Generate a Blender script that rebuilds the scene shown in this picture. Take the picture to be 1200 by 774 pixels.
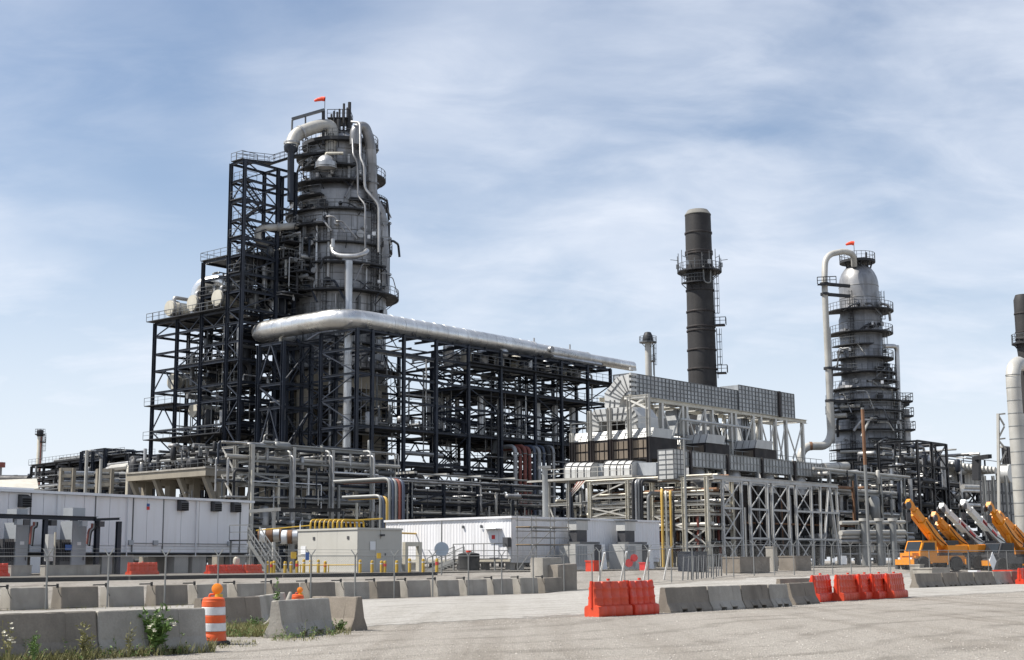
import bpy, math, random
from mathutils import Vector, Matrix
random.seed(11)
SC = bpy.context.scene
for _o in list(bpy.data.objects):
    bpy.data.objects.remove(_o)
COL = SC.collection
V = Vector
rad = math.radians
UP = V((0, 0, 1))

# ------------------------------------------------------------------ camera
F, CX, CY, EYE = 1650.0, 600.0, 387.0, 1.6
CAM = V((0, 0, EYE))
RM = Matrix.Rotation(rad(90 + 9.395), 3, 'X') @ Matrix.Rotation(rad(-0.4), 3, 'Z')
RMT = RM.transposed()
cd = bpy.data.cameras.new('camera')
cam = bpy.data.objects.new('camera', cd)
COL.objects.link(cam)
cam.matrix_world = Matrix.Translation(CAM) @ RM.to_4x4()
cd.sensor_width = 36.0
cd.sensor_fit = 'HORIZONTAL'
cd.lens = 36.0 * F / 1200.0
cd.clip_start = 0.1
cd.clip_end = 12000
SC.camera = cam

# ------------------------------------------------------------------ sun, sky, exposure
SUN_EL = rad(55)
SUN_H = V((-1.0, -0.10, 0)).normalized()          # towards the sun, on the ground
SUN_DIR = SUN_H * math.cos(SUN_EL) + UP * math.sin(SUN_EL)
sl = bpy.data.lights.new('sun', 'SUN')
sl.energy = 4.3
sl.angle = rad(0.53)
sl.color = (1.0, 0.95, 0.87)
so = bpy.data.objects.new('sun', sl)
COL.objects.link(so)
so.rotation_euler = SUN_DIR.to_track_quat('Z', 'Y').to_euler()
so.location = (-60, 20, 120)

w = bpy.data.worlds.new('World')
SC.world = w
w.use_nodes = True
nt = w.node_tree
nt.nodes.clear()


def N(t, ty, **kw):
    n = t.nodes.new(ty)
    for k, v in kw.items():
        setattr(n, k, v)
    return n


def wmath(op, a, b=None, clamp=False):
    n = N(nt, 'ShaderNodeMath', operation=op)
    n.use_clamp = clamp
    for i, x in enumerate((a, b)):
        if x is None:
            continue
        if isinstance(x, (int, float)):
            n.inputs[i].default_value = x
        else:
            nt.links.new(x, n.inputs[i])
    return n.outputs[0]


wo = N(nt, 'ShaderNodeOutputWorld')
bg = N(nt, 'ShaderNodeBackground')
bg.inputs['Strength'].default_value = 0.080
sky = N(nt, 'ShaderNodeTexSky', sky_type='NISHITA')
sky.sun_disc = False
sky.sun_elevation = SUN_EL
sky.sun_rotation = math.atan2(SUN_H.x, SUN_H.y)
sky.altitude = 180
sky.air_density = 1.0
sky.dust_density = 0.7
sky.ozone_density = 1.6
tc = N(nt, 'ShaderNodeTexCoord')
sp = N(nt, 'ShaderNodeSeparateXYZ')
nt.links.new(tc.outputs['Generated'], sp.inputs[0])
zz = wmath('ADD', wmath('MAXIMUM', sp.outputs['Z'], 0.0), 0.30)
cx_ = wmath('DIVIDE', sp.outputs['X'], zz)
cy_ = wmath('DIVIDE', sp.outputs['Y'], zz)
cb = N(nt, 'ShaderNodeCombineXYZ')
nt.links.new(cx_, cb.inputs[0])
nt.links.new(cy_, cb.inputs[1])


def cloud_noise(scale, loc, rotz, detail, rough, dist, sx, sy):
    mp = N(nt, 'ShaderNodeMapping')
    mp.inputs['Rotation'].default_value = (0, 0, rad(rotz))
    mp.inputs['Scale'].default_value = (sx, sy, 1)
    mp.inputs['Location'].default_value = loc
    nt.links.new(cb.outputs[0], mp.inputs['Vector'])
    n = N(nt, 'ShaderNodeTexNoise')
    n.inputs['Scale'].default_value = scale
    n.inputs['Detail'].default_value = detail
    n.inputs['Roughness'].default_value = rough
    n.inputs['Distortion'].default_value = dist
    nt.links.new(mp.outputs[0], n.inputs['Vector'])
    return n.outputs[0]


def ramp(x, a, b, va=0.0, vb=1.0):
    n = N(nt, 'ShaderNodeMapRange')
    n.interpolation_type = 'SMOOTHSTEP'
    n.inputs['From Min'].default_value = a
    n.inputs['From Max'].default_value = b
    n.inputs['To Min'].default_value = va
    n.inputs['To Max'].default_value = vb
    nt.links.new(x, n.inputs['Value'])
    return n.outputs[0]


broad = ramp(cloud_noise(0.95, (11.1, -3.2, 0), -30, 3, 0.5, 0.4, 1.0, 1.25), 0.26, 0.56)
fine = ramp(cloud_noise(2.8, (6.4, 8.1, 0), -35, 9, 0.52, 0.30, 0.95, 1.2), 0.12, 0.74)
wisp = ramp(cloud_noise(6.5, (9.2, 4.3, 0), -40, 8, 0.60, 0.5, 0.75, 1.5), 0.36, 0.80)
cl = wmath('MULTIPLY', broad, wmath('ADD', wmath('MULTIPLY', fine, 0.82), wmath('MULTIPLY', wisp, 0.24)), True)
cl = wmath('ADD', wmath('MULTIPLY', cl, 0.86), wmath('MULTIPLY', wisp, 0.06), True)
hz = ramp(sp.outputs['Z'], 0.0, 0.34, 0.72, 0.0)
cl = wmath('MAXIMUM', cl, hz)
cl = wmath('ADD', cl, wmath('MULTIPLY', hz, 0.25), True)
mx = N(nt, 'ShaderNodeMix', data_type='RGBA')
cl = wmath('ADD', wmath('MULTIPLY', cl, 0.90), 0.03, True)
nt.links.new(cl, mx.inputs['Factor'])
nt.links.new(sky.outputs[0], mx.inputs['A'])
mx.inputs['B'].default_value = (6.75, 7.15, 7.9, 1)
nt.links.new(mx.outputs['Result'], bg.inputs['Color'])
nt.links.new(bg.outputs[0], wo.inputs['Surface'])

SC.view_settings.view_transform = 'Standard'
SC.view_settings.look = 'None'
SC.view_settings.exposure = 0.74
SC.view_settings.gamma = 1.0
SC.render.engine = 'CYCLES'


# ------------------------------------------------------------------ picture <-> place helpers
def ray(px, py):
    return RM @ V(((px - CX) / F, (CY - py) / F, -1))


def at(px, py, Y):
    r = ray(px, py)
    return CAM + r * (Y / r.y)


def gp(px, py, z=0.0):
    r = ray(px, py)
    return CAM + r * ((z - EYE) / r.z)


def on(P, d, px):
    a = RMT @ (V(P) - CAM)
    b = RMT @ V(d)
    k = (px - CX) / F
    t = -(a.x + k * a.z) / (b.x + k * b.z)
    return V(P) + V(d) * t


def zat(P, py):
    a = RMT @ (V(P) - CAM)
    b = RMT @ UP
    k = (CY - py) / F
    return P[2] - (a.y + k * a.z) / (b.y + k * b.z)


def pl(px, py, P, n):
    r = ray(px, py)
    return CAM + r * ((V(P) - CAM).dot(n) / r.dot(n))


GA = rad(40.5)
A = V((math.sin(GA), math.cos(GA), 0))          # plant grid: recedes to the right
B = V((-math.cos(GA), math.sin(GA), 0))         # plant grid: recedes to the left
R0 = V((-19.1, 53.0, 0))                        # start of the block row


def sdist(x, y):
    return (x - R0.x) * B.x + (y - R0.y) * B.y


def sstep(a, b, x):
    t = min(1, max(0, (x - a) / (b - a)))
    return t * t * (3 - 2 * t)


def gz(x, y):
    s = sdist(x, y)
    k = min(1, max(0, (x - 2) / 14))
    return (1 - k) * sstep(1.2, 8.5, s) + k * sstep(-12, 9, s)


def G(P, dz=0.0):
    return V((P[0], P[1], gz(P[0], P[1]) + dz))


# ------------------------------------------------------------------ mesh builder
def frame_of(d):
    d = d.normalized()
    if abs(d.z) > 0.95:
        x = V((A.x, A.y, 0))
        x = (x - d * x.dot(d)).normalized()
    else:
        x = d.cross(UP).normalized()
    y = d.cross(x).normalized()
    return x, y, d


class MB:
    def __init__(s):
        s.v, s.f = [], []

    def quad(s, *p):
        n = len(s.v)
        s.v += [V(q) for q in p]
        s.f.append(tuple(range(n, n + len(p))))
        return s

    def hexa(s, b, t):
        """bottom ring and top ring of equal length"""
        n = len(s.v)
        k = len(b)
        s.v += [V(q) for q in b] + [V(q) for q in t]
        s.f.append(tuple(n + i for i in reversed(range(k))))
        s.f.append(tuple(n + k + i for i in range(k)))
        for i in range(k):
            j = (i + 1) % k
            s.f.append((n + i, n + j, n + k + j, n + k + i))
        return s

    def box(s, c, sx, sy, sz, X=None, Y=None):
        """c = centre of the base"""
        X = V((1, 0, 0)) if X is None else X
        Y = UP.cross(X) if Y is None else Y
        c = V(c)
        q = [c + X * (a * sx / 2) + Y * (b * sy / 2) for a, b in ((-1, -1), (1, -1), (1, 1), (-1, 1))]
        return s.hexa(q, [p + UP * sz for p in q])

    def bar(s, p, q, w_, h_):
        p, q = V(p), V(q)
        x, y, d = frame_of(q - p)
        o = [x * (a * w_ / 2) + y * (b * h_ / 2) for a, b in ((-1, -1), (1, -1), (1, 1), (-1, 1))]
        return s.hexa([p + k for k in o], [q + k for k in o])

    def tube(s, pts, r, n=10, cap=True, radii=None):
        pts = [V(p) for p in pts]
        b0 = len(s.v)
        x, y, d = frame_of(pts[1] - pts[0])
        m = len(pts)
        for i, p in enumerate(pts):
            if i == 0:
                t = pts[1] - pts[0]
            elif i == m - 1:
                t = pts[-1] - pts[-2]
            else:
                t = (pts[i + 1] - p).normalized() + (p - pts[i - 1]).normalized()
            t.normalize()
            x = (x - t * x.dot(t)).normalized()
            y = t.cross(x)
            rr = radii[i] if radii else r
            for k in range(n):
                a = 2 * math.pi * k / n
                s.v.append(p + (x * math.cos(a) + y * math.sin(a)) * rr)
        for i in range(m - 1):
            for k in range(n):
                j = (k + 1) % n
                s.f.append((b0 + i * n + k, b0 + i * n + j, b0 + (i + 1) * n + j, b0 + (i + 1) * n + k))
        if cap:
            s.f.append(tuple(b0 + k for k in reversed(range(n))))
            s.f.append(tuple(b0 + (m - 1) * n + k for k in range(n)))
        return s

    def lathe(s, c, prof, n=24, a0=0.0, a1=None, closed=False):
        """prof: (r, z) pairs upward on the outside"""
        c = V(c)
        full = a1 is None
        a1 = 2 * math.pi if full else a1
        b0 = len(s.v)
        m = len(prof)
        st = n if full else n + 1
        for k in range(st):
            a = a0 + (a1 - a0) * k / n
            for r, z in prof:
                s.v.append(c + V((math.cos(a) * r, math.sin(a) * r, z)))
        for k in range(n):
            j = (k + 1) % st
            for i in range(m - 1 if not closed else m):
                i2 = (i + 1) % m
                s.f.append((b0 + k * m + i, b0 + j * m + i, b0 + j * m + i2, b0 + k * m + i2))
        if not full and closed:
            s.f.append(tuple(b0 + i for i in range(m)))
            s.f.append(tuple(b0 + n * m + i for i in reversed(range(m))))
        return s

    def prism(s, poly, d):
        poly = [V(p) for p in poly]
        d = V(d)
        return s.hexa(poly, [p + d for p in poly])

    def add(s, o):
        n = len(s.v)
        s.v += o.v
        s.f += [tuple(i + n for i in f) for f in o.f]
        return s

    def mesh(s, name, mat, org, smooth):
        me = bpy.data.meshes.new(name)
        me.from_pydata([(p - org)[:] for p in s.v], [], s.f)
        me.materials.append(MAT[mat])
        if smooth:
            me.polygons.foreach_set('use_smooth', [True] * len(me.polygons))
            me.set_sharp_from_angle(angle=rad(38))
        me.update()
        return me

    def build(s, name, mat, parent=None, smooth=False, org=None):
        if org is None:
            xs = [p.x for p in s.v]
            ys = [p.y for p in s.v]
            org = V(((min(xs) + max(xs)) / 2, (min(ys) + max(ys)) / 2, min(p.z for p in s.v)))
        return link(name, s.mesh(name, mat, org, smooth), Matrix.Translation(org), parent)


W = {}


def link(name, data, M, parent=None):
    o = bpy.data.objects.new(name, data)
    COL.objects.link(o)
    if parent is not None:
        o.parent = parent
        o.matrix_parent_inverse = W[parent.name].inverted()
    o.matrix_basis = M
    W[o.name] = M.copy()
    return o


def tag(o, label, cat=None, group=None, kind='thing'):
    o['label'] = label
    if cat:
        o['category'] = cat
    if group:
        o['group'] = group
    o['kind'] = kind
    return o


def thing(name, label, cat, loc, group=None):
    o = link(name, None, Matrix.Translation(V(loc)))
    o.empty_display_size = 0.3
    return tag(o, label, cat, group)


def struct(o, label=None):
    o['kind'] = 'structure'
    if label:
        o['label'] = label
    return o


def stuff(o, label=None, cat=None):
    o['kind'] = 'stuff'
    if label:
        o['label'] = label
    if cat:
        o['category'] = cat
    return o


UNIT = {}


def unit(shape, mat):
    k = (shape, mat)
    if k in UNIT:
        return UNIT[k]
    m = MB()
    sm = False
    if shape == 'box':
        m.box((0, 0, 0), 1, 1, 1)
    elif shape == 'H':                     # rolled steel section along z: flanges on +-y, web between
        t, tw = 0.09, 0.055
        poly = [(-.5, -.5), (.5, -.5), (.5, -.5 + t), (tw, -.5 + t), (tw, .5 - t), (.5, .5 - t), (.5, .5), (-.5, .5),
                (-.5, .5 - t), (-tw, .5 - t), (-tw, -.5 + t), (-.5, -.5 + t)]
        n = len(poly)
        m.v = [V((x, y, 0)) for x, y in poly] + [V((x, y, 1)) for x, y in poly]
        m.f = [(i, (i + 1) % n, n + (i + 1) % n, n + i) for i in range(n)] + [tuple(reversed(range(n))), tuple(range(n, 2 * n))]
    elif shape.startswith('cyl'):
        n = int(shape[3:])
        m.tube([(0, 0, 0), (0, 0, 1)], 0.5, n)
        sm = True
    elif shape.startswith('ring'):
        n = int(shape[4:])
        m.lathe((0, 0, 0), [(0.96, -.5), (1, -.5), (1, .5), (0.96, .5)], n, closed=True)
        sm = True
    elif shape.startswith('tor'):          # half-round bead ring, unit radius
        n = int(shape[3:])
        m.lathe((0, 0, 0), [(0.99, -.5), (1.0, -.3), (1.0, .3), (0.99, .5)], n)
        sm = True
    me = m.mesh(shape, mat, V((0, 0, 0)), sm)
    UNIT[k] = me
    return me


def member(parent, name, p, q, w_, h_, mat, shape='box'):
    p, q = V(p), V(q)
    d = q - p
    L = d.length
    if L < 1e-4:
        return None
    x, y, d = frame_of(d)
    M = Matrix.Translation(p) @ Matrix((x, y, d)).transposed().to_4x4() @ Matrix.Diagonal((w_, h_, L, 1))
    return link(name, unit(shape, mat), M, parent)


def rod(parent, name, p, q, dia, mat, n=8):
    return member(parent, name, p, q, dia, dia, mat, 'cyl%d' % n)


def ring(parent, name, c, axis, r, wdt, mat, shape='tor24'):
    x, y, d = frame_of(V(axis))
    M = Matrix.Translation(V(c)) @ Matrix((x, y, d)).transposed().to_4x4() @ Matrix.Diagonal((r, r, wdt, 1))
    return link(name, unit(shape, mat), M, parent)


def bend(pts, r, n=5):
    pts = [V(p) for p in pts]
    out = [pts[0]]
    for i in range(1, len(pts) - 1):
        p, a, b = pts[i], pts[i - 1], pts[i + 1]
        u, v = (a - p), (b - p)
        k = min(r, u.length * 0.49, v.length * 0.49)
        p0, p1 = p + u.normalized() * k, p + v.normalized() * k
        for j in range(n + 1):
            t = j / n
            out.append(p0 * (1 - t) ** 2 + p * 2 * t * (1 - t) + p1 * t * t)
    out.append(pts[-1])
    return out


def pipe(parent, pts, dia, mat, n=10, br=None, name='pipe', k=5):
    br = dia * 1.3 if br is None else br
    return MB().tube(bend(pts, br, k) if len(pts) > 2 else pts, dia / 2, n).build(name, mat, parent, True)


ORD = ['first', 'second', 'third', 'fourth', 'fifth', 'sixth', 'seventh', 'eighth', 'ninth', 'tenth', 'eleventh', 'twelfth',
       'thirteenth', 'fourteenth', 'fifteenth', 'sixteenth', 'seventeenth', 'eighteenth', 'nineteenth', 'twentieth',
       'twenty-first', 'twenty-second', 'twenty-third', 'twenty-fourth']

# ------------------------------------------------------------------ materials
MAT = {}


def mat(name, base, rough=0.6, metal=0.0, var=0.12, scale=0.8, streak=0.0, streak_col=None, bump=0.0, bump_scale=8.0,
        fine=0.0, fine_scale=30.0, spec=0.5, panel=None, rvar=0.1, trans=0.0):
    m = bpy.data.materials.new(name)
    m.use_nodes = True
    t = m.node_tree
    bs = t.nodes['Principled BSDF']
    bs.inputs['Roughness'].default_value = rough
    bs.inputs['Metallic'].default_value = metal
    if 'Specular IOR Level' in bs.inputs:
        bs.inputs['Specular IOR Level'].default_value = spec
    g = N(t, 'ShaderNodeNewGeometry')
    pos = g.outputs['Position']

    def noise(sc, det=4, vec=None, rgh=0.55):
        n = N(t, 'ShaderNodeTexNoise')
        n.inputs['Scale'].default_value = sc
        n.inputs['Detail'].default_value = det
        n.inputs['Roughness'].default_value = rgh
        t.links.new(vec or pos, n.inputs['Vector'])
        return n.outputs[0]

    def mr(x, a, b, c, d):
        n = N(t, 'ShaderNodeMapRange')
        for nm, vv in zip(('From Min', 'From Max', 'To Min', 'To Max'), (a, b, c, d)):
            n.inputs[nm].default_value = vv
        t.links.new(x, n.inputs['Value'])
        return n.outputs[0]

    def mul(a, b):
        n = N(t, 'ShaderNodeMath', operation='MULTIPLY')
        t.links.new(a, n.inputs[0])
        if isinstance(b, (int, float)):
            n.inputs[1].default_value = b
        else:
            t.links.new(b, n.inputs[1])
        return n.outputs[0]
    nz = noise(scale, 5)
    f = mr(nz, 0.3, 0.7, 1 - var, 1 + var)
    if fine:
        f = mul(f, mr(noise(fine_scale, 6, None, 0.7), 0.3, 0.7, 1 - fine, 1 + fine))
    if panel:                                        # sheet by sheet differences of tone
        mp = N(t, 'ShaderNodeMapping')
        mp.inputs['Scale'].default_value = panel[:3]
        t.links.new(pos, mp.inputs['Vector'])
        fl = N(t, 'ShaderNodeVectorMath', operation='FLOOR')
        t.links.new(mp.outputs[0], fl.inputs[0])
        wn = N(t, 'ShaderNodeTexWhiteNoise')
        wn.noise_dimensions = '3D'
        t.links.new(fl.outputs[0], wn.inputs['Vector'])
        f = mul(f, mr(wn.outputs['Value'], 0, 1, 1 - panel[3], 1 + panel[3]))
    col = N(t, 'ShaderNodeMix', data_type='RGBA')
    col.blend_type = 'MULTIPLY'
    col.inputs['Factor'].default_value = 1
    col.inputs['A'].default_value = (*base, 1)
    t.links.new(f, col.inputs['B'])
    out = col.outputs['Result']
    if streak:
        mp = N(t, 'ShaderNodeMapping')
        mp.inputs['Scale'].default_value = (1.0, 1.0, 0.09)
        t.links.new(pos, mp.inputs['Vector'])
        s_ = mr(noise(2.2 if streak_col is None else 1.6, 6, mp.outputs[0], 0.65), 0.48, 0.72, 0, streak)
        mc = N(t, 'ShaderNodeMix', data_type='RGBA')
        t.links.new(s_, mc.inputs['Factor'])
        t.links.new(out, mc.inputs['A'])
        mc.inputs['B'].default_value = (*(streak_col or tuple(c * 0.35 for c in base)), 1)
        out = mc.outputs['Result']
    t.links.new(out, bs.inputs['Base Color'])
    if rvar:
        t.links.new(mr(noise(scale * 2.3, 4), 0.3, 0.7, max(0.05, rough - rvar), min(1, rough + rvar)), bs.inputs['Roughness'])
    if bump:
        b = N(t, 'ShaderNodeBump')
        b.inputs['Strength'].default_value = 1.0
        b.inputs['Distance'].default_value = bump
        t.links.new(noise(bump_scale, 5, None, 0.6), b.inputs['Height'])
        t.links.new(b.outputs[0], bs.inputs['Normal'])
    if trans:
        bs.inputs['Transmission Weight'].default_value = trans
    MAT[name] = m
    return m


mat('steel_navy', (0.020, 0.026, 0.040), 0.5, 0.0, 0.3, 0.4, streak=0.4, streak_col=(0.04, 0.036, 0.032), spec=0.35)
mat('steel_dark', (0.016, 0.017, 0.021), 0.6, 0.0, 0.35, 0.4, streak=0.3, streak_col=(0.05, 0.04, 0.03))
mat('grating', (0.035, 0.037, 0.042), 0.7, 0.2, 0.2, 0.6)
mat('rail_grey', (0.13, 0.135, 0.14), 0.5, 0.4, 0.2, 0.5)
mat('alu_column', (0.27, 0.27, 0.275), 0.46, 0.6, 0.22, 0.35, panel=(0.35, 0.35, 0.5, 0.22), streak=0.5, streak_col=(0.13, 0.125, 0.12))
mat('lattice_grey', (0.50, 0.50, 0.49), 0.55, 0.0, 0.12, 0.5, streak=0.35, streak_col=(0.26, 0.24, 0.21))
mat('white_steel', (0.62, 0.61, 0.57), 0.5, 0.0, 0.1, 0.5, streak=0.35, streak_col=(0.36, 0.31, 0.24))
mat('galv', (0.24, 0.245, 0.24), 0.5, 0.35, 0.18, 0.5, streak=0.35, streak_col=(0.2, 0.19, 0.17))
mat('galv_pale', (0.42, 0.41, 0.38), 0.55, 0.15, 0.15, 0.4, streak=0.4, streak_col=(0.3, 0.26, 0.2))
mat('fireproof', (0.29, 0.26, 0.21), 0.85, 0.0, 0.15, 0.4, streak=0.4, streak_col=(0.22, 0.19, 0.15), bump=0.01)
mat('alu_bright', (0.68, 0.68, 0.67), 0.32, 0.88, 0.09, 0.35, panel=(0.45, 0.45, 0.45, 0.13), streak=0.22, streak_col=(0.34, 0.31, 0.27), rvar=0.1, bump=0.05, bump_scale=0.9)
mat('alu', (0.50, 0.505, 0.51), 0.40, 0.8, 0.12, 0.3, panel=(0.35, 0.35, 0.55, 0.13), streak=0.4, streak_col=(0.18, 0.17, 0.16), rvar=0.1)
mat('alu_dull', (0.36, 0.36, 0.36), 0.5, 0.65, 0.2, 0.4, panel=(0.4, 0.4, 0.6, 0.2), streak=0.45, streak_col=(0.1, 0.095, 0.09))
mat('seam', (0.20, 0.20, 0.20), 0.5, 0.6, 0.15, 0.6)
mat('seam_light', (0.50, 0.50, 0.50), 0.4, 0.85, 0.1, 0.6)
mat('vessel_cream', (0.55, 0.52, 0.44), 0.5, 0.15, 0.12, 0.4, streak=0.35, streak_col=(0.3, 0.25, 0.18))
mat('duct_pale', (0.50, 0.50, 0.485), 0.5, 0.25, 0.1, 0.4, streak=0.35, streak_col=(0.25, 0.235, 0.21))
mat('duct_grey', (0.36, 0.37, 0.375), 0.45, 0.55, 0.14, 0.35, panel=(0.6, 0.6, 0.8, 0.14), streak=0.3, streak_col=(0.17, 0.165, 0.16))
mat('rib_dark', (0.07, 0.07, 0.075), 0.6, 0.2, 0.2, 0.6)
mat('brown_panel', (0.155, 0.125, 0.095), 0.8, 0.0, 0.2, 0.35, streak=0.4, streak_col=(0.07, 0.055, 0.045))
mat('stack_char', (0.022, 0.021, 0.022), 0.75, 0.0, 0.18, 0.25, streak=0.35, streak_col=(0.05, 0.045, 0.042), bump=0.012, bump_scale=3)
mat('stack_cap', (0.17, 0.165, 0.15), 0.8)
mat('furnace_black', (0.022, 0.019, 0.019), 0.7, 0.0, 0.4, 0.3, streak=0.5, streak_col=(0.06, 0.035, 0.03))
mat('white_wall', (0.72, 0.72, 0.735), 0.5, 0.0, 0.03, 0.3, streak=0.28, streak_col=(0.46, 0.42, 0.37))
mat('white_trim', (0.68, 0.69, 0.71), 0.5, 0.0, 0.05, 0.5, streak=0.2, streak_col=(0.4, 0.4, 0.4))
mat('beige_wall', (0.46, 0.45, 0.41), 0.6, 0.0, 0.05, 0.5, streak=0.15, streak_col=(0.36, 0.34, 0.29))
mat('cabinet_grey', (0.34, 0.36, 0.38), 0.5, 0.1, 0.08, 0.8, streak=0.2, streak_col=(0.24, 0.24, 0.24))
mat('pier', (0.40, 0.385, 0.355), 0.9, 0.0, 0.15, 0.8, streak=0.35, bump=0.008)
mat('concrete', (0.205, 0.182, 0.152), 0.92, 0.0, 0.22, 1.1, streak=0.6, streak_col=(0.115, 0.10, 0.084), bump=0.012, bump_scale=14, fine=0.14, fine_scale=26)
mat('concrete_pale', (0.32, 0.30, 0.265), 0.92, 0.0, 0.2, 1.3, streak=0.5, streak_col=(0.17, 0.15, 0.125), bump=0.012, bump_scale=14, fine=0.12, fine_scale=26)
mat('concrete_brown', (0.20, 0.172, 0.14), 0.92, 0.0, 0.2, 1.1, streak=0.45, streak_col=(0.15, 0.125, 0.1), bump=0.012, bump_scale=14, fine=0.14)
mat('red_faded', (0.57, 0.060, 0.020), 0.55, 0.0, 0.16, 1.0, streak=0.3, streak_col=(0.38, 0.075, 0.05), fine=0.1, fine_scale=7)
mat('red_plastic', (0.60, 0.040, 0.011), 0.48, 0.0, 0.12, 1.2, streak=0.25, streak_col=(0.36, 0.05, 0.03), fine=0.12, fine_scale=5)
mat('orange_plastic', (0.64, 0.09, 0.014), 0.5, 0.0, 0.08, 4.0, fine=0.08, fine_scale=12, streak=0.2, streak_col=(0.4, 0.1, 0.03))
mat('reflective_white', (0.62, 0.63, 0.64), 0.45, 0.0, 0.08, 6.0, fine=0.1, fine_scale=14, streak=0.3, streak_col=(0.4, 0.38, 0.35))
mat('amber_lens', (0.85, 0.25, 0.02), 0.2, 0.0, 0.05, 8.0)
mat('rubber', (0.018, 0.018, 0.018), 0.8, 0.0, 0.2, 3.0)
mat('black_edge', (0.016, 0.016, 0.017), 0.7)
mat('yellow_paint', (0.52, 0.33, 0.03), 0.5, 0.0, 0.1, 2.0, streak=0.25)
mat('yellow_ochre', (0.50, 0.32, 0.07), 0.55, 0.0, 0.15, 1.0, streak=0.3)
mat('red_brown', (0.20, 0.06, 0.045), 0.6, 0.0, 0.2, 0.5, streak=0.3)
mat('rust', (0.19, 0.10, 0.055), 0.85, 0.0, 0.25, 0.8, streak=0.3)
mat('navy_pipe', (0.06, 0.075, 0.11), 0.45, 0.0, 0.15, 0.5)
mat('crane_orange', (0.66, 0.24, 0.012), 0.38, 0.0, 0.07, 1.0, streak=0.2, streak_col=(0.35, 0.14, 0.03), rvar=0.08)
mat('crane_white', (0.60, 0.62, 0.60), 0.4, 0.0, 0.06, 1.0, streak=0.2, streak_col=(0.4, 0.4, 0.38))
mat('crane_dark', (0.05, 0.05, 0.055), 0.5, 0.0, 0.2, 1.0)
mat('crane_mark', (0.5, 0.03, 0.03), 0.5)
mat('glass_dark', (0.02, 0.024, 0.028), 0.12, 0.0, 0.1, 1.0, rvar=0.02)
mat('windsock', (0.80, 0.075, 0.03), 0.7)
mat('sign_white', (0.72, 0.73, 0.74), 0.5)
mat('sign_back', (0.30, 0.36, 0.43), 0.45, 0.4)
mat('sign_red', (0.55, 0.03, 0.03), 0.5)
mat('blue_paint', (0.04, 0.11, 0.32), 0.5)
mat('green_paint', (0.04, 0.27, 0.09), 0.5)
mat('hole_black', (0.006, 0.006, 0.007), 0.9)
mat('wood', (0.30, 0.215, 0.13), 0.8, 0.0, 0.2, 1.0)
mat('leaf', (0.085, 0.15, 0.03), 0.6, 0.0, 0.35, 9.0)
mat('leaf_dry', (0.20, 0.19, 0.075), 0.7, 0.0, 0.3, 6.0)
mat('petal', (0.75, 0.72, 0.60), 0.7)
mat('stone', (0.36, 0.335, 0.30), 0.9, 0.0, 0.35, 14.0)

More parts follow.
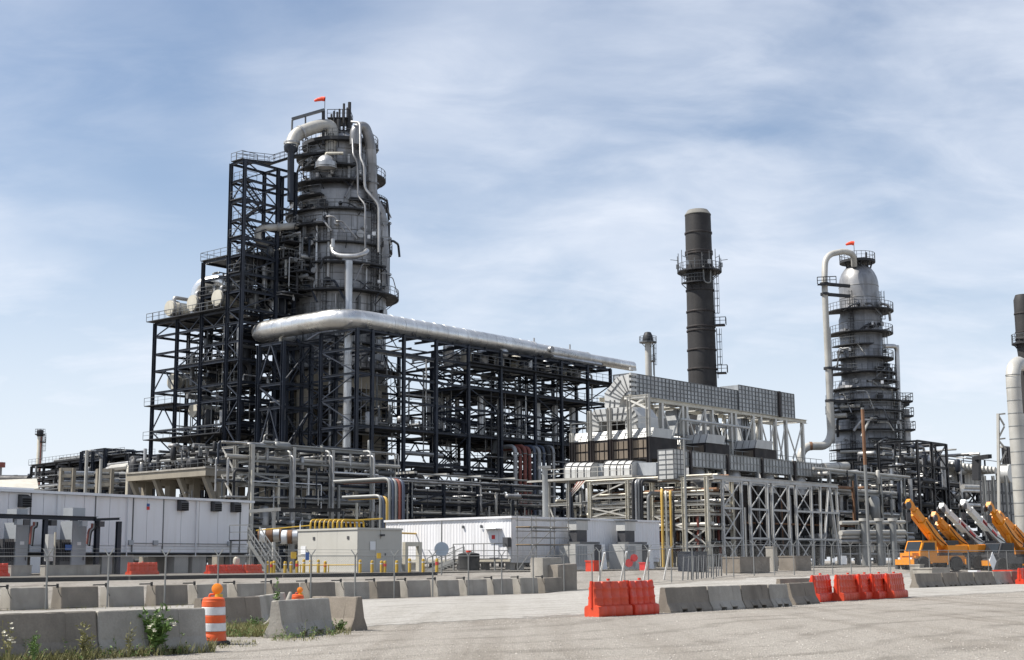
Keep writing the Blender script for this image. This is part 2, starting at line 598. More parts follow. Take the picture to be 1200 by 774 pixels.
# ------------------------------------------------------------------ ground
def ground_material(name, c1, c2, c3, fine_bump, pebble, edge=None):
    m = bpy.data.materials.new(name)
    m.use_nodes = True
    t = m.node_tree
    bs = t.nodes['Principled BSDF']
    bs.inputs['Roughness'].default_value = 0.95
    bs.inputs['Specular IOR Level'].default_value = 0.25
    g = N(t, 'ShaderNodeNewGeometry')

    def noise(sc, det=5, rgh=0.6, rot=0, sx=1, sy=1, dist=0):
        mp = N(t, 'ShaderNodeMapping')
        mp.inputs['Rotation'].default_value = (0, 0, rot)
        mp.inputs['Scale'].default_value = (sx, sy, 1)
        t.links.new(g.outputs['Position'], mp.inputs['Vector'])
        n = N(t, 'ShaderNodeTexNoise')
        n.inputs['Scale'].default_value = sc
        n.inputs['Detail'].default_value = det
        n.inputs['Roughness'].default_value = rgh
        n.inputs['Distortion'].default_value = dist
        t.links.new(mp.outputs[0], n.inputs['Vector'])
        return n.outputs[0]

    def mr(x, a, b, c, d):
        n = N(t, 'ShaderNodeMapRange')
        for nm, vv in zip(('From Min', 'From Max', 'To Min', 'To Max'), (a, b, c, d)):
            n.inputs[nm].default_value = vv
        t.links.new(x, n.inputs['Value'])
        return n.outputs[0]

    def mix(f, a, b):
        n = N(t, 'ShaderNodeMix', data_type='RGBA')
        t.links.new(f, n.inputs['Factor'])
        for s_, x in (('A', a), ('B', b)):
            if isinstance(x, tuple):
                n.inputs[s_].default_value = (*x, 1)
            else:
                t.links.new(x, n.inputs[s_])
        return n.outputs['Result']
    # wheel tracks run along the road, broad patches across the lot, then stones
    tracks = mr(noise(0.85, 5, 0.62, GA, 1.0, 0.035, 0.5), 0.44, 0.60, 0, 0.8)
    patch = mr(noise(0.12, 6, 0.65, 0.5, 1, .35, .6), 0.38, 0.62, 0, 1)
    c = mix(tracks, c1, c2)
    c = mix(patch, c, c3)
    # twin wheel marks, wandering, running with the road
    dv = N(t, 'ShaderNodeVectorMath', operation='DOT_PRODUCT')
    t.links.new(g.outputs['Position'], dv.inputs[0])
    dv.inputs[1].default_value = B[:]
    wob = mr(noise(0.05, 3, 0.5), 0.3, 0.7, -2.6, 2.6)
    sm = N(t, 'ShaderNodeMath', operation='ADD')
    t.links.new(dv.outputs['Value'], sm.inputs[0])
    t.links.new(wob, sm.inputs[1])
    for per, ph, amt in ((4.3, 0.0, 0.48), (4.3, 1.75, 0.48), (6.9, 3.1, 0.36)):
        ad0 = N(t, 'ShaderNodeMath', operation='ADD')
        t.links.new(sm.outputs[0], ad0.inputs[0])
        ad0.inputs[1].default_value = ph
        pp = N(t, 'ShaderNodeMath', operation='PINGPONG')
        t.links.new(ad0.outputs[0], pp.inputs[0])
        pp.inputs[1].default_value = per / 2
        band = mr(pp.outputs[0], 0.12, 0.34, amt, 0.0)
        cl0 = N(t, 'ShaderNodeMath', operation='MULTIPLY')
        cl0.use_clamp = True
        t.links.new(band, cl0.inputs[0])
        t.links.new(mr(noise(0.35, 5, 0.7), 0.40, 0.60, 0, 1), cl0.inputs[1])
        c = mix(cl0.outputs[0], c, tuple(x * 0.62 for x in c2))
    vo = N(t, 'ShaderNodeTexVoronoi')
    vo.inputs['Scale'].default_value = pebble
    t.links.new(g.outputs['Position'], vo.inputs['Vector'])
    sep = N(t, 'ShaderNodeSeparateColor')
    t.links.new(vo.outputs['Color'], sep.inputs[0])
    st = mr(sep.outputs[0], 0, 1, 0.80, 1.17)
    mm = N(t, 'ShaderNodeMix', data_type='RGBA')
    mm.blend_type = 'MULTIPLY'
    mm.inputs['Factor'].default_value = 1
    t.links.new(c, mm.inputs['A'])
    t.links.new(st, mm.inputs['B'])
    m2 = N(t, 'ShaderNodeMix', data_type='RGBA')
    m2.blend_type = 'MULTIPLY'
    m2.inputs['Factor'].default_value = 1
    t.links.new(mm.outputs['Result'], m2.inputs['A'])
    t.links.new(mr(noise(6.0, 8, 0.75), 0.3, 0.7, 0.8, 1.2), m2.inputs['B'])
    t.links.new(m2.outputs['Result'], bs.inputs['Base Color'])
    b = N(t, 'ShaderNodeBump')
    b.inputs['Distance'].default_value = fine_bump
    b.inputs['Strength'].default_value = 0.9
    ad = N(t, 'ShaderNodeMath', operation='ADD')
    t.links.new(vo.outputs['Distance'], ad.inputs[0])
    t.links.new(noise(9, 6, 0.7), ad.inputs[1])
    t.links.new(ad.outputs[0], b.inputs['Height'])
    t.links.new(b.outputs[0], bs.inputs['Normal'])
    if edge:                                     # loose stones fray the near edge of the road
        dt = N(t, 'ShaderNodeVectorMath', operation='DOT_PRODUCT')
        t.links.new(g.outputs['Position'], dt.inputs[0])
        dt.inputs[1].default_value = B[:]
        e0 = R0.dot(B)
        f1 = mr(dt.outputs['Value'], e0 + edge[0], e0 + edge[1], -0.35, 1.0)
        f2 = N(t, 'ShaderNodeMath', operation='ADD')
        t.links.new(f1, f2.inputs[0])
        t.links.new(mr(noise(1.1, 8, 0.72), 0.3, 0.7, -0.35, 0.35), f2.inputs[1])
        f3 = mr(f2.outputs[0], 0.42, 0.58, 0.0, 1.0)
        tr_ = N(t, 'ShaderNodeBsdfTransparent')
        ms = N(t, 'ShaderNodeMixShader')
        cl2 = N(t, 'ShaderNodeClamp')
        t.links.new(f3, cl2.inputs[0])
        t.links.new(cl2.outputs[0], ms.inputs[0])
        t.links.new(tr_.outputs[0], ms.inputs[1])
        t.links.new(bs.outputs[0], ms.inputs[2])
        t.links.new(ms.outputs[0], t.nodes['Material Output'].inputs['Surface'])
    MAT[name] = m


ground_material('gravel_lot', (0.28, 0.256, 0.224), (0.185, 0.163, 0.136), (0.31, 0.287, 0.256), 0.035, 24.0)
ground_material('gravel_road', (0.325, 0.31, 0.285), (0.275, 0.259, 0.232), (0.35, 0.336, 0.312), 0.02, 22.0, (-25.5, -19.5))
ground_material('gravel_yard', (0.14, 0.13, 0.115), (0.11, 0.10, 0.088), (0.17, 0.16, 0.142), 0.05, 12.0)  # yard colour darkened so less light bounces up into the plant


def axis(lo, hi, step, far):
    a = [lo + i * step for i in range(int((hi - lo) / step) + 1)]
    k, d = [], step
    x = hi
    while x < far:
        d *= 1.7
        x += d
        k.append(x)
    j, d, x = [], step, lo
    while x > -far:
        d *= 1.7
        x -= d
        j.append(x)
    return list(reversed(j)) + a + k


gx, gy = axis(-70, 120, 2.0, 6000), axis(4, 190, 2.0, 6000)
rr = random.Random(3)
gv = []
for y in gy:
    for x in gx:
        n = 0 if -25 < sdist(x, y) < 2 else 0.02 * math.sin(x * 0.7 + 1.3 * math.sin(y * 0.31)) * math.cos(y * 0.53 + 0.4 * x) + rr.uniform(-0.012, 0.012)
        gv.append(V((x, y, gz(x, y) + n)))
nx = len(gx)
m = MB()
m.v = gv
m.f = [(j * nx + i, j * nx + i + 1, (j + 1) * nx + i + 1, (j + 1) * nx + i) for j in range(len(gy) - 1) for i in range(nx - 1)]
struct(m.build('ground', 'gravel_lot', None, True, V((0, 0, 0))), 'flat pale gravel lot running from the foreground to the horizon')


def sheet(name, mt, s0, s1, u0, u1, du, ds, lift, label, jit=0.35):
    """strip parallel to the block row, between distances s0 and s1 behind it"""
    m = MB()
    r2 = random.Random(5)
    nu, ns = int((u1 - u0) / du) + 1, max(2, int((s1 - s0) / ds) + 1)
    for j in range(ns):
        for i in range(nu):
            s_ = s0 + (s1 - s0) * j / (ns - 1)
            if j in (0, ns - 1):
                s_ += r2.uniform(-jit, jit) + jit * math.sin(i * 0.9)
            p = R0 + A * (u0 + i * du) + B * s_
            m.v.append(G(p, lift if gz(p.x, p.y) > .002 else min(lift, .008)))
    m.f = [(j * nu + i, j * nu + i + 1, (j + 1) * nu + i + 1, (j + 1) * nu + i) for j in range(ns - 1) for i in range(nu - 1)]
    m.f = [tuple(reversed(f)) for f in m.f] if m.f and (m.v[m.f[0][1]] - m.v[m.f[0][0]]).cross(m.v[m.f[0][2]] - m.v[m.f[0][0]]).z < 0 else m.f
    return struct(m.build(name, mt, None, True, V((0, 0, 0))), label)


sheet('road', 'gravel_road', -26.0, -1.3, -40, 260, 1.0, 1.0, 0.045, 'bright compacted gravel road in front of the fence')
sheet('yard', 'gravel_yard', 12.0, 190, -90, 320, 4.0, 6.0, 0.06, 'gravel yard under the refinery, darkened to bounce less light')

# stones lying loose on the lot: too many to count
rs = random.Random(8)
m = MB()
edge_pts = []
for i in range(1500):
    u_, s_ = rs.uniform(-6, 60), -23.4 + rs.gauss(0, .8)
    edge_pts.append(R0 + A * u_ + B * s_)
for i in range(6700):
    px, py = rs.uniform(-40, 1240), 774 + 60 - abs(rs.gauss(0, 62))
    if py < 700:
        continue
    p = gp(px, py) if i < 5200 else edge_pts[i - 5200].copy()
    if i < 5200 and sdist(p.x, p.y) > -23.2 and rs.random() < 0.85:
        continue
    r = rs.uniform(0.010, 0.026) * (1.5 if rs.random() < 0.06 else 1)
    a = rs.uniform(0, 6.28)
    ca, sa = math.cos(a), math.sin(a)
    b = len(m.v)
    for (x, y, z) in ((1, 0, 0), (0.2, 0.8, 0), (-0.9, 0.3, 0), (-0.1, -0.8, 0), (0.1, 0.05, 0.75)):
        m.v.append(p + V(((x * ca - y * sa) * r * rs.uniform(.7, 1.2), (x * sa + y * ca) * r, z * r * rs.uniform(.6, 1.2) + 0.01)))
    m.f += [(b, b + 1, b + 4), (b + 1, b + 2, b + 4), (b + 2, b + 3, b + 4), (b + 3, b, b + 4)]
stuff(m.build('gravel_stones', 'stone', None, False), 'loose gravel stones scattered over the lot', 'gravel')

# ------------------------------------------------------------------ barriers
JPROF = [(-.30, 0), (.30, 0), (.30, .06), (.17, .30), (.085, .79), (.07, .81), (-.07, .81), (-.085, .79), (-.17, .30), (-.30, .06)]


def extrude_profile(stations, X, Y):
    """stations: (point on the axis, profile list)"""
    m = MB()
    k = len(stations[0][1])
    for p, pr in stations:
        for a, z in pr:
            m.v.append(V(p) + Y * a + UP * z)
    for i in range(len(stations) - 1):
        for j in range(k):
            j2 = (j + 1) % k
            m.f.append((i * k + j, (i + 1) * k + j, (i + 1) * k + j2, i * k + j2))
    m.f.append(tuple(range(k)))
    n = (len(stations) - 1) * k
    m.f.append(tuple(n + i for i in reversed(range(k))))
    return m


def jersey(p, q, label, group=None, mt='concrete', h=1.0, wd=1.0, slots=2, prof=JPROF, name='concrete_barrier'):
    p, q = G(p), G(q)
    d = (q - p)
    L = d.length
    X = d.normalized()
    Y = V((-X.y, X.x, 0)).normalized()
    base = [(a * wd, z * h) for a, z in prof]
    jr = random.Random(int(L * 1000) + int(p.x * 10))
    st = []
    cuts = [0.0, 0.03]
    for k in range(slots):
        c = L * (k + 1) / (slots + 1) if slots > 1 else L / 2
        cuts += [c - .16, c - .159, c + .159, c + .16]
    k = 0.2
    while k < L - .2:
        cuts.append(k)
        k += 0.35
    cuts += [L - .03, L]
    for c in sorted(cuts):
        inslot = any(abs(c - (L * (k + 1) / (slots + 1) if slots > 1 else L / 2)) < .1595 for k in range(slots))
        end = c < .005 or c > L - .005
        pr = []
        for i, (a, z) in enumerate(base):
            if inslot and z < .1 * h:
                z2 = .10 * h if z < .01 else .13 * h
                a2 = a * .97
            else:
                a2, z2 = a, z
            j = jr.uniform(-.009, .009) * (2.4 if (end or jr.random() < .06) and z2 > .3 * h else 1)
            kf = .945 if end else 1.0
            pr.append((a2 * kf + j, (z2 - (.012 if end and z2 > .5 * h else 0) + (j * .7 if z2 > .1 else 0))))
        st.append((p + X * c, pr))
    o = extrude_profile(st, X, Y).build(name, mt, None, False)
    return tag(o, label, 'barrier', group)


# the row of blocks along the fence, running away to the right
BPROF = [(-.38, 0), (.38, 0), (.38, .10), (.33, .55), (.30, .83), (.28, .85), (-.28, .85), (-.30, .83), (-.33, .55), (-.38, .10)]
strip_px = [-58, 3, 62, 119, 172, 222, 268, 311, 352, 393, 432, 468, 503, 537, 569, 600, 628, 655]
RL = V((R0.x, R0.y, 0.4))
n = 0
bj = random.Random(21)
for i in range(len(strip_px) - 1):
    p = on(RL, A, strip_px[i] + 4)
    q = on(RL, A, strip_px[i + 1] + 4)
    d = (q - p).normalized()
    L = min(1.86, (q - p).length * .76)
    q = p + d * L
    tw = bj.uniform(-.05, .05)
    sh = B * bj.uniform(-.05, .05)
    where = 'running off the left edge of the photo' if i == 0 else ORD[i - 1] + ' from the left in the row behind the fence'
    o = jersey(p + sh, q + sh + B * tw, 'grey concrete block ' + where, 'row of concrete blocks along the fence',
               bj.choice(['concrete', 'concrete_pale', 'concrete_pale']), .95 + bj.uniform(-.02, .02), 1.0, 0, BPROF, 'concrete_block')
    # cable that ties it to the next block
    if i < len(strip_px) - 2:
        e = q + V((0, 0, .47))
        c = thing('tie_cable', 'black tie cable joining the ' + (ORD[i - 1] + ' block' if i else 'block at the photo edge') + ' to the next in the row', 'cable', (e.x, e.y, 0),
                  'cables between the concrete blocks')
        MB().tube([e - d * .25 - B * .33, e - B * .35, e + d * .34 - B * .30, e + d * .36 - B * .27 + UP * -.02], .028, 6).build('cable', 'rubber', c, True)
        MB().tube([e + d * .34 - B * .31 + UP * .07, e + d * .34 - B * .31 - UP * .09], .05, 8).build('clamp', 'rubber', c, True)
        MB().tube(bend([e + d * .34 - B * .32 - UP * .05, e + d * .38 - B * .34 - UP * .25, e + d * .5 - B * .36 - UP * .44], .1, 3), .014, 5).build('cable_tail', 'rubber', c, True)

# the broken line of barriers on the near side of the road, to the left
def grow(p, d, L):
    return p, p + d * L


nearl = [
    ((-40, 779), (108, 770.5), 'stained concrete barrier with weeds at its foot, cut by the left edge of the photo', 'concrete'),
    ((110, 770.5), (236, 764), 'stained concrete barrier behind the flowering weed, left of the orange drum', 'concrete_pale'),
]
for (a, b, lab, mt) in nearl:
    jersey(gp(*a), gp(*b), lab, 'concrete barriers on the near road edge', mt, 1.0, 1.0, 2)
jersey(gp(231, 742), gp(300, 737), 'shaded concrete barrier standing behind the orange drum', 'concrete barriers on the near road edge', 'concrete_brown', 1.0)
jersey(gp(299, 736), gp(330, 727), 'short concrete barrier end behind the tilted pale barrier', 'concrete barriers on the near road edge', 'concrete_pale', .98, 1, 0)
jersey(gp(322, 748), gp(381, 741), 'pale concrete barrier set askew with its chipped end toward the drum', 'concrete barriers on the near road edge', 'concrete_pale', 1.0)
jersey(gp(368, 737.5), gp(404, 739.5) + V((0.35, 0, 0)), 'shaded barrier at the road corner, last of the near broken line', 'concrete barriers on the near road edge', 'concrete_brown', 1.0)

# line on the right: red water barriers and grey concrete
SR = -22.9
LR = R0 + B * SR + V((0, 0, .3))


WBN = [0]


def water_barrier(p, q, label, group, h=1.05):
    p, q = G(p), G(q)
    WBN[0] += 1
    wr = random.Random(WBN[0] * 7)
    p, q = p + B * wr.uniform(-.09, .09), q + B * wr.uniform(-.09, .09)
    rm_ = 'red_faded' if WBN[0] % 3 == 1 else 'red_plastic'
    X = (q - p).normalized()
    Y = V((-X.y, X.x, 0))
    L = (q - p).length
    t = thing('water_barrier', label, 'barrier', p + X * (L / 2), group)
    prof = [(-.28, 0), (.28, 0), (.30, .05), (.30, .24), (.27, .30), (.165, .34), (.15, .50), (.165, .53), (.165, .56), (.135, .60), (.12, .78),
            (.14, .81), (.14, .84), (.105, .88), (.095, 1.0), (.07, 1.03), (-.07, 1.03), (-.095, 1.0), (-.105, .88), (-.14, .84), (-.14, .81), (-.12, .78), (-.135, .60),
            (-.165, .56), (-.165, .53), (-.15, .50), (-.165, .34), (-.27, .30), (-.30, .24), (-.30, .05)]
    prof = [(a, z * h / 1.05) for a, z in prof]
    nr = max(3, int(L / .36))
    st = []
    for i in range(nr):
        a, b = L * i / nr, L * (i + 1) / nr
        for c, k in ((a + .012, .80), (a + .05, 1.0), (b - .05, 1.0), (b - .012, .80)):
            kk = .72 if (i == 0 and c < .02) or (i == nr - 1 and c > L - .02) else k
            st.append((p + X * c, [(x * (kk if z > .3 * h else max(kk, .93)), z - (.045 * h if k < 1 and z > .9 * h else 0)) for x, z in prof]))
    extrude_profile(st, X, Y).build('body', rm_, t, True)
    for c in (p + X * .02, p + X * (L - .02)):
        MB().tube([c + UP * .25 * h, c + UP * 1.0 * h], .05, 8).build('hinge_post', 'red_plastic', t, True)
    MB().tube([p + X * (L * .5) + UP * (1.0 * h), p + X * (L * .5) + UP * (1.06 * h)], .055, 10).build('fill_cap', 'red_plastic', t, True)
    return t


def lr(px, s=0.0):
    return on(LR + B * s, A, px)


for a, b, lab in ((692, 731, 'bright red plastic water barrier at the road corner, first of the two side by side'),
                  (733, 765, 'bright red plastic water barrier beside the grey concrete barriers, second of the pair')):
    water_barrier(lr(a), lr(b), lab, 'red water barriers along the near road edge')
for i, (a, b, mt) in enumerate(((777, 826, 'concrete'), (827, 865, 'concrete_pale'), (866, 897, 'concrete'), (898, 920, 'concrete_pale'))):
    jersey(lr(a), lr(b), 'grey concrete barrier, %s after the red pair on the right road edge' % ORD[i], 'concrete barriers on the right road edge', mt, .98)
jersey(lr(923, .6), lr(951, 1.0), 'brownish concrete block between grey barriers and a lone red barrier', 'concrete barriers on the right road edge', 'concrete_brown', .98, 1.1, 1)
jersey(lr(912, 7.0), lr(956, 7.0), 'brown weathered concrete barrier standing behind the right road edge line', 'concrete barriers on the right road edge', 'concrete_brown', 1.0, 1, 2)
for i, (a, b) in enumerate(((951, 972), (979, 1006), (1007, 1022), (1023, 1037), (1038, 1056))):
    lab = 'lone red plastic water barrier next to the brownish block' if i == 0 else \
        'red plastic water barrier, %s in the cluster of four before the cranes' % ORD[i - 1]
    water_barrier(lr(a, 1.5), lr(b, 2.0), lab, 'red water barriers along the near road edge', 1.05)
S2 = 10.5
for i, (a, b) in enumerate(((1071, 1102), (1103, 1120), (1121, 1139), (1140, 1162), (1163, 1183), (1184, 1212))):
    jersey(lr(a, S2), lr(b, S2), 'grey concrete barrier, %s in the row below the cranes' % ORD[i], 'concrete barriers below the cranes',
           ['concrete', 'concrete_brown', 'concrete', 'concrete', 'concrete_pale', 'concrete'][i], 1.02)
water_barrier(lr(1196, 9.4), lr(1222, 9.4), 'red plastic water barrier cut by the right edge below the cranes', 'red water barriers along the near road edge', 1.05)


# ------------------------------------------------------------------ traffic drums
def drum(base, label, lean=0.0, s=1.0):
    t = thing('traffic_drum', label, 'traffic drum', base, 'orange traffic drums')
    M = Matrix.Rotation(lean, 3, 'Y')

    def put(m):
        m.v = [V(base) + M @ (v * s) for v in m.v]
        return m
    put(MB().lathe((0, 0, 0), [(.0, 0), (.36, 0), (.37, .03), (.345, .07), (.30, .08)], 24)).build('rubber_base', 'rubber', t, True)
    hs = [.07, .27, .44, .60, .77, .90]
    rs_ = [.285, .27, .262, .252, .243, .235]
    mts = ['orange_plastic', 'reflective_white', 'orange_plastic', 'reflective_white', 'orange_plastic']
    put(MB().lathe((0, 0, 0), [(rs_[0] + .0, hs[0]), (rs_[0], .09), (rs_[0] - .006, .20), (rs_[0] - .018, .215), (rs_[0] - .018, .255), (rs_[1], hs[1])], 28)).build('lower_band', 'orange_plastic', t, True)
    for i in range(1, 5):
        put(MB().lathe((0, 0, 0), [(rs_[i] - .012, hs[i]), (rs_[i], hs[i] + .012), (rs_[i + 1] + .004, hs[i + 1] - .012), (rs_[i + 1] - .01, hs[i + 1])], 28)).build('reflective_band' if i in (1, 3) else 'band', mts[i], t, True)
    put(MB().lathe((0, 0, 0), [(.228, .90), (.225, .94), (.19, .965), (.12, .975), (0, .975)], 28)).build('lid', 'orange_plastic', t, True)
    put(MB().tube(bend([(-.09, 0, .96), (-.09, 0, 1.03), (.06, 0, 1.03), (.06, 0, .96)], .04, 3), .022, 8)).build('handle', 'orange_plastic', t, True)
    li = put(MB().tube([(.10, .02, .96), (.10, .02, 1.03)], .085, 14))
    li = li.build('lamp_base', 'yellow_paint', t, True)
    m2 = MB()
    for k in range(13):
        pass
    m2.tube([(.07, -.04, 1.14), (.07, -.025, 1.14), (.07, .025, 1.14), (.07, .04, 1.14)], .1, 18, True, [.09, .115, .115, .09])
    put(m2).build('lamp_lens', 'amber_lens', t, True)
    return t


drum(gp(249, 755.5), 'orange and white striped traffic drum with amber lamp, in front of the barriers', 0.0, .98)
drum(gp(347, 727, 0), 'orange traffic drum peeking over the pale barrier, only lid and lamp showing', rad(3), .76)
c = gp(331, 731)  # cone shape made up for a pale tip that seemed a barrier end
t = thing('cone_shape', 'made-up pale cone shape poking up behind the askew barrier', 'cone', c)
m = MB().lathe((0, 0, 0), [(.19, .03), (.17, .06), (.05, .86), (.03, .88), (0, .88)], 18)
Rc = Matrix.Rotation(rad(14), 3, 'Y')
m.v = [c + Rc @ v for v in m.v]
m.build('body', 'concrete_pale', t, True)
m = MB().box((0, 0, 0), .4, .4, .035)
m.v = [c + Rc @ v for v in m.v]
m.build('foot', 'rubber', t)


# ------------------------------------------------------------------ weeds
def leaf_mesh(m, p, d, L, wd, rnd):
    d = d.normalized()
    x = d.cross(V((rnd.uniform(-1, 1), rnd.uniform(-1, 1), rnd.uniform(-.3, 1)))).normalized()
    nrm = d.cross(x)
    a = p + d * L * .45 + nrm * L * .06
    m.quad(p, a - x * wd * .5, p + d * L - nrm * L * .08, a + x * wd * .5)


def weed(base, h, spread, ns, label, seed, flowers=0, leafs=26, mt='leaf', lw=.05, ll=.11, group=None):
    r = random.Random(seed)
    t = thing('weed_plant', label, 'plant', base, group)
    stems, lv, fl = MB(), MB(), MB()
    for s_ in range(ns):
        a = r.uniform(0, 6.28)
        tip = V(base) + V((math.cos(a) * spread * r.random(), math.sin(a) * spread * r.random(), h * r.uniform(.55, 1.0)))
        b0 = V(base) + V((r.uniform(-.05, .05) * spread * 2, r.uniform(-.05, .05), 0))
        mid = (b0 + tip) / 2 + V((r.uniform(-.04, .04), r.uniform(-.04, .04), h * .08))
        path = bend([b0, mid, tip], h, 4)
        stems.tube(path, .006, 4, True, [.008 * (1 - i / len(path) * .7) for i in range(len(path))])
        for k in range(leafs):
            q = path[min(len(path) - 1, int(r.uniform(.12, 1) * len(path)))] + V((r.uniform(-.03, .03), r.uniform(-.03, .03), r.uniform(-.04, .04)))
            leaf_mesh(lv, q, V((r.uniform(-1, 1), r.uniform(-1, 1), r.uniform(-.2, .9))), ll * r.uniform(.5, 1.3), lw * r.uniform(.6, 1.2), r)
        if flowers and r.random() < flowers:
            for k in range(r.randint(2, 4)):
                q = tip + V((r.uniform(-.06, .06), r.uniform(-.06, .06), r.uniform(-.12, .03)))
                for pz in range(5):
                    an = pz * 1.256 + r.random()
                    d = V((math.cos(an), math.sin(an), .35))
                    leaf_mesh(fl, q, d, .045, .035, r)
    stems.build('stem', mt, t, True)
    stuff(lv.build('leaves', mt, t))
    if fl.v:
        stuff(fl.build('flowers', 'petal', t))
    return t


weed(gp(181, 768), .80, .33, 17, 'bushy green weed with white flowers against the stained barrier', 1, .75, 42, 'leaf', .055, .12)
weed(gp(98, 774), .62, .16, 6, 'thin upright weed at the joint of the two stained barriers', 2, 0, 26, 'leaf_dry', .03, .1)
weed(gp(40, 779), .50, .14, 5, 'slender dark weed near the left corner of the photo', 3, 0, 22, 'leaf', .03, .09)
weed(gp(150, 771), .58, .10, 4, 'dry stalk between the flowering weed and the barrier joint', 4, 0, 18, 'leaf_dry', .025, .08)
weed(gp(8, 781), .75, .15, 4, 'pale flowering weed at the very left edge', 5, .8, 14, 'leaf_dry', .03, .07)
weed(gp(324, 733), 1.22, .10, 5, 'upright green weed behind the askew barrier, taller than it', 6, 0, 30, 'leaf', .045, .1)
weed(gp(28, 712), .45, .2, 6, 'low straggly weed in front of the third fence block', 7, .6, 12, 'leaf_dry', .03, .08)
weed(gp(69, 711), .42, .12, 4, 'small weed by the road in front of the block row', 8, .2, 12, 'leaf_dry', .03, .08)
weed(gp(299, 742), .34, .2, 8, 'low weed at the foot of the barrier beside the pale askew barrier', 9, 0, 18, 'leaf', .035, .1)
weed(gp(401, 742), .30, .16, 7, 'small green weed at the road corner beside the last near barrier', 10, 0, 16, 'leaf', .035, .09)

gr = random.Random(17)
m = MB()
for (x0, x1, ybase, n_, hh) in ((-20, 250, None, 1500, .17), (255, 318, 744, 900, .22), (365, 410, 742, 130, .12), (235, 300, 757, 120, .07), (318, 372, 749, 90, .07), (0, 300, 'row', 160, .13), (305, 410, 'row', 40, .1)):
    for k in range(n_):
        px = gr.uniform(x0, x1)
        py = (779 - (px + 40) * .058 + gr.uniform(-2, 3)) if ybase is None else (713 - px * .017 + gr.uniform(-2, 4) if ybase == 'row' else ybase + gr.uniform(-5, 3))
        p = gp(px, py)
        for b in range(3):
            h_ = hh * gr.uniform(.4, 1.3)
            a = gr.uniform(0, 6.28)
            q = p + V((gr.uniform(-.04, .04), gr.uniform(-.04, .04), 0))
            e = q + V((math.cos(a) * h_ * .5, math.sin(a) * h_ * .5, h_))
            sd = V((-math.sin(a), math.cos(a), 0)) * .006
            m.quad(q - sd, q + sd, (q + e) / 2 + sd * .7 + UP * h_ * .1, e)
stuff(m.build('grass', 'leaf_dry', None), 'tufts of dry green grass growing along the barriers', 'grass')

# tangled low weeds and dead stems along the barrier feet
m, md = MB(), MB()
for (x0, x1, f_, n_) in ((-20, 240, lambda x: 779 - (x + 40) * .058, 260), (258, 316, lambda x: 745, 120), (322, 400, lambda x: 750 - (x - 322) * .08, 70)):
    for k in range(n_):
        x = gr.uniform(x0, x1)
        p = gp(x, f_(x) + gr.uniform(-2.5, 3.5))
        hh = gr.uniform(.05, .26) * (1 if gr.random() < .8 else 1.7)
        tip = p + V((gr.uniform(-.12, .12), gr.uniform(-.1, .1), hh))
        md.tube([p, (p + tip) / 2 + V((gr.uniform(-.03, .03), 0, .02)), tip], .003, 3, False)
        for j in range(gr.randint(2, 7)):
            q = p + (tip - p) * gr.uniform(.2, 1)
            leaf_mesh(m, q, V((gr.uniform(-1, 1), gr.uniform(-1, 1), gr.uniform(-.1, .8))), gr.uniform(.03, .09), gr.uniform(.012, .035), gr)
stuff(m.build('verge_weeds', 'leaf', None), 'tangled low green weeds along the barrier feet', 'weeds')
stuff(md.build('dead_stems', 'leaf_dry', None), 'thin dead stems among the weeds along the barriers', 'weeds')

# rubbish bags and hose bits by the drum
c = gp(301, 741)
o = MB().tube(bend([c + V((-.35, -.1, .04)), c + V((0, 0, .10)), c + V((.22, .15, .2)), c + V((.3, .2, .33))], .2, 5), .035, 8).build('hose_scrap', 'concrete_pale', None, True)
tag(o, 'pale scrap of hose lying in the grass beside the askew barrier', 'hose')

# ------------------------------------------------------------------ chain-link fences
def fence(name, label, pts_px, L0, hgt, barbs=True, group=None, mesh_step=.11, side=-1, last=None):
    """posts stand on the line L0 + A*t at the given picture columns"""
    P = [on(L0, A, x) for x in pts_px]
    P = [G(p) for p in P]
    t = thing(name, label, 'fence', P[0], group)
    for p in P:
        po = MB().tube([p, p + UP * (hgt + .02)], .036, 8).build('post', 'galv', t, True)
        if barbs:
            for s_ in (-1, 1):
                MB().bar(p + UP * hgt, p + UP * (hgt + .28) + B * s_ * .22 + A * s_ * -.06, .035, .035).build('barb_arm', 'galv', po)
    for i in range(len(P) - 1):
        rod(t, 'top_rail', P[i] + UP * hgt, P[i + 1] + UP * hgt, .045, 'galv', 6)
        rod(t, 'tension_wire', P[i] + UP * .08, P[i + 1] + UP * .08, .012, 'galv', 4)
        if barbs:
            for s_ in (-1, 1):
                for k in (.5, 1.0):
                    e = UP * (hgt + .28 * k) + B * s_ * .22 * k + A * s_ * -.06 * k
                    rod(t, 'barbed_wire', P[i] + e, P[i + 1] + e, .008, 'galv', 4)
    m = MB()
    for i in range(len(P) - 1):
        a, b = P[i], P[i + 1]
        L = (b - a).length
        X = (b - a) / L
        off = B * (.04 * side)
        k = -hgt
        while k < L:
            for s_ in (1, -1):
                x0, x1 = (k, k + hgt)
                z0, z1 = (.05, hgt) if s_ > 0 else (hgt, .05)
                # clip to the panel
                def cl(x):
                    f = (x - x0) / (x1 - x0)
                    return z0 + (z1 - z0) * f
                xa, xb = max(x0, 0), min(x1, L)
                if xb - xa > .02:
                    p_, q_ = a + X * xa + UP * cl(xa) + off, a + X * xb + UP * cl(xb) + off
                    n_ = len(m.v)
                    w_ = .0019
                    for e in (p_, q_):
                        m.v += [e + X * w_, e - X * w_ + B * w_, e - X * w_ - B * w_]
                    m.f += [(n_, n_ + 1, n_ + 4, n_ + 3), (n_ + 1, n_ + 2, n_ + 5, n_ + 4), (n_ + 2, n_, n_ + 3, n_ + 5)]
            k += mesh_step
    if m.v:
        stuff(m.build('chain_link_mesh', 'rail_grey', t))
    return t


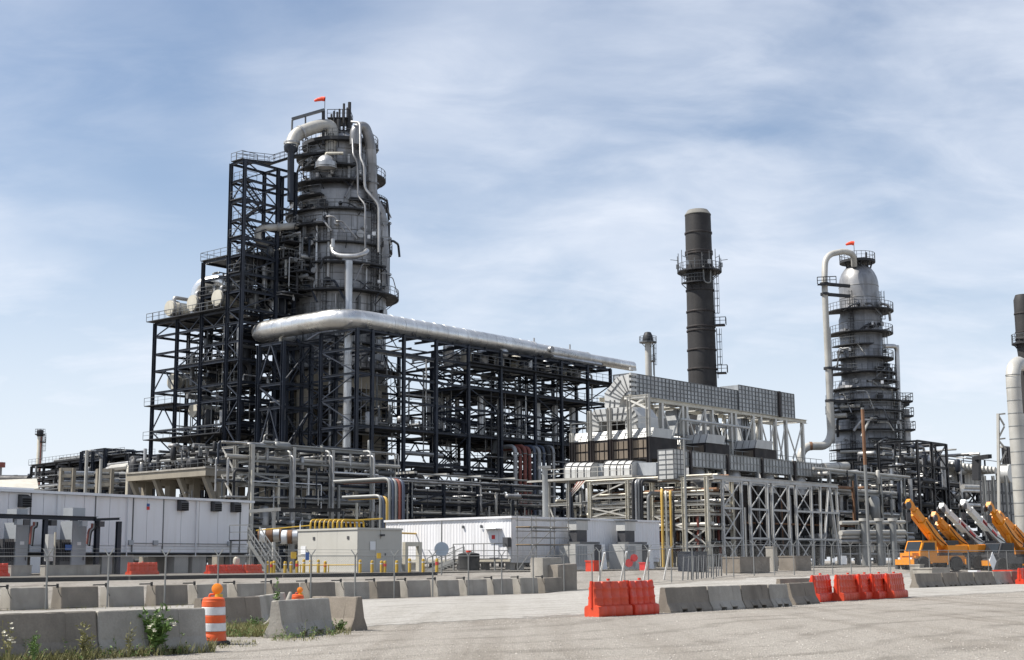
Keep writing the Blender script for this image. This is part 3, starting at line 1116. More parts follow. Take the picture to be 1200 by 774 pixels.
fl = V((R0.x, R0.y, .5)) + B * -.75
fence('chain_link_fence', 'long chain-link fence with barbed wire arms in front of the block row', [-90, -20, 54, 126, 193, 255, 311, 364, 416, 462, 507, 549, 588, 625, 661, 694], fl, 1.97)
fr2 = V((R0.x, R0.y, .5)) + B * .6
fence('gate_fence', 'chain-link fence with open panels from the gate to the cranes', [703, 732, 760, 787, 812, 836, 860, 884, 908, 931, 954, 976, 998, 1020, 1042], fr2, 2.05, True)
fence('crane_yard_fence', 'chain-link fence in front of the parked cranes', [1044, 1067, 1090, 1113, 1136, 1159, 1181, 1204, 1228], fr2 + B * -3.0, 1.9, False)

# ------------------------------------------------------------------ long white building on piers, left
PR = at(292, 588, 107)
PL = at(0, 572, 88)
PR.z = PL.z = (PR.z + PL.z) / 2
WD = (PR - PL)
WD.z = 0
WD.normalize()                                   # along the visible wall, away from the camera
WN = V((WD.y, -WD.x, 0))                          # out of the visible wall
ztop, zbot = PR.z, zat(PR, 648)
WL = (PR - PL).length + 12
W0 = V((PR.x, PR.y, 0)) - WD * WL                # far left end
wb = thing('white_building', 'long white panel building raised on concrete piers, left side', 'building', G(PR))


def wall_panel_run(parent, p0, d, nrm, L, z0, z1, cuts, mt, th=.10, seam=.035, name='wall_panel'):
    for a, b in zip(cuts[:-1], cuts[1:]):
        c = p0 + d * ((a + b) / 2) - nrm * (th / 2)
        m = MB().box(V((c.x, c.y, z0)), (b - a) - seam, th, z1 - z0, d, nrm)
        m.build(name, mt, parent)


cuts = [0]
pxs = [9, 35, 50, 75, 98, 111, 128, 155, 172, 191, 212, 233, 255, 281]
for x in pxs:
    q = on(V((PR.x, PR.y, (ztop + zbot) / 2)), WD, x)
    cuts.append((q - W0).dot(WD))
k = cuts[1]
pre = []
while k > 1.5:
    k -= 1.25
    pre.append(k)
cuts = [0] + list(reversed(pre)) + cuts[1:] + [WL]
wall_panel_run(wb, W0, WD, WN, WL, zbot + .45, ztop - .18, cuts, 'white_wall')
MB().box(W0 + WD * WL / 2 - WN * .095 + UP * zbot, WL - .05, .09, .43, WD, WN).build('sill_band', 'white_trim', wb)
MB().box(W0 + WD * WL / 2 - WN * 4.1 + UP * (zbot + .05), WL - .3, 7.9, ztop - zbot - .2, WD, WN).build('wall_core', 'white_trim', wb)
for x in (35, 111, 155.5, 191, 281):
    q = on(V((PR.x, PR.y, (ztop + zbot) / 2)), WD, x)
    q.z = 0
    MB().box(q + UP * (zbot + .02) + WN * .012, .07, .06, ztop - zbot - .2, WD, WN).build('joint_strip', 'rail_grey', wb)
MB().box(W0 + WD * (WL / 2 + .05) - WN * 4.0 + UP * (ztop - .17), WL + .5, 8.6, .17, WD, WN).build('roof_edge', 'white_trim', wb)
MB().box(W0 + WD * (WL / 2 - 10) - WN * 4.0 + UP * (ztop + .003), WL - 20, 8.3, .12, WD, WN).build('roof_sheet', 'white_trim', wb)
MB().box(W0 + WD * (WL / 2) + WN * .02 + UP * (zbot - .10), WL, .16, .1, WD, WN).build('floor_beam', 'steel_navy', wb)
MB().box(W0 + WD * (WL / 2) - WN * 4.0 + UP * (zbot - .16), WL - .3, 7.6, .16, WD, WN).build('floor_slab', 'rib_dark', wb)
for x in (-10, 25, 75, 128, 150, 215, 236, 283):
    q = on(V((PR.x, PR.y, zbot - .5)), WD, x)
    g = G(q)
    MB().box(g - WN * .6 - UP * .2, 1.35 if x > 140 else .9, .8, zbot - .16 - g.z + .2, WD, WN).build('pier', 'pier', wb)
for x in (20, 100, 180, 260):
    q = on(V((PR.x, PR.y, zbot - .5)), WD, x)
    g = G(q)
    MB().box(g - WN * 6.6 - UP * .2, 1.2, .8, zbot - .16 - g.z + .2, WD, WN).build('pier', 'pier', wb)
# hooded wall vents
for x, y in ((26.5, 588), (212, 593), (251, 594), (274, 595)):
    q = pl(x, y, V((PR.x, PR.y, 0)), WN)
    v = MB()
    s_ = .36
    dpt = .42
    a = q + WN * .02
    # hood: sloped top, open bottom
    tl, tr = a - WD * s_ + UP * .42, a + WD * s_ + UP * .42
    bl, br = a - WD * s_ - UP * .36, a + WD * s_ - UP * .36
    ft, fb = WN * dpt * .9 - UP * .12, WN * dpt + UP * .02
    v.quad(tl, tl + ft, tr + ft, tr)
    v.quad(tl + ft, bl + fb, br + fb, tr + ft)
    v.quad(tl, bl, bl + fb, tl + ft)
    v.quad(tr, tr + ft, br + fb, br)
    h = v.build('vent_hood', 'rib_dark', wb)
    MB().box(a + WN * .03 - UP * .36, 2 * s_ + .06, .05, .8, WD, WN).build('vent_frame', 'rib_dark', wb)
    for k in range(4):
        MB().box(a + WN * (dpt + .01) + UP * (-.33 + k * .14), 2 * s_ - .06, .03, .09, WD, WN).build('louvre', 'hole_black', h)
q = pl(173.5, 594, V((PR.x, PR.y, 0)), WN)
MB().box(q + WN * .02 - UP * .22, .26, .02, .22, WD, WN).build('wall_sign', 'sign_red', wb)
MB().box(q + WN * .02 + UP * .01, .26, .02, .2, WD, WN).build('wall_sign', 'blue_paint', wb)
for x in (64, 147, 228):                         # downpipes and a conduit run
    q = on(V((PR.x, PR.y, zbot)), WD, x)
    rod(wb, 'downpipe', V((q.x, q.y, zbot - .3)) + WN * .1, V((q.x, q.y, ztop - .2)) + WN * .1, .09, 'white_trim', 8)
q0, q1 = on(V((PR.x, PR.y, zbot)), WD, 150), on(V((PR.x, PR.y, zbot)), WD, 288)
rod(wb, 'conduit', V((q0.x, q0.y, zbot + .62)) + WN * .06, V((q1.x, q1.y, zbot + .62)) + WN * .06, .05, 'galv', 6)
for x in (152, 181, 268):
    q = on(V((PR.x, PR.y, zbot)), WD, x)
    MB().box(V((q.x, q.y, zbot + .5)) + WN * .07, .4, .14, .32, WD, WN).build('junction_box', 'cabinet_grey', wb)
# pale low roof seen over the building at the far left
p0, p1 = at(-40, 571, 118), at(44, 561, 124)
t = thing('shed_roof', 'pale sloping shed roof behind the white building, far left', 'shed', G(p0))
MB().prism([at(-40, 566.5, 118), at(43, 563.5, 122), at(45, 575, 118), at(-40, 583, 112)], V((0, 0, .18))).build('roof_sheet', 'vessel_cream', t)
c_ = (at(-40, 583, 112) + at(45, 575, 118) + at(43, 563.5, 122) + at(-40, 566.5, 118)) / 4
MB().box(G(c_), 6, 4, 4.2, WD, WN).build('wall', 'white_trim', t)

# ------------------------------------------------------------------ switchgear in front of the white building
EB = 84.0
e0 = at(140, 640, 92)
eL = V((e0.x, e0.y, 0))


def ep(px, off=0.0, z=3.0):
    q = on(eL + UP * z + WN * off, WD, px)
    return G(q)


bf = thing('bus_frame', 'dark steel cable bridge frame before the white building', 'frame', ep(60))
zb = zat(ep(138), 609)
member(bf, 'beam', ep(-40, 0, zb) * 1 + UP * 0 + UP * (zb - gz(*ep(-40, 0, zb)[:2])), V((*ep(113, 0, zb)[:2], zb)), .35, .26, 'steel_navy', 'H')
member(bf, 'beam', V((*ep(112, .1, zb)[:2], zb - .06)), V((*ep(140, .1, zb)[:2], zb + .04)), .2, .16, 'steel_navy', 'H')
for x, wd in ((138, .28), (113, .26), (51.5, .26), (-12, .26)):
    g = ep(x, 0, 2.5)
    member(bf, 'column', g, V((g.x, g.y, zb - .13)), wd, wd, 'steel_navy', 'H')
for x in (22, 30, 62, 98, 118):
    g = V((*ep(x, .15, zb)[:2], zb - .5))
    MB().box(g, .42, .3, .34, WD, WN).build('junction_box', 'cabinet_grey' if x in (22, 98) else 'rib_dark', bf)
for k, (xa, xb) in enumerate(((34, 40), (35.5, 42), (37, 44), (101, 108), (102.5, 110), (104, 112))):
    pa, pb = V((*ep(xb, .1, zb)[:2], zb - .3)), V((*ep(xa, .3, 2)[:2], 0))
    pb.z = zat(pb, 638 + (k % 3))
    mid = V((pa.x, pa.y, 0)) * .25 + V((pb.x, pb.y, 0)) * .75
    mid.z = zb - .55 - .05 * k
    pipe(bf, [pa, pa - UP * .3, mid, pb], .12, ['red_brown', 'galv', 'rubber'][k % 3], 8, .6, 'cable')


def transformer(px, label, wpx, ytop, cap):
    g = ep(px, -1.3, 2.5)
    t = thing('transformer_cabinet', label, 'electrical cabinet', g, 'switchgear cabinets')
    zt = zat(g, ytop)
    wd = wpx * 92 / F
    body = MB().box(g, wd, 1.1, zt - g.z, WD, WN).build('cabinet', 'cabinet_grey', t)
    d = wd * .9
    MB().box(g + WN * .56 + UP * .35, d, .03, (zt - g.z) - .6, WD, WN).build('door', 'cabinet_grey', t)
    MB().box(g + WN * .59 + UP * .95 + WD * d * .35, .05, .04, .22, WD, WN).build('handle', 'rib_dark', t)
    MB().box(g + WN * .585 + UP * 1.9, .3, .012, .2, WD, WN).build('plate', 'sign_white', t)
    if cap:
        MB().box(g + UP * (zt - g.z + .28), wd * .85, .9, .55, WD, WN).build('top_box', 'cabinet_grey', t)
        MB().box(g + UP * (zt - g.z), .35, .35, .28, WD, WN).build('bushing', 'rib_dark', t)
    # finned radiator block and pipe on its flank
    for k in range(6):
        MB().box(g - WD * (wd * .5 + .10 + k * .13) + WN * .1 + UP * .9, .05, .9, 1.35, WD, WN).build('radiator_fin', 'rib_dark', t)
    MB().box(g - WD * (wd * .5 + .42) + UP * .5, .8, 1.0, .4, WD, WN).build('tank_base', 'rib_dark', t)
    MB().box(g - WD * (wd * .5 + 1.0) + WN * .2, .10, .1, 2.7, WD, WN).build('pole', 'vessel_cream', t)
    return t


transformer(18, 'grey electrical cabinet with dark radiator, left of the two under the cable bridge', 17, 613, True)
transformer(85, 'grey electrical cabinet with blue sticker, right of the two under the cable bridge', 21, 611, True)
g = ep(79.5, -.65, 2)
o = MB().box(V((g.x, g.y, zat(g, 645))), .5, .04, .34, WD, WN).build('blue_sign', 'blue_paint', None)
tag(o, 'small blue panel on the front of a grey electrical cabinet', 'sign')
g = ep(57, 1.2, 2)
o = thing('meter_cabinet', 'slim pale cabinet standing between the two electrical cabinets', 'electrical cabinet', g)
MB().box(g + UP * .9, .42, .3, 1.6, WD, WN).build('box', 'duct_pale', o)
MB().box(g, .1, .1, .9, WD, WN).build('stand', 'galv', o)
MB().box(g + WN * .16 + UP * 1.0, .36, .02, 1.4, WD, WN).build('door', 'duct_pale', o)
# low concrete walls and red barriers under the bridge
for a, b, lab in ((10, 34, 'low pale concrete wall under the cable bridge, cut short by the red barrier'), (50, 114, 'long low concrete wall under the cable bridge')):
    p, q = ep(a, 4.2, 1.4), ep(b, 4.2, 1.4)
    m = MB().box((p + q) / 2, (q - p).length, .45, .62, (q - p).normalized())
    o = thing('low_concrete_wall', lab, 'wall', (p + q) / 2)
    m.build('wall', 'concrete_pale', o)
    MB().box((p + q) / 2 + UP * .62, (q - p).length + .06, .5, .05, (q - p).normalized()).build('coping', 'concrete_pale', o)
water_barrier(ep(-18, 5.0, 1.4), ep(8, 5.0, 1.4), 'red plastic water barrier at the left edge beside the low concrete wall', 'red barriers below the white building', .78)
water_barrier(ep(151, 5.0, 1.4), ep(183, 5.0, 1.4), 'red plastic water barrier alone below the middle of the white building', 'red barriers below the white building', .80)
for i, (a, b) in enumerate(((243, 263), (264, 284), (285, 305))):
    water_barrier(ep(a, 6.0, 1.4), ep(b, 6.0, 1.4), 'red plastic water barrier, %s of three below the right end of the white building' % ORD[i], 'red barriers below the white building', .62)
o = ep(277, 4.6, 1.6)
t = thing('sack', 'cream sack standing on the red barriers by the stairs', 'sack', o)
MB().lathe(o + UP * .62, [(0, 0), (.2, .02), (.24, .2), (.2, .42), (.1, .5), (.13, .58), (0, .58)], 10).build('bag', 'vessel_cream', t, True)

# low black edging along the top of the bank
for i, (a, b) in enumerate(((-60, 150), (152, 330), (332, 512))):
    m = MB()
    P = [G(on(V((R0.x, R0.y, .9)) + B * 7.6, A, a + (b - a) * k / 8)) for k in range(9)]
    for k in range(8):
        m.bar(P[k] + UP * .06, P[k + 1] + UP * .06, .12, .2)
    o = m.build('bank_edging', 'black_edge', None)
    tag(o, ['low black edging along the bank below the electrical cabinets', 'low black edging along the bank below the red barriers', 'low black edging along the bank before the beige shelter'][i], 'edging', 'black edging along the bank')


# ------------------------------------------------------------------ stairs, shelter, white trailer building
def railing(m, pts, h=1.05, r=.03, step=1.6, mid=True):
    for a, b in zip(pts[:-1], pts[1:]):
        a, b = V(a), V(b)
        L = (b - a).length
        n_ = max(1, int(round(L / step)))
        for k in range(n_ + 1):
            p = a + (b - a) * (k / n_)
            m.bar(p, p + UP * h, r * 1.6, r * 1.6)
        m.bar(a + UP * h, b + UP * h, r * 2, r * 2)
        if mid:
            m.bar(a + UP * h * .52, b + UP * h * .52, r * 1.4, r * 1.4)
    return m


def stair(parent, p, q, wd, n_, mt='galv', rmt='galv'):
    """p foot, q head; treads and two rails"""
    p, q = V(p), V(q)
    d = q - p
    hd = V((d.x, d.y, 0)).normalized()
    sd = V((-hd.y, hd.x, 0))
    for s_ in (-1, 1):
        member(parent, 'stringer', p + sd * s_ * wd / 2, q + sd * s_ * wd / 2, .07, .26, mt)
        m = MB()
        a, b = p + sd * s_ * wd / 2, q + sd * s_ * wd / 2
        m.bar(a + UP * 1.0, b + UP * 1.0, .06, .06)
        m.bar(a + UP * .55, b + UP * .55, .05, .05)
        for k in range(4):
            c = a + (b - a) * (k / 3)
            m.bar(c, c + UP * 1.0, .05, .05)
        m.build('handrail', rmt, parent)
    for k in range(n_):
        c = p + d * ((k + .5) / n_)
        link('tread', unit('box', mt), Matrix.Translation(c) @ Matrix((sd, hd, UP)).transposed().to_4x4() @ Matrix.Diagonal((wd, .28, .04, 1)), parent)


sp0, sp1 = at(322, 669, 101), at(297, 634, 103)
t = thing('access_stair', 'galvanised stair leading up to the right end of the white building', 'stairs', G(sp0))
stair(t, G(sp0), sp1, 1.0, 11)
pA = sp1 + V((-1.8, .8, 0))
MB().prism([sp1 + V((0, -.6, 0)), sp1 + V((0, .6, 0)), pA + V((0, .6, 0)), pA + V((0, -.6, 0))], (0, 0, .08)).build('landing', 'grating', t)
for k in (sp1 + V((-.1, -.5, 0)), pA + V((.1, -.5, 0)), sp1 + V((-.1, .5, 0))):
    member(t, 'leg', G(k), k, .1, .1, 'galv')
railing(MB(), [sp1 + V((0, -.55, .08)), pA + V((0, -.55, .08))]).build('railing', 'galv', t)


def box_building(name, label, cat, corner, dl, dr, Ll, Lr, z0, z1, mt, trim, rib=None, parent_loc=None, ribm=None):
    """corner: nearest vertical edge; dl, dr: directions of the two visible walls"""
    t = thing(name, label, cat, G(corner))
    c = V((corner.x, corner.y, 0))
    nl, nr_ = -dr, -dl
    MB().prism([c + UP * z0 + dl * .05 + dr * .05, c + dr * (Lr - .05) + dl * .05 + UP * z0, c + dr * (Lr - .05) + dl * (Ll - .05) + UP * z0, c + dl * (Ll - .05) + dr * .05 + UP * z0], UP * (z1 - z0 - .02)).build('wall_core', trim, t)
    return t, c


SH = G(at(418.5, 670, 95))
sc, shl = SH, on(SH + UP * 2, B, 349)
shr = on(SH + UP * 2, A, 471)
Ll, Lr = (shl - SH - UP * 2).length, (shr - SH - UP * 2).length
zt = zat(SH, 618.5)
t = thing('equipment_shelter', 'plain beige box shelter with flat roof among yellow bollards', 'shelter', SH)
c = V((SH.x, SH.y, 0))
MB().prism([c + A * .04 + B * .04 + UP * (SH.z + .1), c + A * (Lr - .04) + B * .04 + UP * (SH.z + .1), c + A * (Lr - .04) + B * (Ll - .04) + UP * (SH.z + .1), c + A * .04 + B * (Ll - .04) + UP * (SH.z + .1)], UP * (zt - SH.z - .2)).build('wall_core', 'beige_wall', t)
for k in range(3):
    a, b = Ll * k / 3, Ll * (k + 1) / 3
    MB().prism([c + B * (a + .008) + UP * (SH.z + .12), c + B * (b - .008) + UP * (SH.z + .12), c + B * (b - .008) + A * .05 + UP * (SH.z + .12), c + B * (a + .008) + A * .05 + UP * (SH.z + .12)], UP * (zt - SH.z - .26)).build('wall_panel', 'beige_wall', t)
for k in range(2):
    a, b = Lr * k / 2, Lr * (k + 1) / 2
    MB().prism([c + A * (a + .06) + UP * (SH.z + .12), c + A * (b - .008) + UP * (SH.z + .12), c + A * (b - .008) + B * .05 + UP * (SH.z + .12), c + A * (a + .06) + B * .05 + UP * (SH.z + .12)], UP * (zt - SH.z - .26)).build('wall_panel', 'beige_wall', t)
MB().prism([c - A * .06 - B * .06 + UP * (zt - .13), c + A * (Lr + .06) - B * .06 + UP * (zt - .13), c + A * (Lr + .06) + B * (Ll + .06) + UP * (zt - .13), c - A * .06 + B * (Ll + .06) + UP * (zt - .13)], UP * .13).build('roof_edge', 'beige_wall', t)
MB().prism([c - A * .1 - B * .1 + UP * (SH.z - .1), c + A * (Lr + .1) - B * .1 + UP * (SH.z - .1), c + A * (Lr + .1) + B * (Ll + .1) + UP * (SH.z - .1), c - A * .1 + B * (Ll + .1) + UP * (SH.z - .1)], UP * .22).build('footing', 'pier', t)
for f_ in (.15, .72):
    MB().box(c + B * Ll * f_ - A * .02 + UP * (zt - .75), .2, .04, .2, B, A).build('wall_vent', 'rib_dark', t)
d0 = c + A * Lr * .52 - B * .015
MB().box(d0 + UP * (SH.z + .2), .95, .05, 2.05, A, B).build('door', 'beige_wall', t)
MB().box(d0 + A * .36 - B * .05 + UP * (SH.z + 1.15), .06, .05, .16, A, B).build('door_handle', 'rib_dark', t)
MB().box(d0 - B * .14 + UP * (SH.z + 2.45), .22, .26, .14, A, B).build('wall_lamp', 'rib_dark', t)
MB().box(d0 - A * .8 - B * .03 + UP * (SH.z + 1.5), .5, .03, .6, A, B).build('notice', 'sign_white', t)
MB().box(c + B * Ll * .9 - A * .02 + UP * (SH.z + 1.3), .5, .03, .55, B, A).build('notice', 'sign_white', t)
rod(t, 'roof_mast', c + B * (Ll - .1) + A * .1 + UP * zt, c + B * (Ll - .1) + A * .1 + UP * (zt + .35), .06, 'sign_white')
rod(t, 'roof_mast', c + A * (Lr - .1) + B * .2 + UP * zt, c + A * (Lr - .1) + B * .2 + UP * (zt + .3), .06, 'sign_white')

# white ribbed trailer building, corner towards us
TC = G(at(599.5, 655, 108))
zt0, zt1 = zat(TC, 655), zat(TC, 605.5)
tl_ = (on(TC + UP * 2, B, 452) - TC - UP * 2).length
tr_ = (on(TC + UP * 2, A, 773) - TC - UP * 2).length
t = thing('ribbed_building', 'low white ribbed metal building, corner facing the road', 'building', TC)
c = V((TC.x, TC.y, 0))


def ribbed(parent, p, d, inw, L, z0, z1, step, mt, name='wall_panel', pan=4):
    """corrugated sheets: each sheet one mesh with raised ribs"""
    n_ = int(L / (step * pan))
    for k in range(n_ + 1):
        a0, a1 = k * step * pan, min(L, (k + 1) * step * pan)
        if a1 - a0 < .1:
            continue
        pts = []
        x = a0 + .006
        while x < a1 - .01:
            for dx, e in ((0, .0), (step * .55, .0), (step * .65, -.022), (step * .9, -.022)):
                if x + dx < a1 - .008:
                    pts.append((x + dx, e))
            x += step
        pts.append((a1 - .006, 0))
        m = MB()
        for x, e in pts:
            b = p + d * x + inw * e
            m.v += [V((b.x, b.y, z0)), V((b.x, b.y, z1))]
        m.f = [(2 * i, 2 * i + 2, 2 * i + 3, 2 * i + 1) for i in range(len(pts) - 1)]
        m.build(name, mt, parent)


ribbed(t, c, B, A, tl_, zt0, zt1 - .12, .32, 'white_wall')
ribbed(t, c + A * .02, A, B, tr_, zt0, zt1 - .12, .32, 'white_wall')
MB().prism([c + A * .06 + B * .06 + UP * (zt0 - .3), c + A * tr_ + B * .06 + UP * (zt0 - .3), c + A * tr_ + B * tl_ + UP * (zt0 - .3), c + A * .06 + B * tl_ + UP * (zt0 - .3)], UP * (zt1 - zt0 + .15)).build('wall_core', 'white_trim', t)
MB().prism([c - A * .15 - B * .15 + UP * (zt1 - .12), c + A * (tr_ + .1) - B * .15 + UP * (zt1 - .12), c + A * (tr_ + .1) + B * (tl_ + .1) + UP * (zt1 - .12), c - A * .15 + B * (tl_ + .1) + UP * (zt1 - .12)], UP * .16).build('roof_edge', 'white_wall', t)
MB().prism([c - A * .06 + B * .1 + UP * (zt0 - .22), c - A * .06 + B * tl_ + UP * (zt0 - .22), c + A * .05 + B * tl_ + UP * (zt0 - .22), c + A * .05 + B * .1 + UP * (zt0 - .22)], UP * .2).build('base_beam', 'vessel_cream', t)
for k in range(6):
    MB().box(c + B * (.6 + k * (tl_ - 1) / 5) + A * .5 + UP * (TC.z - .1), .5, .5, zt0 - TC.z - .12, B, A).build('pier', 'pier', t)
for k in range(5):
    MB().box(c + A * (1.6 + k * (tr_ - 2) / 4) + B * .6 + UP * (TC.z - .1), .5, .5, zt0 - TC.z - .12, A, B).build('pier', 'pier', t)
MB().box(c + B * 1.75 - A * .05 + UP * (zt0 + .1), 1.0, .06, 2.1, B, A).build('door', 'white_trim', t)
MB().box(c + B * 1.75 - A * .35 + UP * (zt0 + 2.25), 1.6, .7, .06, B, A).build('door_canopy', 'sign_white', t)
MB().box(c + B * 1.75 - A * .09 + UP * (zt0 + 1.5), .32, .02, .3, B, A).build('door_sign', 'sign_red', t)
MB().box(c + B * .25 - A * .25 + UP * (zt0 + .9), .5, .4, .7, B, A).build('wall_unit', 'rib_dark', t)
for f_ in (.22, .36):
    MB().box(c + B * tl_ * f_ - A * .1 + UP * (zt1 - .8), .12, .16, .22, B, A).build('wall_lamp', 'rail_grey', t)
# entrance platform and stair
pz = zt0 - .05
pf = thing('entry_platform', 'galvanised entry platform with railings and stair at the ribbed building', 'platform', G(c - A * 1.5))
q0, q1 = c - A * .2 + B * .2, c - A * .2 + B * 4.4
MB().prism([V((*(q0)[:2], pz)), V((*(q0 - A * 1.6)[:2], pz)), V((*(q1 - A * 1.6)[:2], pz)), V((*(q1)[:2], pz))], UP * .08).build('deck', 'grating', pf)
railing(MB(), [V((*(q0 - A * 1.55)[:2], pz + .08)), V((*(q1 - A * 1.55)[:2], pz + .08))], 1.1, .035, 1.1).build('railing', 'galv', pf)
railing(MB(), [V((*(q0)[:2], pz + .08)), V((*(q0 - A * 1.55)[:2], pz + .08))], 1.1, .035, 1.1).build('railing', 'galv', pf)
for q in (q0 - A * 1.5, q1 - A * 1.5, (q0 + q1) / 2 - A * 1.5):
    member(pf, 'leg', G(q), V((q.x, q.y, pz)), .1, .1, 'galv')
sf = q1 + B * 2.9 - A * .85
stair(pf, G(sf), V((*(q1 - A * .85)[:2], pz)), 1.1, 8)
t2 = thing('water_tank', 'black ribbed tank standing under the entry platform', 'tank', G(c - A * 3 + B * .5))
g = G(c - A * 2.6 + B * 2.0)
MB().lathe(g, [(0, 0), (.8, 0), (.82, .1), (.78, .15), (.82, .3), (.78, .4), (.82, .55), (.78, .7), (.82, .85), (.8, 1.3), (.3, 1.42), (0, 1.42)], 20).build('body', 'rubber', t2, True)
MB().tube([g + UP * 1.42, g + UP * 1.55], .22, 12).build('lid', 'red_plastic', t2, True)


# scaffold right of the corner
def scaffold(name, label, O, du, dv, nu, nv, lu, lv, levels, mt='galv'):
    t = thing(name, label, 'scaffold', G(O))
    O = G(O)
    for i in range(nu + 1):
        for j in range(nv + 1):
            p = O + du * (i * lu) + dv * (j * lv)
            rod(t, 'standard', p, p + UP * (levels[-1] + .9), .08, mt, 6)
    for z in levels:
        for j in range(nv + 1):
            for zz_ in (z, z + .55, z + 1.05):
                if zz_ > levels[-1] + 1.0:
                    continue
                rod(t, 'ledger', O + dv * (j * lv) + UP * zz_ - du * .15, O + du * (nu * lu + .15) + dv * (j * lv) + UP * zz_, .065, mt, 6)
        for i in range(nu + 1):
            rod(t, 'transom', O + du * (i * lu) + UP * z - dv * .15, O + du * (i * lu) + dv * (nv * lv + .15) + UP * z, .065, mt, 6)
        for k in range(4):
            a = O + dv * (lv * nv * (k + .5) / 4) + UP * (z + .05)
            member(t, 'plank', a - du * .2, a + du * (nu * lu + .2), lv * nv / 4 - .03, .05, 'wood')
    for i in range(nu):
        for k in range(len(levels)):
            z0 = 0 if k == 0 else levels[k - 1]
            rod(t, 'brace', O + du * (i * lu) + UP * z0 - dv * .04, O + du * ((i + 1) * lu) + UP * levels[k] - dv * .04, .055, mt, 6)
    return t


scaffold('scaffold_tower', 'tubular scaffold with plank decks at the corner of the ribbed building', c - B * 1.6 - A * 1.2, A, -B, 2, 1, 2.2, 1.4, [1.9, 3.2], 'galv')

# concrete blocks at the gate
for i, (x, y, lab) in enumerate(((648, 692, 'large grey concrete block at the end of the block row by the gate'),)):
    p = on(RL + B * .9, A, 646)
    jersey(p, p + A * 1.7, lab, None, 'concrete', 1.75, 1.6, 0, [(-.31, 0), (.31, 0), (.31, .4), (.31, .8), (.30, .84), (.28, .85), (-.28, .85), (-.30, .84), (-.31, .8), (-.31, .4)], 'concrete_block')
    p2 = on(RL + B * 1.6, A, 629)
    jersey(p2, p2 + A * 1.7, 'pale tall concrete block behind the last blocks of the row', None, 'concrete_pale', 2.2, 1.5, 0, [(-.31, 0), (.31, 0), (.31, .4), (.31, .8), (.30, .84), (.28, .85), (-.28, .85), (-.30, .84), (-.31, .8), (-.31, .4)], 'concrete_block')


# air handling units against the shaded wall
def air_unit(px, label, hw=1.0):
    p = on(c + UP * 2.5 - B * 1.6, A, px)
    g = G(p)
    t = thing('air_unit', label, 'air conditioner', g, 'air units along the ribbed building')
    z1_ = zat(g, 638)
    hb = z1_ - g.z
    MB().box(g, 2.4, 1.6, hb, A, B).build('cabinet', 'duct_pale', t)
    for k in range(7):
        MB().box(g - B * .82 + A * (-1.0 + k * .2) + UP * .3, .05, .05, hb - .45, A, B).build('cabinet_rib', 'cabinet_grey', t)
    MB().box(g + A * 1.7 - B * .1, .9, 1.4, hb * .97, A, B).build('fan_section', 'rib_dark', t)
    MB().prism([g + A * 2.15 - B * .8 + UP * 0, g + A * 2.9 - B * .8, g + A * 2.55 - B * .8 + UP * hb, g + A * 2.15 - B * .8 + UP * hb], B * 1.4).build('hood', 'sign_white', t)
    MB().box(g + A * .9 + UP * (hb + .02), 2.6, 1.2, .16, A, B).build('roof_plate', 'rail_grey', t)
    MB().box(g + A * .8 + B * .5 + UP * (hb + .2), 1.3, .8, .9, A, B).build('fan_box', 'crane_dark', t)
    MB().box(g + A * .8 + B * .5 + UP * (hb + 1.1), 1.5, .9, .75, A, B).build('plenum', 'duct_pale', t)
    MB().box(g + A * .8 + B * .5 + UP * (hb + 1.86), 1.8, 1.1, .1, A, B).build('cowl', 'rail_grey', t)
    return t


air_unit(676, 'pale air unit with stepped duct on the shaded wall, nearer the building corner')
air_unit(733, 'pale air unit with stepped duct on the shaded wall, farther from the corner')

# ------------------------------------------------------------------ bollards and signs
bp = random.Random(4)
k = 0
for i, x in enumerate((313, 318, 321, 334, 341, 348, 356, 364, 373, 381, 422, 436, 447, 451, 465, 480, 496, 512)):
    dd = 91 if x > 400 else 93
    g = G(at(x, 669, dd))
    t = thing('bollard', 'yellow steel bollard, %s from the left around the beige shelter' % ORD[i], 'bollard', g, 'yellow bollards around the shelter')
    h_ = .86 * bp.uniform(.9, 1.1)
    MB().lathe(g - UP * .1, [(.10, 0), (.10, h_), (.09, h_ + .07), (.05, h_ + .1), (0, h_ + .105)], 12).build('post', 'yellow_paint', t, True)
    if i % 4 == 1:
        MB().lathe(g, [(.105, h_ * .55), (.105, h_ * .78)], 12).build('band', 'sign_red', t, True)
    else:
        MB().lathe(g, [(.105, h_ * .72), (.105, h_ * .8)], 12).build('band', 'reflective_white', t, True)
g = G(at(400, 672, 92))
pr = thing('yellow_rail', 'low yellow guard rail linking bollards before the shelter', 'guard rail', g)
rod(pr, 'rail', G(at(350, 669, 92), .55), G(at(418, 669, 91), .55), .07, 'yellow_paint')
for x in (352, 385, 416):
    q = G(at(x, 669, 91.6))
    rod(pr, 'post', q, q + UP * .6, .07, 'yellow_paint')
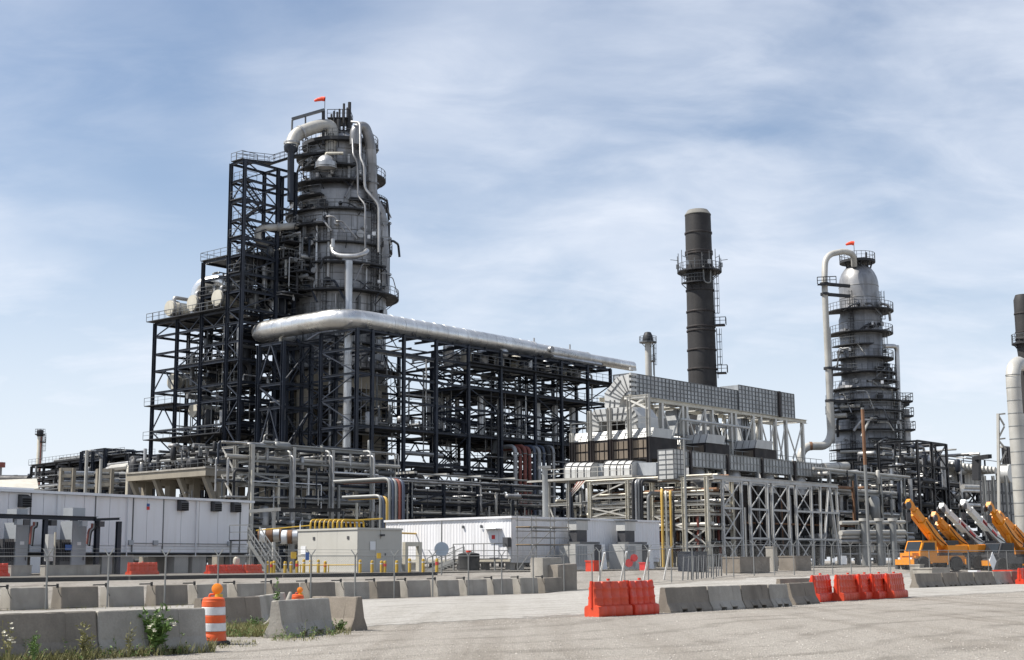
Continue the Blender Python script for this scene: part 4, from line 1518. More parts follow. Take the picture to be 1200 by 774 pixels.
# round sign seen from behind
g = G(at(517.5, 671, 82))
t = thing('round_sign', 'round grey-blue sign disc on a post, seen from behind', 'sign', g)
rod(t, 'post', g, g + UP * 3.1, .09, 'galv')
zc = zat(g, 644)
MB().tube([V((g.x, g.y - .06, zc)), V((g.x, g.y - .03, zc))], .42, 22).build('disc', 'sign_back', t, True)
for (x, y, Y, mt, lab, wd, hd) in ((344, 651, 60, 'yellow_paint', 'small yellow notice on the fence beside the stairs', .3, .3), (444, 651.5, 64, 'yellow_paint', 'small yellow notice on the fence before the shelter', .26, .26),
                                   (360, 652, 66, 'blue_paint', 'small dark notice on the beige shelter side of the fence', .2, .35),
                                   (1151, 657, 122, 'sign_white', 'white square notice on the fence near the tall pole', 1.3, 1.3)):
    if mt == 'sign_white':
        continue
    q = on(fl + UP * 1.2 - B * .07, A, x)
    o = MB().box(V((q.x, q.y, zat(q, y) - hd / 2)), wd, .02, hd, A, B).build('fence_notice', mt, None)
    tag(o, lab, 'sign', None)
for x, y, s_, lab in ((989, 656.5, .62, 'white square notice on the gate fence near the lattice frame'), (977, 657, .3, 'small white notice left of the square notice on the gate fence')):
    q = on(fr2 + UP * 1.2 - B * .08, A, x)
    o = MB().box(V((q.x, q.y, zat(q, y) - s_ / 2)), s_ * 1.3, .02, s_, A, B).build('fence_notice', 'sign_white', None)
    tag(o, lab, 'sign', None)
# warning diamond by the cranes
q = G(on(fr2 + B * -3.2 + UP * 1.2, A, 1163))
t = thing('diamond_sign', 'diamond sign seen from behind on the fence before the cranes', 'sign', q)
zc = zat(q, 658)
MB().prism([V((q.x, q.y, zc)) + A * .75, V((q.x, q.y, zc)) + UP * .75, V((q.x, q.y, zc)) - A * .75, V((q.x, q.y, zc)) - UP * .75], B * -.03).build('plate', 'sign_white', t)
rod(t, 'post', q, V((q.x, q.y, zc + .5)) + B * .05, .08, 'galv')

# ------------------------------------------------------------------ plant helpers
def steel_frame(t, O, us, vs, levels, mt='steel_navy', cw=.5, bw=.3, bh=.5, top=None, skip=None, braces=None, brw=.22, dir_u=None, dir_v=None, z0=None, girts=True, shape='H', bmt=None):
    """columns on the grid us x vs; beams at every level; braces: list of (face, i, k, kind)"""
    du, dv = dir_u or A, dir_v or B
    bmt = bmt or mt

    def P(u, v, z):
        q = O + du * u + dv * v
        return V((q.x, q.y, z))

    def has(i, j, z):
        return (top is None or z <= top(i, j) + .01) and not (skip and skip(i, j))
    for i, u in enumerate(us):
        for j, v in enumerate(vs):
            if skip and skip(i, j):
                continue
            zt_ = top(i, j) if top else levels[-1]
            b = P(u, v, 0)
            b.z = gz(b.x, b.y) if z0 is None else z0
            member(t, 'column', b, P(u, v, zt_ + .1), cw, cw, mt, shape)
    for k, z in enumerate(levels):
        for j, v in enumerate(vs):
            for i in range(len(us) - 1):
                if has(i, j, z) and has(i + 1, j, z):
                    member(t, 'beam', P(us[i], v, z), P(us[i + 1], v, z), bw, bh, bmt, 'H')
        for i, u in enumerate(us):
            for j in range(len(vs) - 1):
                if has(i, j, z) and has(i, j + 1, z):
                    member(t, 'beam', P(u, vs[j], z - .04), P(u, vs[j + 1], z - .04), bw * .95, bh * .95, bmt, 'H')
    for (face, line, i, k, kind) in braces or []:
        za = levels[k - 1] if k > 0 else (gz(O.x, O.y) + .5 if z0 is None else z0 + .3)
        zb_ = levels[k]
        if face == 'u':                      # in a plane v = vs[line], bay i along u
            a, b = (us[i], vs[line]), (us[i + 1], vs[line])
            if not (has(i, line, zb_) and has(i + 1, line, zb_)):
                continue
        else:                                # in a plane u = us[line], bay i along v
            a, b = (us[line], vs[i]), (us[line], vs[i + 1])
            if not (has(line, i, zb_) and has(line, i + 1, zb_)):
                continue
        mid = ((a[0] + b[0]) / 2, (a[1] + b[1]) / 2)
        e = .03
        if kind in ('/', 'X'):
            member(t, 'brace', P(*a, za), P(*b, zb_), brw, brw, bmt)
        if kind in ('\\', 'X'):
            o_ = du * e if face == 'v' else dv * e
            member(t, 'brace', P(*a, zb_) + o_, P(*b, za) + o_, brw * .96, brw * .96, bmt)
        if kind == 'V':
            member(t, 'brace', P(*a, zb_), P(*mid, za), brw, brw, bmt)
            member(t, 'brace', P(*b, zb_), P(*mid, za), brw, brw, bmt)
        if kind == '^':
            member(t, 'brace', P(*a, za), P(*mid, zb_), brw, brw, bmt)
            member(t, 'brace', P(*b, za), P(*mid, zb_), brw, brw, bmt)
    return P


def deck(t, P, u0, u1, v0, v1, z, mt='grating', rail='', th=.12, rmt='rail_grey'):
    o = MB().prism([P(u0, v0, z), P(u1, v0, z), P(u1, v1, z), P(u0, v1, z)], UP * th).build('deck', mt, t)
    c = [P(u0, v0, z + th), P(u1, v0, z + th), P(u1, v1, z + th), P(u0, v1, z + th)]
    m = MB()
    for ch, (a, b) in {'f': (0, 1), 'r': (1, 2), 'b': (2, 3), 'l': (3, 0)}.items():
        if ch in rail:
            railing(m, [c[a], c[b]], 1.1, .032, 1.6)
    if m.v:
        m.build('railing', rmt, o)
    return o


def clutter(t, P, box_, n_, mats, dmin, dmax, seed, kinds='hhhvvec'):
    u0, u1, v0, v1, z0, z1 = box_
    r = random.Random(seed)
    for k in range(n_):
        kd = r.choice(kinds)
        u, v, z = r.uniform(u0, u1), r.uniform(v0, v1), r.uniform(z0, z1)
        d = dmin + (dmax - dmin) * r.random() ** 2.2
        mt = r.choice(mats)
        if kd == 'h':
            if r.random() < .6:
                L = r.uniform(.35, 1) * (u1 - u0)
                a = r.uniform(u0, u1 - L)
                rod(t, 'pipe', P(a, v, z), P(a + L, v, z), d, mt, 8)
            else:
                L = r.uniform(.4, 1) * (v1 - v0)
                a = r.uniform(v0, v1 - L)
                rod(t, 'pipe', P(u, a, z), P(u, a + L, z), d, mt, 8)
        elif kd == 'v':
            L = r.uniform(.15, .6) * (z1 - z0)
            a = r.uniform(z0, z1 - L)
            rod(t, 'pipe', P(u, v, a), P(u, v, a + L), d, mt, 8)
        elif kd == 'e':
            L = r.uniform(.2, .55) * (u1 - u0) * r.choice((-1, 1))
            D = r.uniform(.12, .4) * (z1 - z0)
            u2 = min(u1, max(u0, u + L))
            z2 = max(z0, z - D)
            pts = [P(u, v, z2), P(u, v, z), P(u2, v, z)]
            if r.random() < .5:
                pts.append(P(u2, min(v1, v + r.uniform(.5, 3)), z))
            if abs(u2 - u) > .5 and z - z2 > .4:
                pipe(t, pts, d, mt, 8, d * 1.5, 'pipe', 4)
        elif kd == 'c':
            L = r.uniform(1.2, 3)
            D = d * r.uniform(1.6, 2.4)
            c = P(u, v, z)
            ax = r.choice((A, B, UP))
            p, q = c - ax * L / 2, c + ax * L / 2
            e = ax * D * .22
            MB().tube([p - e, p - e * .6, p, q, q + e * .6, q + e], D / 2, 12, True, [D * .2, D * .4, D * .5, D * .5, D * .4, D * .2]).build('vessel', mt, t, True)


def platform(t, c, r0, r1, z, a0, a1, rail=True, mt='grating', n=None, brackets=True, th=.2):
    n = n or max(6, int(abs(a1 - a0) / rad(9)))
    base = V((c.x, c.y, z))
    o = MB().lathe(base, [(r0, 0), (r1, 0), (r1, th), (r0, th)], n, a0, a1, True)
    o = o.build('platform', mt, t)
    if rail:
        m = MB()
        pts = [base + V((math.cos(a0 + (a1 - a0) * k / n) * (r1 - .05), math.sin(a0 + (a1 - a0) * k / n) * (r1 - .05), th)) for k in range(n + 1)]
        railing(m, pts, 1.15, .034, 9)
        m.build('railing', 'rail_grey', o)
    if brackets:
        for k in range(0, n + 1, 4):
            a = a0 + (a1 - a0) * k / n
            d = V((math.cos(a), math.sin(a), 0))
            member(o, 'bracket', base + d * (r1 - .1), base + d * r0 - UP * (r1 - r0) * .8, .1, .1, mt)
    return o


def ladder(t, p, z0, z1, out, mt='rail_grey'):
    s_ = V((-out.y, out.x, 0))
    m = MB()
    for k in (-1, 1):
        m.bar(V((p.x, p.y, z0)) + s_ * .25 * k, V((p.x, p.y, z1)) + s_ * .25 * k, .07, .07)
    z = z0 + .4
    while z < z1:
        m.bar(V((p.x, p.y, z)) - s_ * .25, V((p.x, p.y, z)) + s_ * .25, .04, .04)
        z += .45
    z = z0 + 2.2
    while z < z1:
        q = V((p.x, p.y, z))
        pts = [q - s_ * .35, q - s_ * .38 + out * .45, q + out * .75, q + s_ * .38 + out * .45, q + s_ * .35]
        for a, b in zip(pts[:-1], pts[1:]):
            m.bar(a, b, .05, .05)
        z += 1.2
    for off in (-s_ * .38 + out * .45, out * .75, s_ * .38 + out * .45):
        m.bar(V((p.x, p.y, z0 + 2.2)) + off, V((p.x, p.y, z1)) + off, .045, .045)
    return m.build('caged_ladder', mt, t)


def windsock(p, label, h=3.0, d=V((-1, 0, 0)), L=1.5):
    t = thing('windsock', label, 'windsock', p)
    rod(t, 'mast', p, p + UP * h, .09, 'steel_dark')
    q = p + UP * (h - .15)
    s_ = V((-d.y, d.x, 0))
    MB().tube([q, q + d * L * .3 + UP * .06, q + d * L * .7 - UP * .06, q + d * L - UP * .22], .3, 10, False, [.36, .32, .25, .16]).build('sleeve', 'windsock', t, True)
    return t


PIPES = ['alu_dull', 'alu_dull', 'steel_dark', 'rail_grey', 'galv', 'steel_navy', 'alu']
DARKP = ['steel_dark', 'steel_navy', 'alu_dull', 'steel_dark', 'rail_grey', 'alu_dull']

# ------------------------------------------------------------------ left process frame
zref = 34.0
O1 = at(282, 400, 193)
O1 = V((O1.x, O1.y, 0))
v1_ = [0] + [(on(O1 + UP * zref, B, x) - O1 - UP * zref).dot(B) for x in (266, 236, 207.5, 181)]
u1_ = [0] + [(on(O1 + UP * 45, A, x) - O1 - UP * 45).dot(A) for x in (324, 345)]
zdeck = zat(O1 + UP * 30, 361)
ztall = zat(O1 + UP * 50, 188)
lv = [zat(O1 + UP * 30, y) for y in (525, 495, 466, 447, 420, 399, 377)] + [zdeck]
lv2 = [zat(O1 + UP * 45, y) for y in (340, 320, 298, 278, 256, 234, 210)] + [ztall]
f1 = thing('process_frame', 'tall dark blue steel frame full of pipework left of the main column', 'steel structure', G(O1))


def top1(i, j):
    return ztall if j <= 1 else (lv2[2] if j == 2 and i < 2 else zdeck)


br = []
for k in range(1, 15):
    br.append(('v', 0, 0, k, '/' if k % 2 else '\\'))
    br.append(('v', 1, 0, k, '\\' if k % 2 else '/'))
for k in range(8, 16):
    br.append(('u', 0, 0, k, '\\' if k % 2 else '/'))
    br.append(('u', 1, 0, k, '/' if k % 2 else '\\'))
for j, k, kd in ((1, 7, 'V'), (2, 7, 'V'), (3, 7, '\\'), (3, 1, '/'), (1, 5, '^'), (2, 5, '\\'), (2, 4, '/'), (1, 3, '/'), (3, 2, '^'), (2, 1, '^'), (1, 1, '\\'), (3, 4, '^'), (1, 0, 'X'), (2, 0, '/'), (3, 0, '/')):
    br.append(('v', 0, j, k, kd))
    br.append(('v', 1, j, k, 'X' if k in (2, 4, 6) else kd))
P1 = steel_frame(f1, O1, u1_, v1_, lv + lv2, 'steel_navy', .44, .22, .34, top1, None, br, .15)
uu = u1_
for k in (0, 2):
    deck(f1, P1, -.3, uu[1], v1_[1], v1_[2] + .3, lv2[k] + .22, 'grating', 'lfb')
clutter(f1, P1, (.5, uu[1] + 4, v1_[1], v1_[2], zdeck + 1, lv2[2] - .5), 40, DARKP + ['alu_dull', 'galv'], .12, .6, 56, 'hvvec')
deck(f1, P1, -1.0, uu[2], v1_[1] + .3, v1_[4] + .8, zdeck + .26, 'grating', 'lf')
railing(MB(), [P1(-1.0, v1_[4] + .8, zdeck + .4), P1(-1.0, v1_[1] + .3, zdeck + .4)], 1.1, .034, 1.5).build('railing', 'rail_grey', f1)
deck(f1, P1, -.8, uu[1] * .9, v1_[3] - .3, v1_[4] + .9, lv[2] + .26, 'grating', 'l')
deck(f1, P1, -.8, uu[2], v1_[1], v1_[4] + .9, lv[1] - 1.3, 'grating', 'l')
deck(f1, P1, 0, uu[2], v1_[1], v1_[3], lv[4] + .26, 'grating', 'l')
deck(f1, P1, 0, uu[2], v1_[1], v1_[4], lv[0] - 2.5, 'grating', 'l')
for k in range(8, 16):
    lvl = (lv + lv2)[k]
    deck(f1, P1, -.3 if k % 2 else .3, uu[1] * (.95 if k < 11 else .4), .3, v1_[1] - .3, lvl + .22, 'grating', 'lf')
# stairs that zigzag up the tall part
for k in range(7, 14):
    a, b = (lv + lv2)[k], (lv + lv2)[k + 1]
    s_ = (k % 2 == 0)
    p, q = P1(uu[1] * (.25 if s_ else .8), 2.2, a + .4), P1(uu[1] * (.8 if s_ else .25), 2.2, b + .4)
    for e in (-.5, .5):
        member(f1, 'stair_stringer', p + B * e, q + B * e, .08, .3, 'steel_navy')
    m = MB()
    for e in (-.5, .5):
        m.bar(p + B * e + UP * 1.0, q + B * e + UP * 1.0, .06, .06)
        m.bar(p + B * e + UP * .5, q + B * e + UP * .5, .05, .05)
    for i in range(9):
        c = p + (q - p) * ((i + .5) / 9)
        m.bar(c - B * .5, c + B * .5, .25, .04)
    m.build('stair_flight', 'rail_grey', f1)
# top walkway bridging to the column
wz = zat(O1 + UP * 50, 184)
wk = [P1(.4, v1_[1] * .2, wz), P1(5.5, .2, wz + .1)]
e_ = at(343, 183, 201)
e2 = at(398, 170, 203)
pts = [P1(.2, 1.5, ztall + .3), P1(6.5, 0, ztall + .3), V((e_.x, e_.y, zat(e_, 184))), V((e2.x, e2.y, zat(e2, 178)))]
lm = u1_[1]
clutter(f1, P1, (lm, lm + 9, -3.5, 3.5, zdeck + 2, lv2[4]), 110, DARKP + ['alu', 'galv'], .15, .8, 57, 'hvveecc')
clutter(f1, P1, (1, lm + 3, .2, v1_[4], lv[0], zdeck), 60, ['galv', 'rail_grey', 'galv_pale', 'alu_dull'], .08, .22, 59, 'hhvv')  # thin pale pipes added to read as sunlit highlights on the steel
clutter(f1, P1, (0.5, lm + 3, .2, v1_[1], zdeck, lv2[3]), 36, ['rail_grey', 'steel_navy', 'galv', 'steel_dark'], .08, .3, 60, 'hhvve')
for k in range(8, 12):
    deck(f1, P1, lm + .2, lm + 5 + (k % 3), -2.5, 3.0 + (k % 2), (lv + lv2)[k] + .22, 'grating', 'lf')
pts[1] = at(318, 192, 199)
m, mr_ = MB(), MB()
for a, b in zip(pts[:-1], pts[1:]):
    m.bar(a, b, 1.5, .3)
    sd = (b - a).cross(UP).normalized() * .72
    for s_ in (-1, 1):
        n_ = max(1, int((b - a).length / 1.8))
        for k in range(n_ + 1):
            p = a + (b - a) * k / n_ + sd * s_
            mr_.bar(p, p + UP * 1.2, .055, .055)
        mr_.bar(a + sd * s_ + UP * 1.2, b + sd * s_ + UP * 1.2, .07, .07)
        mr_.bar(a + sd * s_ + UP * .65, b + sd * s_ + UP * .65, .055, .055)
wkw = m.build('walkway', 'grating', f1)
mr_.build('railing', 'rail_grey', wkw)
clutter(f1, P1, (1.0, uu[2] + 5, v1_[1], v1_[3], lv[0], lv[3]), 60, DARKP, .2, .8, 51)
clutter(f1, P1, (1.0, uu[2] + 5, .5, v1_[3], lv[3], zdeck - 1), 70, DARKP, .2, .9, 52)
clutter(f1, P1, (2.0, uu[2] + 4, .3, v1_[1] + 2, zdeck + 1, lv2[3]), 80, DARKP, .2, 1.0, 53, 'hvveecc')
clutter(f1, P1, (.5, uu[2], -.5, v1_[4], 14, lv[0] + 1), 50, DARKP + ['galv', 'vessel_cream'], .2, .8, 54)
clutter(f1, P1, (3, uu[2] + 3, v1_[1], v1_[3], zdeck + .6, zdeck + 5.5), 24, ['alu_dull', 'steel_dark', 'alu', 'steel_navy'], .2, .7, 55, 'hvec')


# exchangers: drums with flanged round end facing us
def exchanger(p, D, L, label, mt='vessel_cream', group='exchanger drums in the left steel frame', ax=None):
    ax = ax or A
    t = thing('heat_exchanger', label, 'vessel', p, group)
    c = p + UP * (D * .62)
    q = c + ax * L
    MB().tube([c, c + ax * .01, q, q + ax * .3, q + ax * .55], D / 2, 28, True, [D * .46, D * .46, D * .46, D * .4, D * .2]).build('shell', mt, t, True)
    MB().tube([c - ax * .28, c], D / 2, 28).build('channel_cover', mt, t, True)
    MB().tube([c - ax * .05, c + ax * .22], D * .54, 28).build('flange', 'alu_dull', t, True)
    MB().tube([c + ax * .9, c + ax * 1.1], D * .53, 28).build('flange', 'alu_dull', t, True)
    MB().lathe(c - ax * .28, [(0, 0)] * 2, 4) if False else None
    for k in (.22, .72):
        s_ = c + ax * L * k
        w_ = V((-ax.y, ax.x, 0))
        MB().prism([V((s_.x, s_.y, p.z)) + w_ * D * .4, V((s_.x, s_.y, p.z)) - w_ * D * .4, s_ - w_ * D * .44, s_ + w_ * D * .44], ax * .25).build('saddle', 'steel_navy', t)
    n0 = c + ax * .6 + UP * D * .4
    pipe(t, [n0, n0 + UP * D * .35, n0 + UP * D * .35 + ax * 2.6], D * .26, 'alu_dull', 10, D * .3, 'nozzle')
    return t


for i, (x, y, D) in enumerate(((199.8, 361.5, 2.25), (226.5, 355.6, 2.3), (255.5, 349.5, 2.3))):
    e = pl(x, y, P1(-.3, 0, 0), A)
    exchanger(V((e.x, e.y, e.z - D * .62)), D, 4.6, ['cream round-ended drum on the top deck of the left frame, outermost', 'cream round-ended drum on the top deck of the left frame, middle', 'cream round-ended drum on the top deck, beside the tall frame'][i])
for i, (x, y, D) in enumerate(((203, 447.5, 2.3), (227.5, 481, 2.0))):
    e = pl(x, y, P1(2.0, 0, 0), A)
    exchanger(V((e.x, e.y, e.z - D * .62)), D, 5.0, ['cream drum on the small upper landing inside the left frame', 'cream drum on the lower deck inside the left frame'][i])
# silver elbows behind the drums
for i, (pp, dd) in enumerate((((231, 352, 202), 2.0), ((247, 350, 203), 1.7), ((270, 340, 203), 1.6))):
    p = at(*pp)
    tp = zat(p, pp[1] - 20)
    t = thing('overhead_elbow', 'polished silver pipe elbow over the drums, ' + ['largest and outermost', 'behind the middle drum', 'beside the tall frame'][i], 'pipe', V((p.x, p.y, zdeck)), 'silver elbows over the drums')
    pts = [V((p.x, p.y, zdeck + .4)), V((p.x, p.y, tp)), V((p.x, p.y, tp)) - B * (5 + i) + A * 2, V((p.x, p.y, zdeck)) - B * (5 + i) + A * 2]
    pipe(t, pts, dd, 'alu_bright', 16, 2.4, 'elbow_pipe', 7)
    ring(t, 'flange', V((p.x, p.y, zdeck + 1.2)), UP, dd * .56, .25, 'alu_dull')
# white pipe bend on the tall frame
t = thing('return_bend', 'pale insulated pipe bend sticking out of the tall frame beside the column', 'pipe', at(302, 300, 196))
pipe(t, [at(348, 265, 200), at(328, 266.5, 197), at(302, 267.5, 196), at(302, 284, 196), at(310, 287, 198), at(322, 286, 203)], 1.0, 'galv_pale', 14, 1.6, 'bend_pipe', 6)
ring(t, 'flange', at(326, 266.5, 197), at(302, 267.5, 196) - at(328, 266.5, 197), .7, .3, 'alu_dull')

# concrete table the frame stands on
CT = at(241, 549, 188)
cl_ = (on(CT, B, 148) - CT).dot(B)
ct = thing('concrete_table', 'long weathered concrete table deck on bracketed columns below the left frame', 'concrete deck', G(CT))
z_ = CT.z
c = V((CT.x, CT.y, 0))
th = (zat(CT, 549) - zat(CT, 557.5))
MB().prism([c + UP * (z_ - th), c + A * 16 + UP * (z_ - th), c + A * 16 + B * cl_ + UP * (z_ - th), c + B * cl_ + UP * (z_ - th)], UP * th).build('slab', 'fireproof', ct)
MB().prism([c - A * .15 - B * .15 + UP * (z_ + .003), c + A * 16 - B * .15 + UP * (z_ + .003), c + A * 16 + B * cl_ + UP * (z_ + .003), c - A * .15 + B * cl_ + UP * (z_ + .003)], UP * .22).build('kerb', 'concrete_pale', ct)
nb = 3
for k in range(nb + 1):
    v = 1.0 + (cl_ - 1.5) * k / nb
    for u in (3.2, 11):
        p = c + A * u + B * v
        MB().box(G(p, -.2), 1.1, 1.1, z_ - th - gz(p.x, p.y) + .19, A, B).build('column', 'fireproof', ct)
        if u < 5:
            MB().prism([p + UP * (z_ - th - .01) - A * 2.9 + B * .35, p + UP * (z_ - th - .01) - A * 2.1 + B * .35, p + UP * (z_ - th - 3.6) - A * .54 + B * .35, p + UP * (z_ - th - 4.6) - A * .54 + B * .35], B * -.7).build('bracket', 'fireproof', ct)
    p = c + A * 3.2 + B * v
    MB().prism([p - A * 1.9 + B * .36 + UP * (z_ - th - .8), p + A * 12 + B * .36 + UP * (z_ - th - .8), p + A * 12 + B * .36 + UP * (z_ - th - .012), p - A * 1.9 + B * .36 + UP * (z_ - th - .012)], B * -.72).build('cross_beam', 'fireproof', ct)
m = MB()
railing(m, [c - A * .05 + UP * (z_ + .22), c - A * .05 + B * cl_ + UP * (z_ + .22)], 1.1, .034, 1.6)
m.build('railing', 'rail_grey', ct)


def Pc(u, v, z):
    q = c + A * u + B * v
    return V((q.x, q.y, z))


clutter(ct, Pc, (.8, 6, .5, cl_ - .5, z_ + .5, z_ + 3.6), 70, DARKP + ['galv', 'rail_grey'], .2, .7, 61, 'hvvvec')
clutter(ct, Pc, (1, 14, .5, cl_, 2.5, z_ - 2.6), 60, PIPES + ['vessel_cream', 'rust', 'galv_pale'], .15, .55, 62, 'hhve')

# ------------------------------------------------------------------ main column
TCN = at(397, 300, 206)
C0 = V((TCN.x, TCN.y, 0))


def tz(y):
    return zat(C0 + UP * 30, y)


def pxm(px_):
    return px_ * 206 / F


RB = pxm(57)
nrv = random.Random(88)
vc = thing('vacuum_column', 'huge grey clad refinery column ringed by platforms, tallest thing on site', 'distillation tower', G(C0))
RU = pxm(36.5)
RMD = pxm(47)
prof = [(RB, tz(452)), (RB, tz(262))]
for k in range(1, 7):
    a = k / 7 * math.pi / 2
    prof.append((RMD + (RB - RMD) * math.cos(a), tz(262) + (tz(254) - tz(262)) * math.sin(a)))
prof += [(RMD, tz(253)), (RMD, tz(236))]
for k in range(1, 7):
    a = k / 7 * math.pi / 2
    prof.append((RU + (RMD - RU) * math.cos(a), tz(236) + (tz(223) - tz(236)) * math.sin(a)))
prof += [(RU, tz(222)), (RU, tz(178))]
for k in range(1, 7):
    a = k / 6 * math.pi / 2
    prof.append((max(.01, RU * math.cos(a)), tz(178) + (tz(154) - tz(178)) * math.sin(a)))
MB().lathe(C0, prof, 56).build('shell', 'alu_column', vc, True)
z = tz(448)
while z < tz(180):
    if z < tz(264):
        ring(vc, 'cladding_band', V((C0.x, C0.y, z)), UP, RB + .04, .16, 'seam', 'tor48')
    elif tz(252) < z < tz(237):
        ring(vc, 'cladding_band', V((C0.x, C0.y, z)), UP, RMD + .04, .16, 'seam', 'tor48')
    elif z > tz(221):
        ring(vc, 'cladding_band', V((C0.x, C0.y, z)), UP, RU + .04, .16, 'seam', 'tor48')
    z += 2.15
# vertical cladding seams
m_ = random.Random(9)
for k in range(26):
    a = -math.pi * .5 + (k - 13) * .125
    d = V((math.cos(a), math.sin(a), 0))
    for (r_, za, zb_) in ((RB, tz(445), tz(400)), (RB, tz(395), tz(352)), (RB, tz(345), tz(300)), (RB, tz(292), tz(263))):
        if m_.random() < .55:
            q = C0 + d * (r_ + .01)
            member(vc, 'cladding_seam', V((q.x, q.y, za + .2)), V((q.x, q.y, zb_ - .3)), .05, .09, 'seam')
# lower neck, inner dark drum, concrete table and legs
MB().lathe(C0, [(RB * .62, 3), (RB * .62, tz(452))], 32).build('inner_skirt', 'furnace_black', vc, True)
MB().lathe(C0, [(0, tz(462)), (RB + .7, tz(462)), (RB + .7, tz(446)), (RB + .1, tz(446))], 8, rad(22.5)).build('table_ring', 'fireproof', vc)
for k in range(8):
    a = rad(-90 + 12 + k * 45)
    q = C0 + V((math.cos(a), math.sin(a), 0)) * (RB * .93)
    d = V((math.cos(a), math.sin(a), 0))
    MB().box(G(q), 2.3, 1.7, tz(462) - gz(q.x, q.y) - .003, V((-d.y, d.x, 0)), d).build('table_leg', 'fireproof', vc)
for yy, r_ in ((512, RB + 1.0), (484, RB + .2)):
    platform(vc, C0, RB * .7, r_ + 1.2, tz(yy), rad(180), rad(360), True)
platform(vc, C0, RB, RB + 2.3, tz(441), rad(150), rad(380))
platform(vc, C0, RB, RB + 1.2, tz(411), rad(190), rad(330))
platform(vc, C0, RB, RB + 1.9, tz(352), rad(140), rad(400))
platform(vc, C0, RB, RB + .9, tz(297), rad(175), rad(395))
platform(vc, C0, RB, RB + 3.4, tz(333), rad(185), rad(250))
platform(vc, C0, RB, RB + 2.2, tz(310), rad(175), rad(225))
platform(vc, C0, RB, RB + 2.0, tz(278), rad(180), rad(262))
platform(vc, C0, RB, RB + 1.6, tz(321), rad(250), rad(330))
platform(vc, C0, RB, RB + 1.4, tz(381), rad(185), rad(270))
platform(vc, C0, RB, RB + 1.4, tz(396), rad(280), rad(350))
platform(vc, C0, RMD, RMD + 1.6, tz(241), rad(180), rad(255))
for k in range(26):
    a = rad(nrv.uniform(188, 352))
    d = V((math.cos(a), math.sin(a), 0))
    lo, hi = nrv.choice(((436, 356), (348, 300), (294, 262), (221, 180), (408, 352), (345, 262)))
    rr2 = (RU if lo < 250 else RB) + nrv.uniform(.35, .8)
    D = nrv.choice((.18, .25, .32, .45))
    q = C0 + d * rr2
    rod(vc, 'riser', V((q.x, q.y, tz(lo))), V((q.x, q.y, tz(hi) - nrv.uniform(0, 2))), D, nrv.choice(['alu_dull', 'alu', 'steel_dark', 'rail_grey']), 8)
platform(vc, C0, RMD, RB + .9, tz(259), rad(150), rad(310))
platform(vc, C0, RMD, RB + .2, tz(246), rad(290), rad(380))
platform(vc, C0, RU, RMD + 1.4, tz(224.5), rad(180), rad(318))
platform(vc, C0, RU, RU + 1.9, tz(206), rad(205), rad(300))
platform(vc, C0, RU, RU + 2.4, tz(213), rad(330), rad(400))
platform(vc, C0, .4, RU + 1.2, tz(176), rad(130), rad(400), True, 'grating', None, True, .5)
platform(vc, C0, RU, RU + 2.0, tz(190), rad(150), rad(230))
# nozzles and manways round each floor
nr = random.Random(14)
for (yy, r_, n_) in ((434, RB, 9), (405, RB, 8), (375, RB, 6), (344, RB, 11), (322, RB, 10), (290, RB, 12), (272, RB, 9), (250, RMD, 11), (240, RMD, 6), (217, RU, 9), (199, RU, 7)):
    for k in range(n_):
        a = rad(nr.uniform(185, 355))
        d = V((math.cos(a), math.sin(a), 0))
        z = tz(yy) + nr.uniform(-1.0, .8)
        q = V((C0.x, C0.y, z)) + d * (r_ - .1)
        L, D = nr.uniform(.5, 1.1), nr.choice((.35, .45, .6, .9))
        nz = MB().tube([q, q + d * L], D / 2, 10).build('nozzle', nr.choice(['alu_dull', 'alu', 'steel_dark', 'vessel_cream']), vc, True)
        MB().tube([q + d * L, q + d * (L + .14)], D * .68, 12).build('flange', nr.choice(['steel_dark', 'alu_dull']), nz, True)
        if nr.random() < .6:
            s_ = V((-d.y, d.x, 0)) * nr.choice((-1, 1))
            e = q + d * (L + .5)
            pipe(vc, [q + d * L, e, e + s_ * nr.uniform(.8, 3), e + s_ * 3 - UP * nr.uniform(1, 4)], D * .4, nr.choice(['alu_column', 'steel_navy', 'steel_dark']), 8, .5, 'pipe', 3)
# small white instrument boxes round the floors
for k in range(16):
    a = rad(nr.uniform(200, 350))
    z = tz(nr.choice((345, 292, 436, 254, 219)) - nr.uniform(0, 6))
    q = V((C0.x, C0.y, z)) + V((math.cos(a), math.sin(a), 0)) * ((RU if z > tz(240) else RB) + .8)
    MB().box(q, .4, .3, .55).build('instrument_box', 'sign_white', vc)
for k, a in enumerate((rad(262), rad(318), rad(215))):
    d = V((math.cos(a), math.sin(a), 0))
    for za, zb_ in ((tz(440), tz(414)), (tz(411), tz(352)), (tz(352), tz(297)), (tz(297), tz(259))):
        if k == 1 or nr.random() < .75:
            ladder(vc, C0 + d * (RB + .35), za + .3, zb_ + 1.1, d, 'steel_dark')
    ladder(vc, C0 + d * (RU + .3), tz(222), tz(176) + 1, d, 'steel_dark')
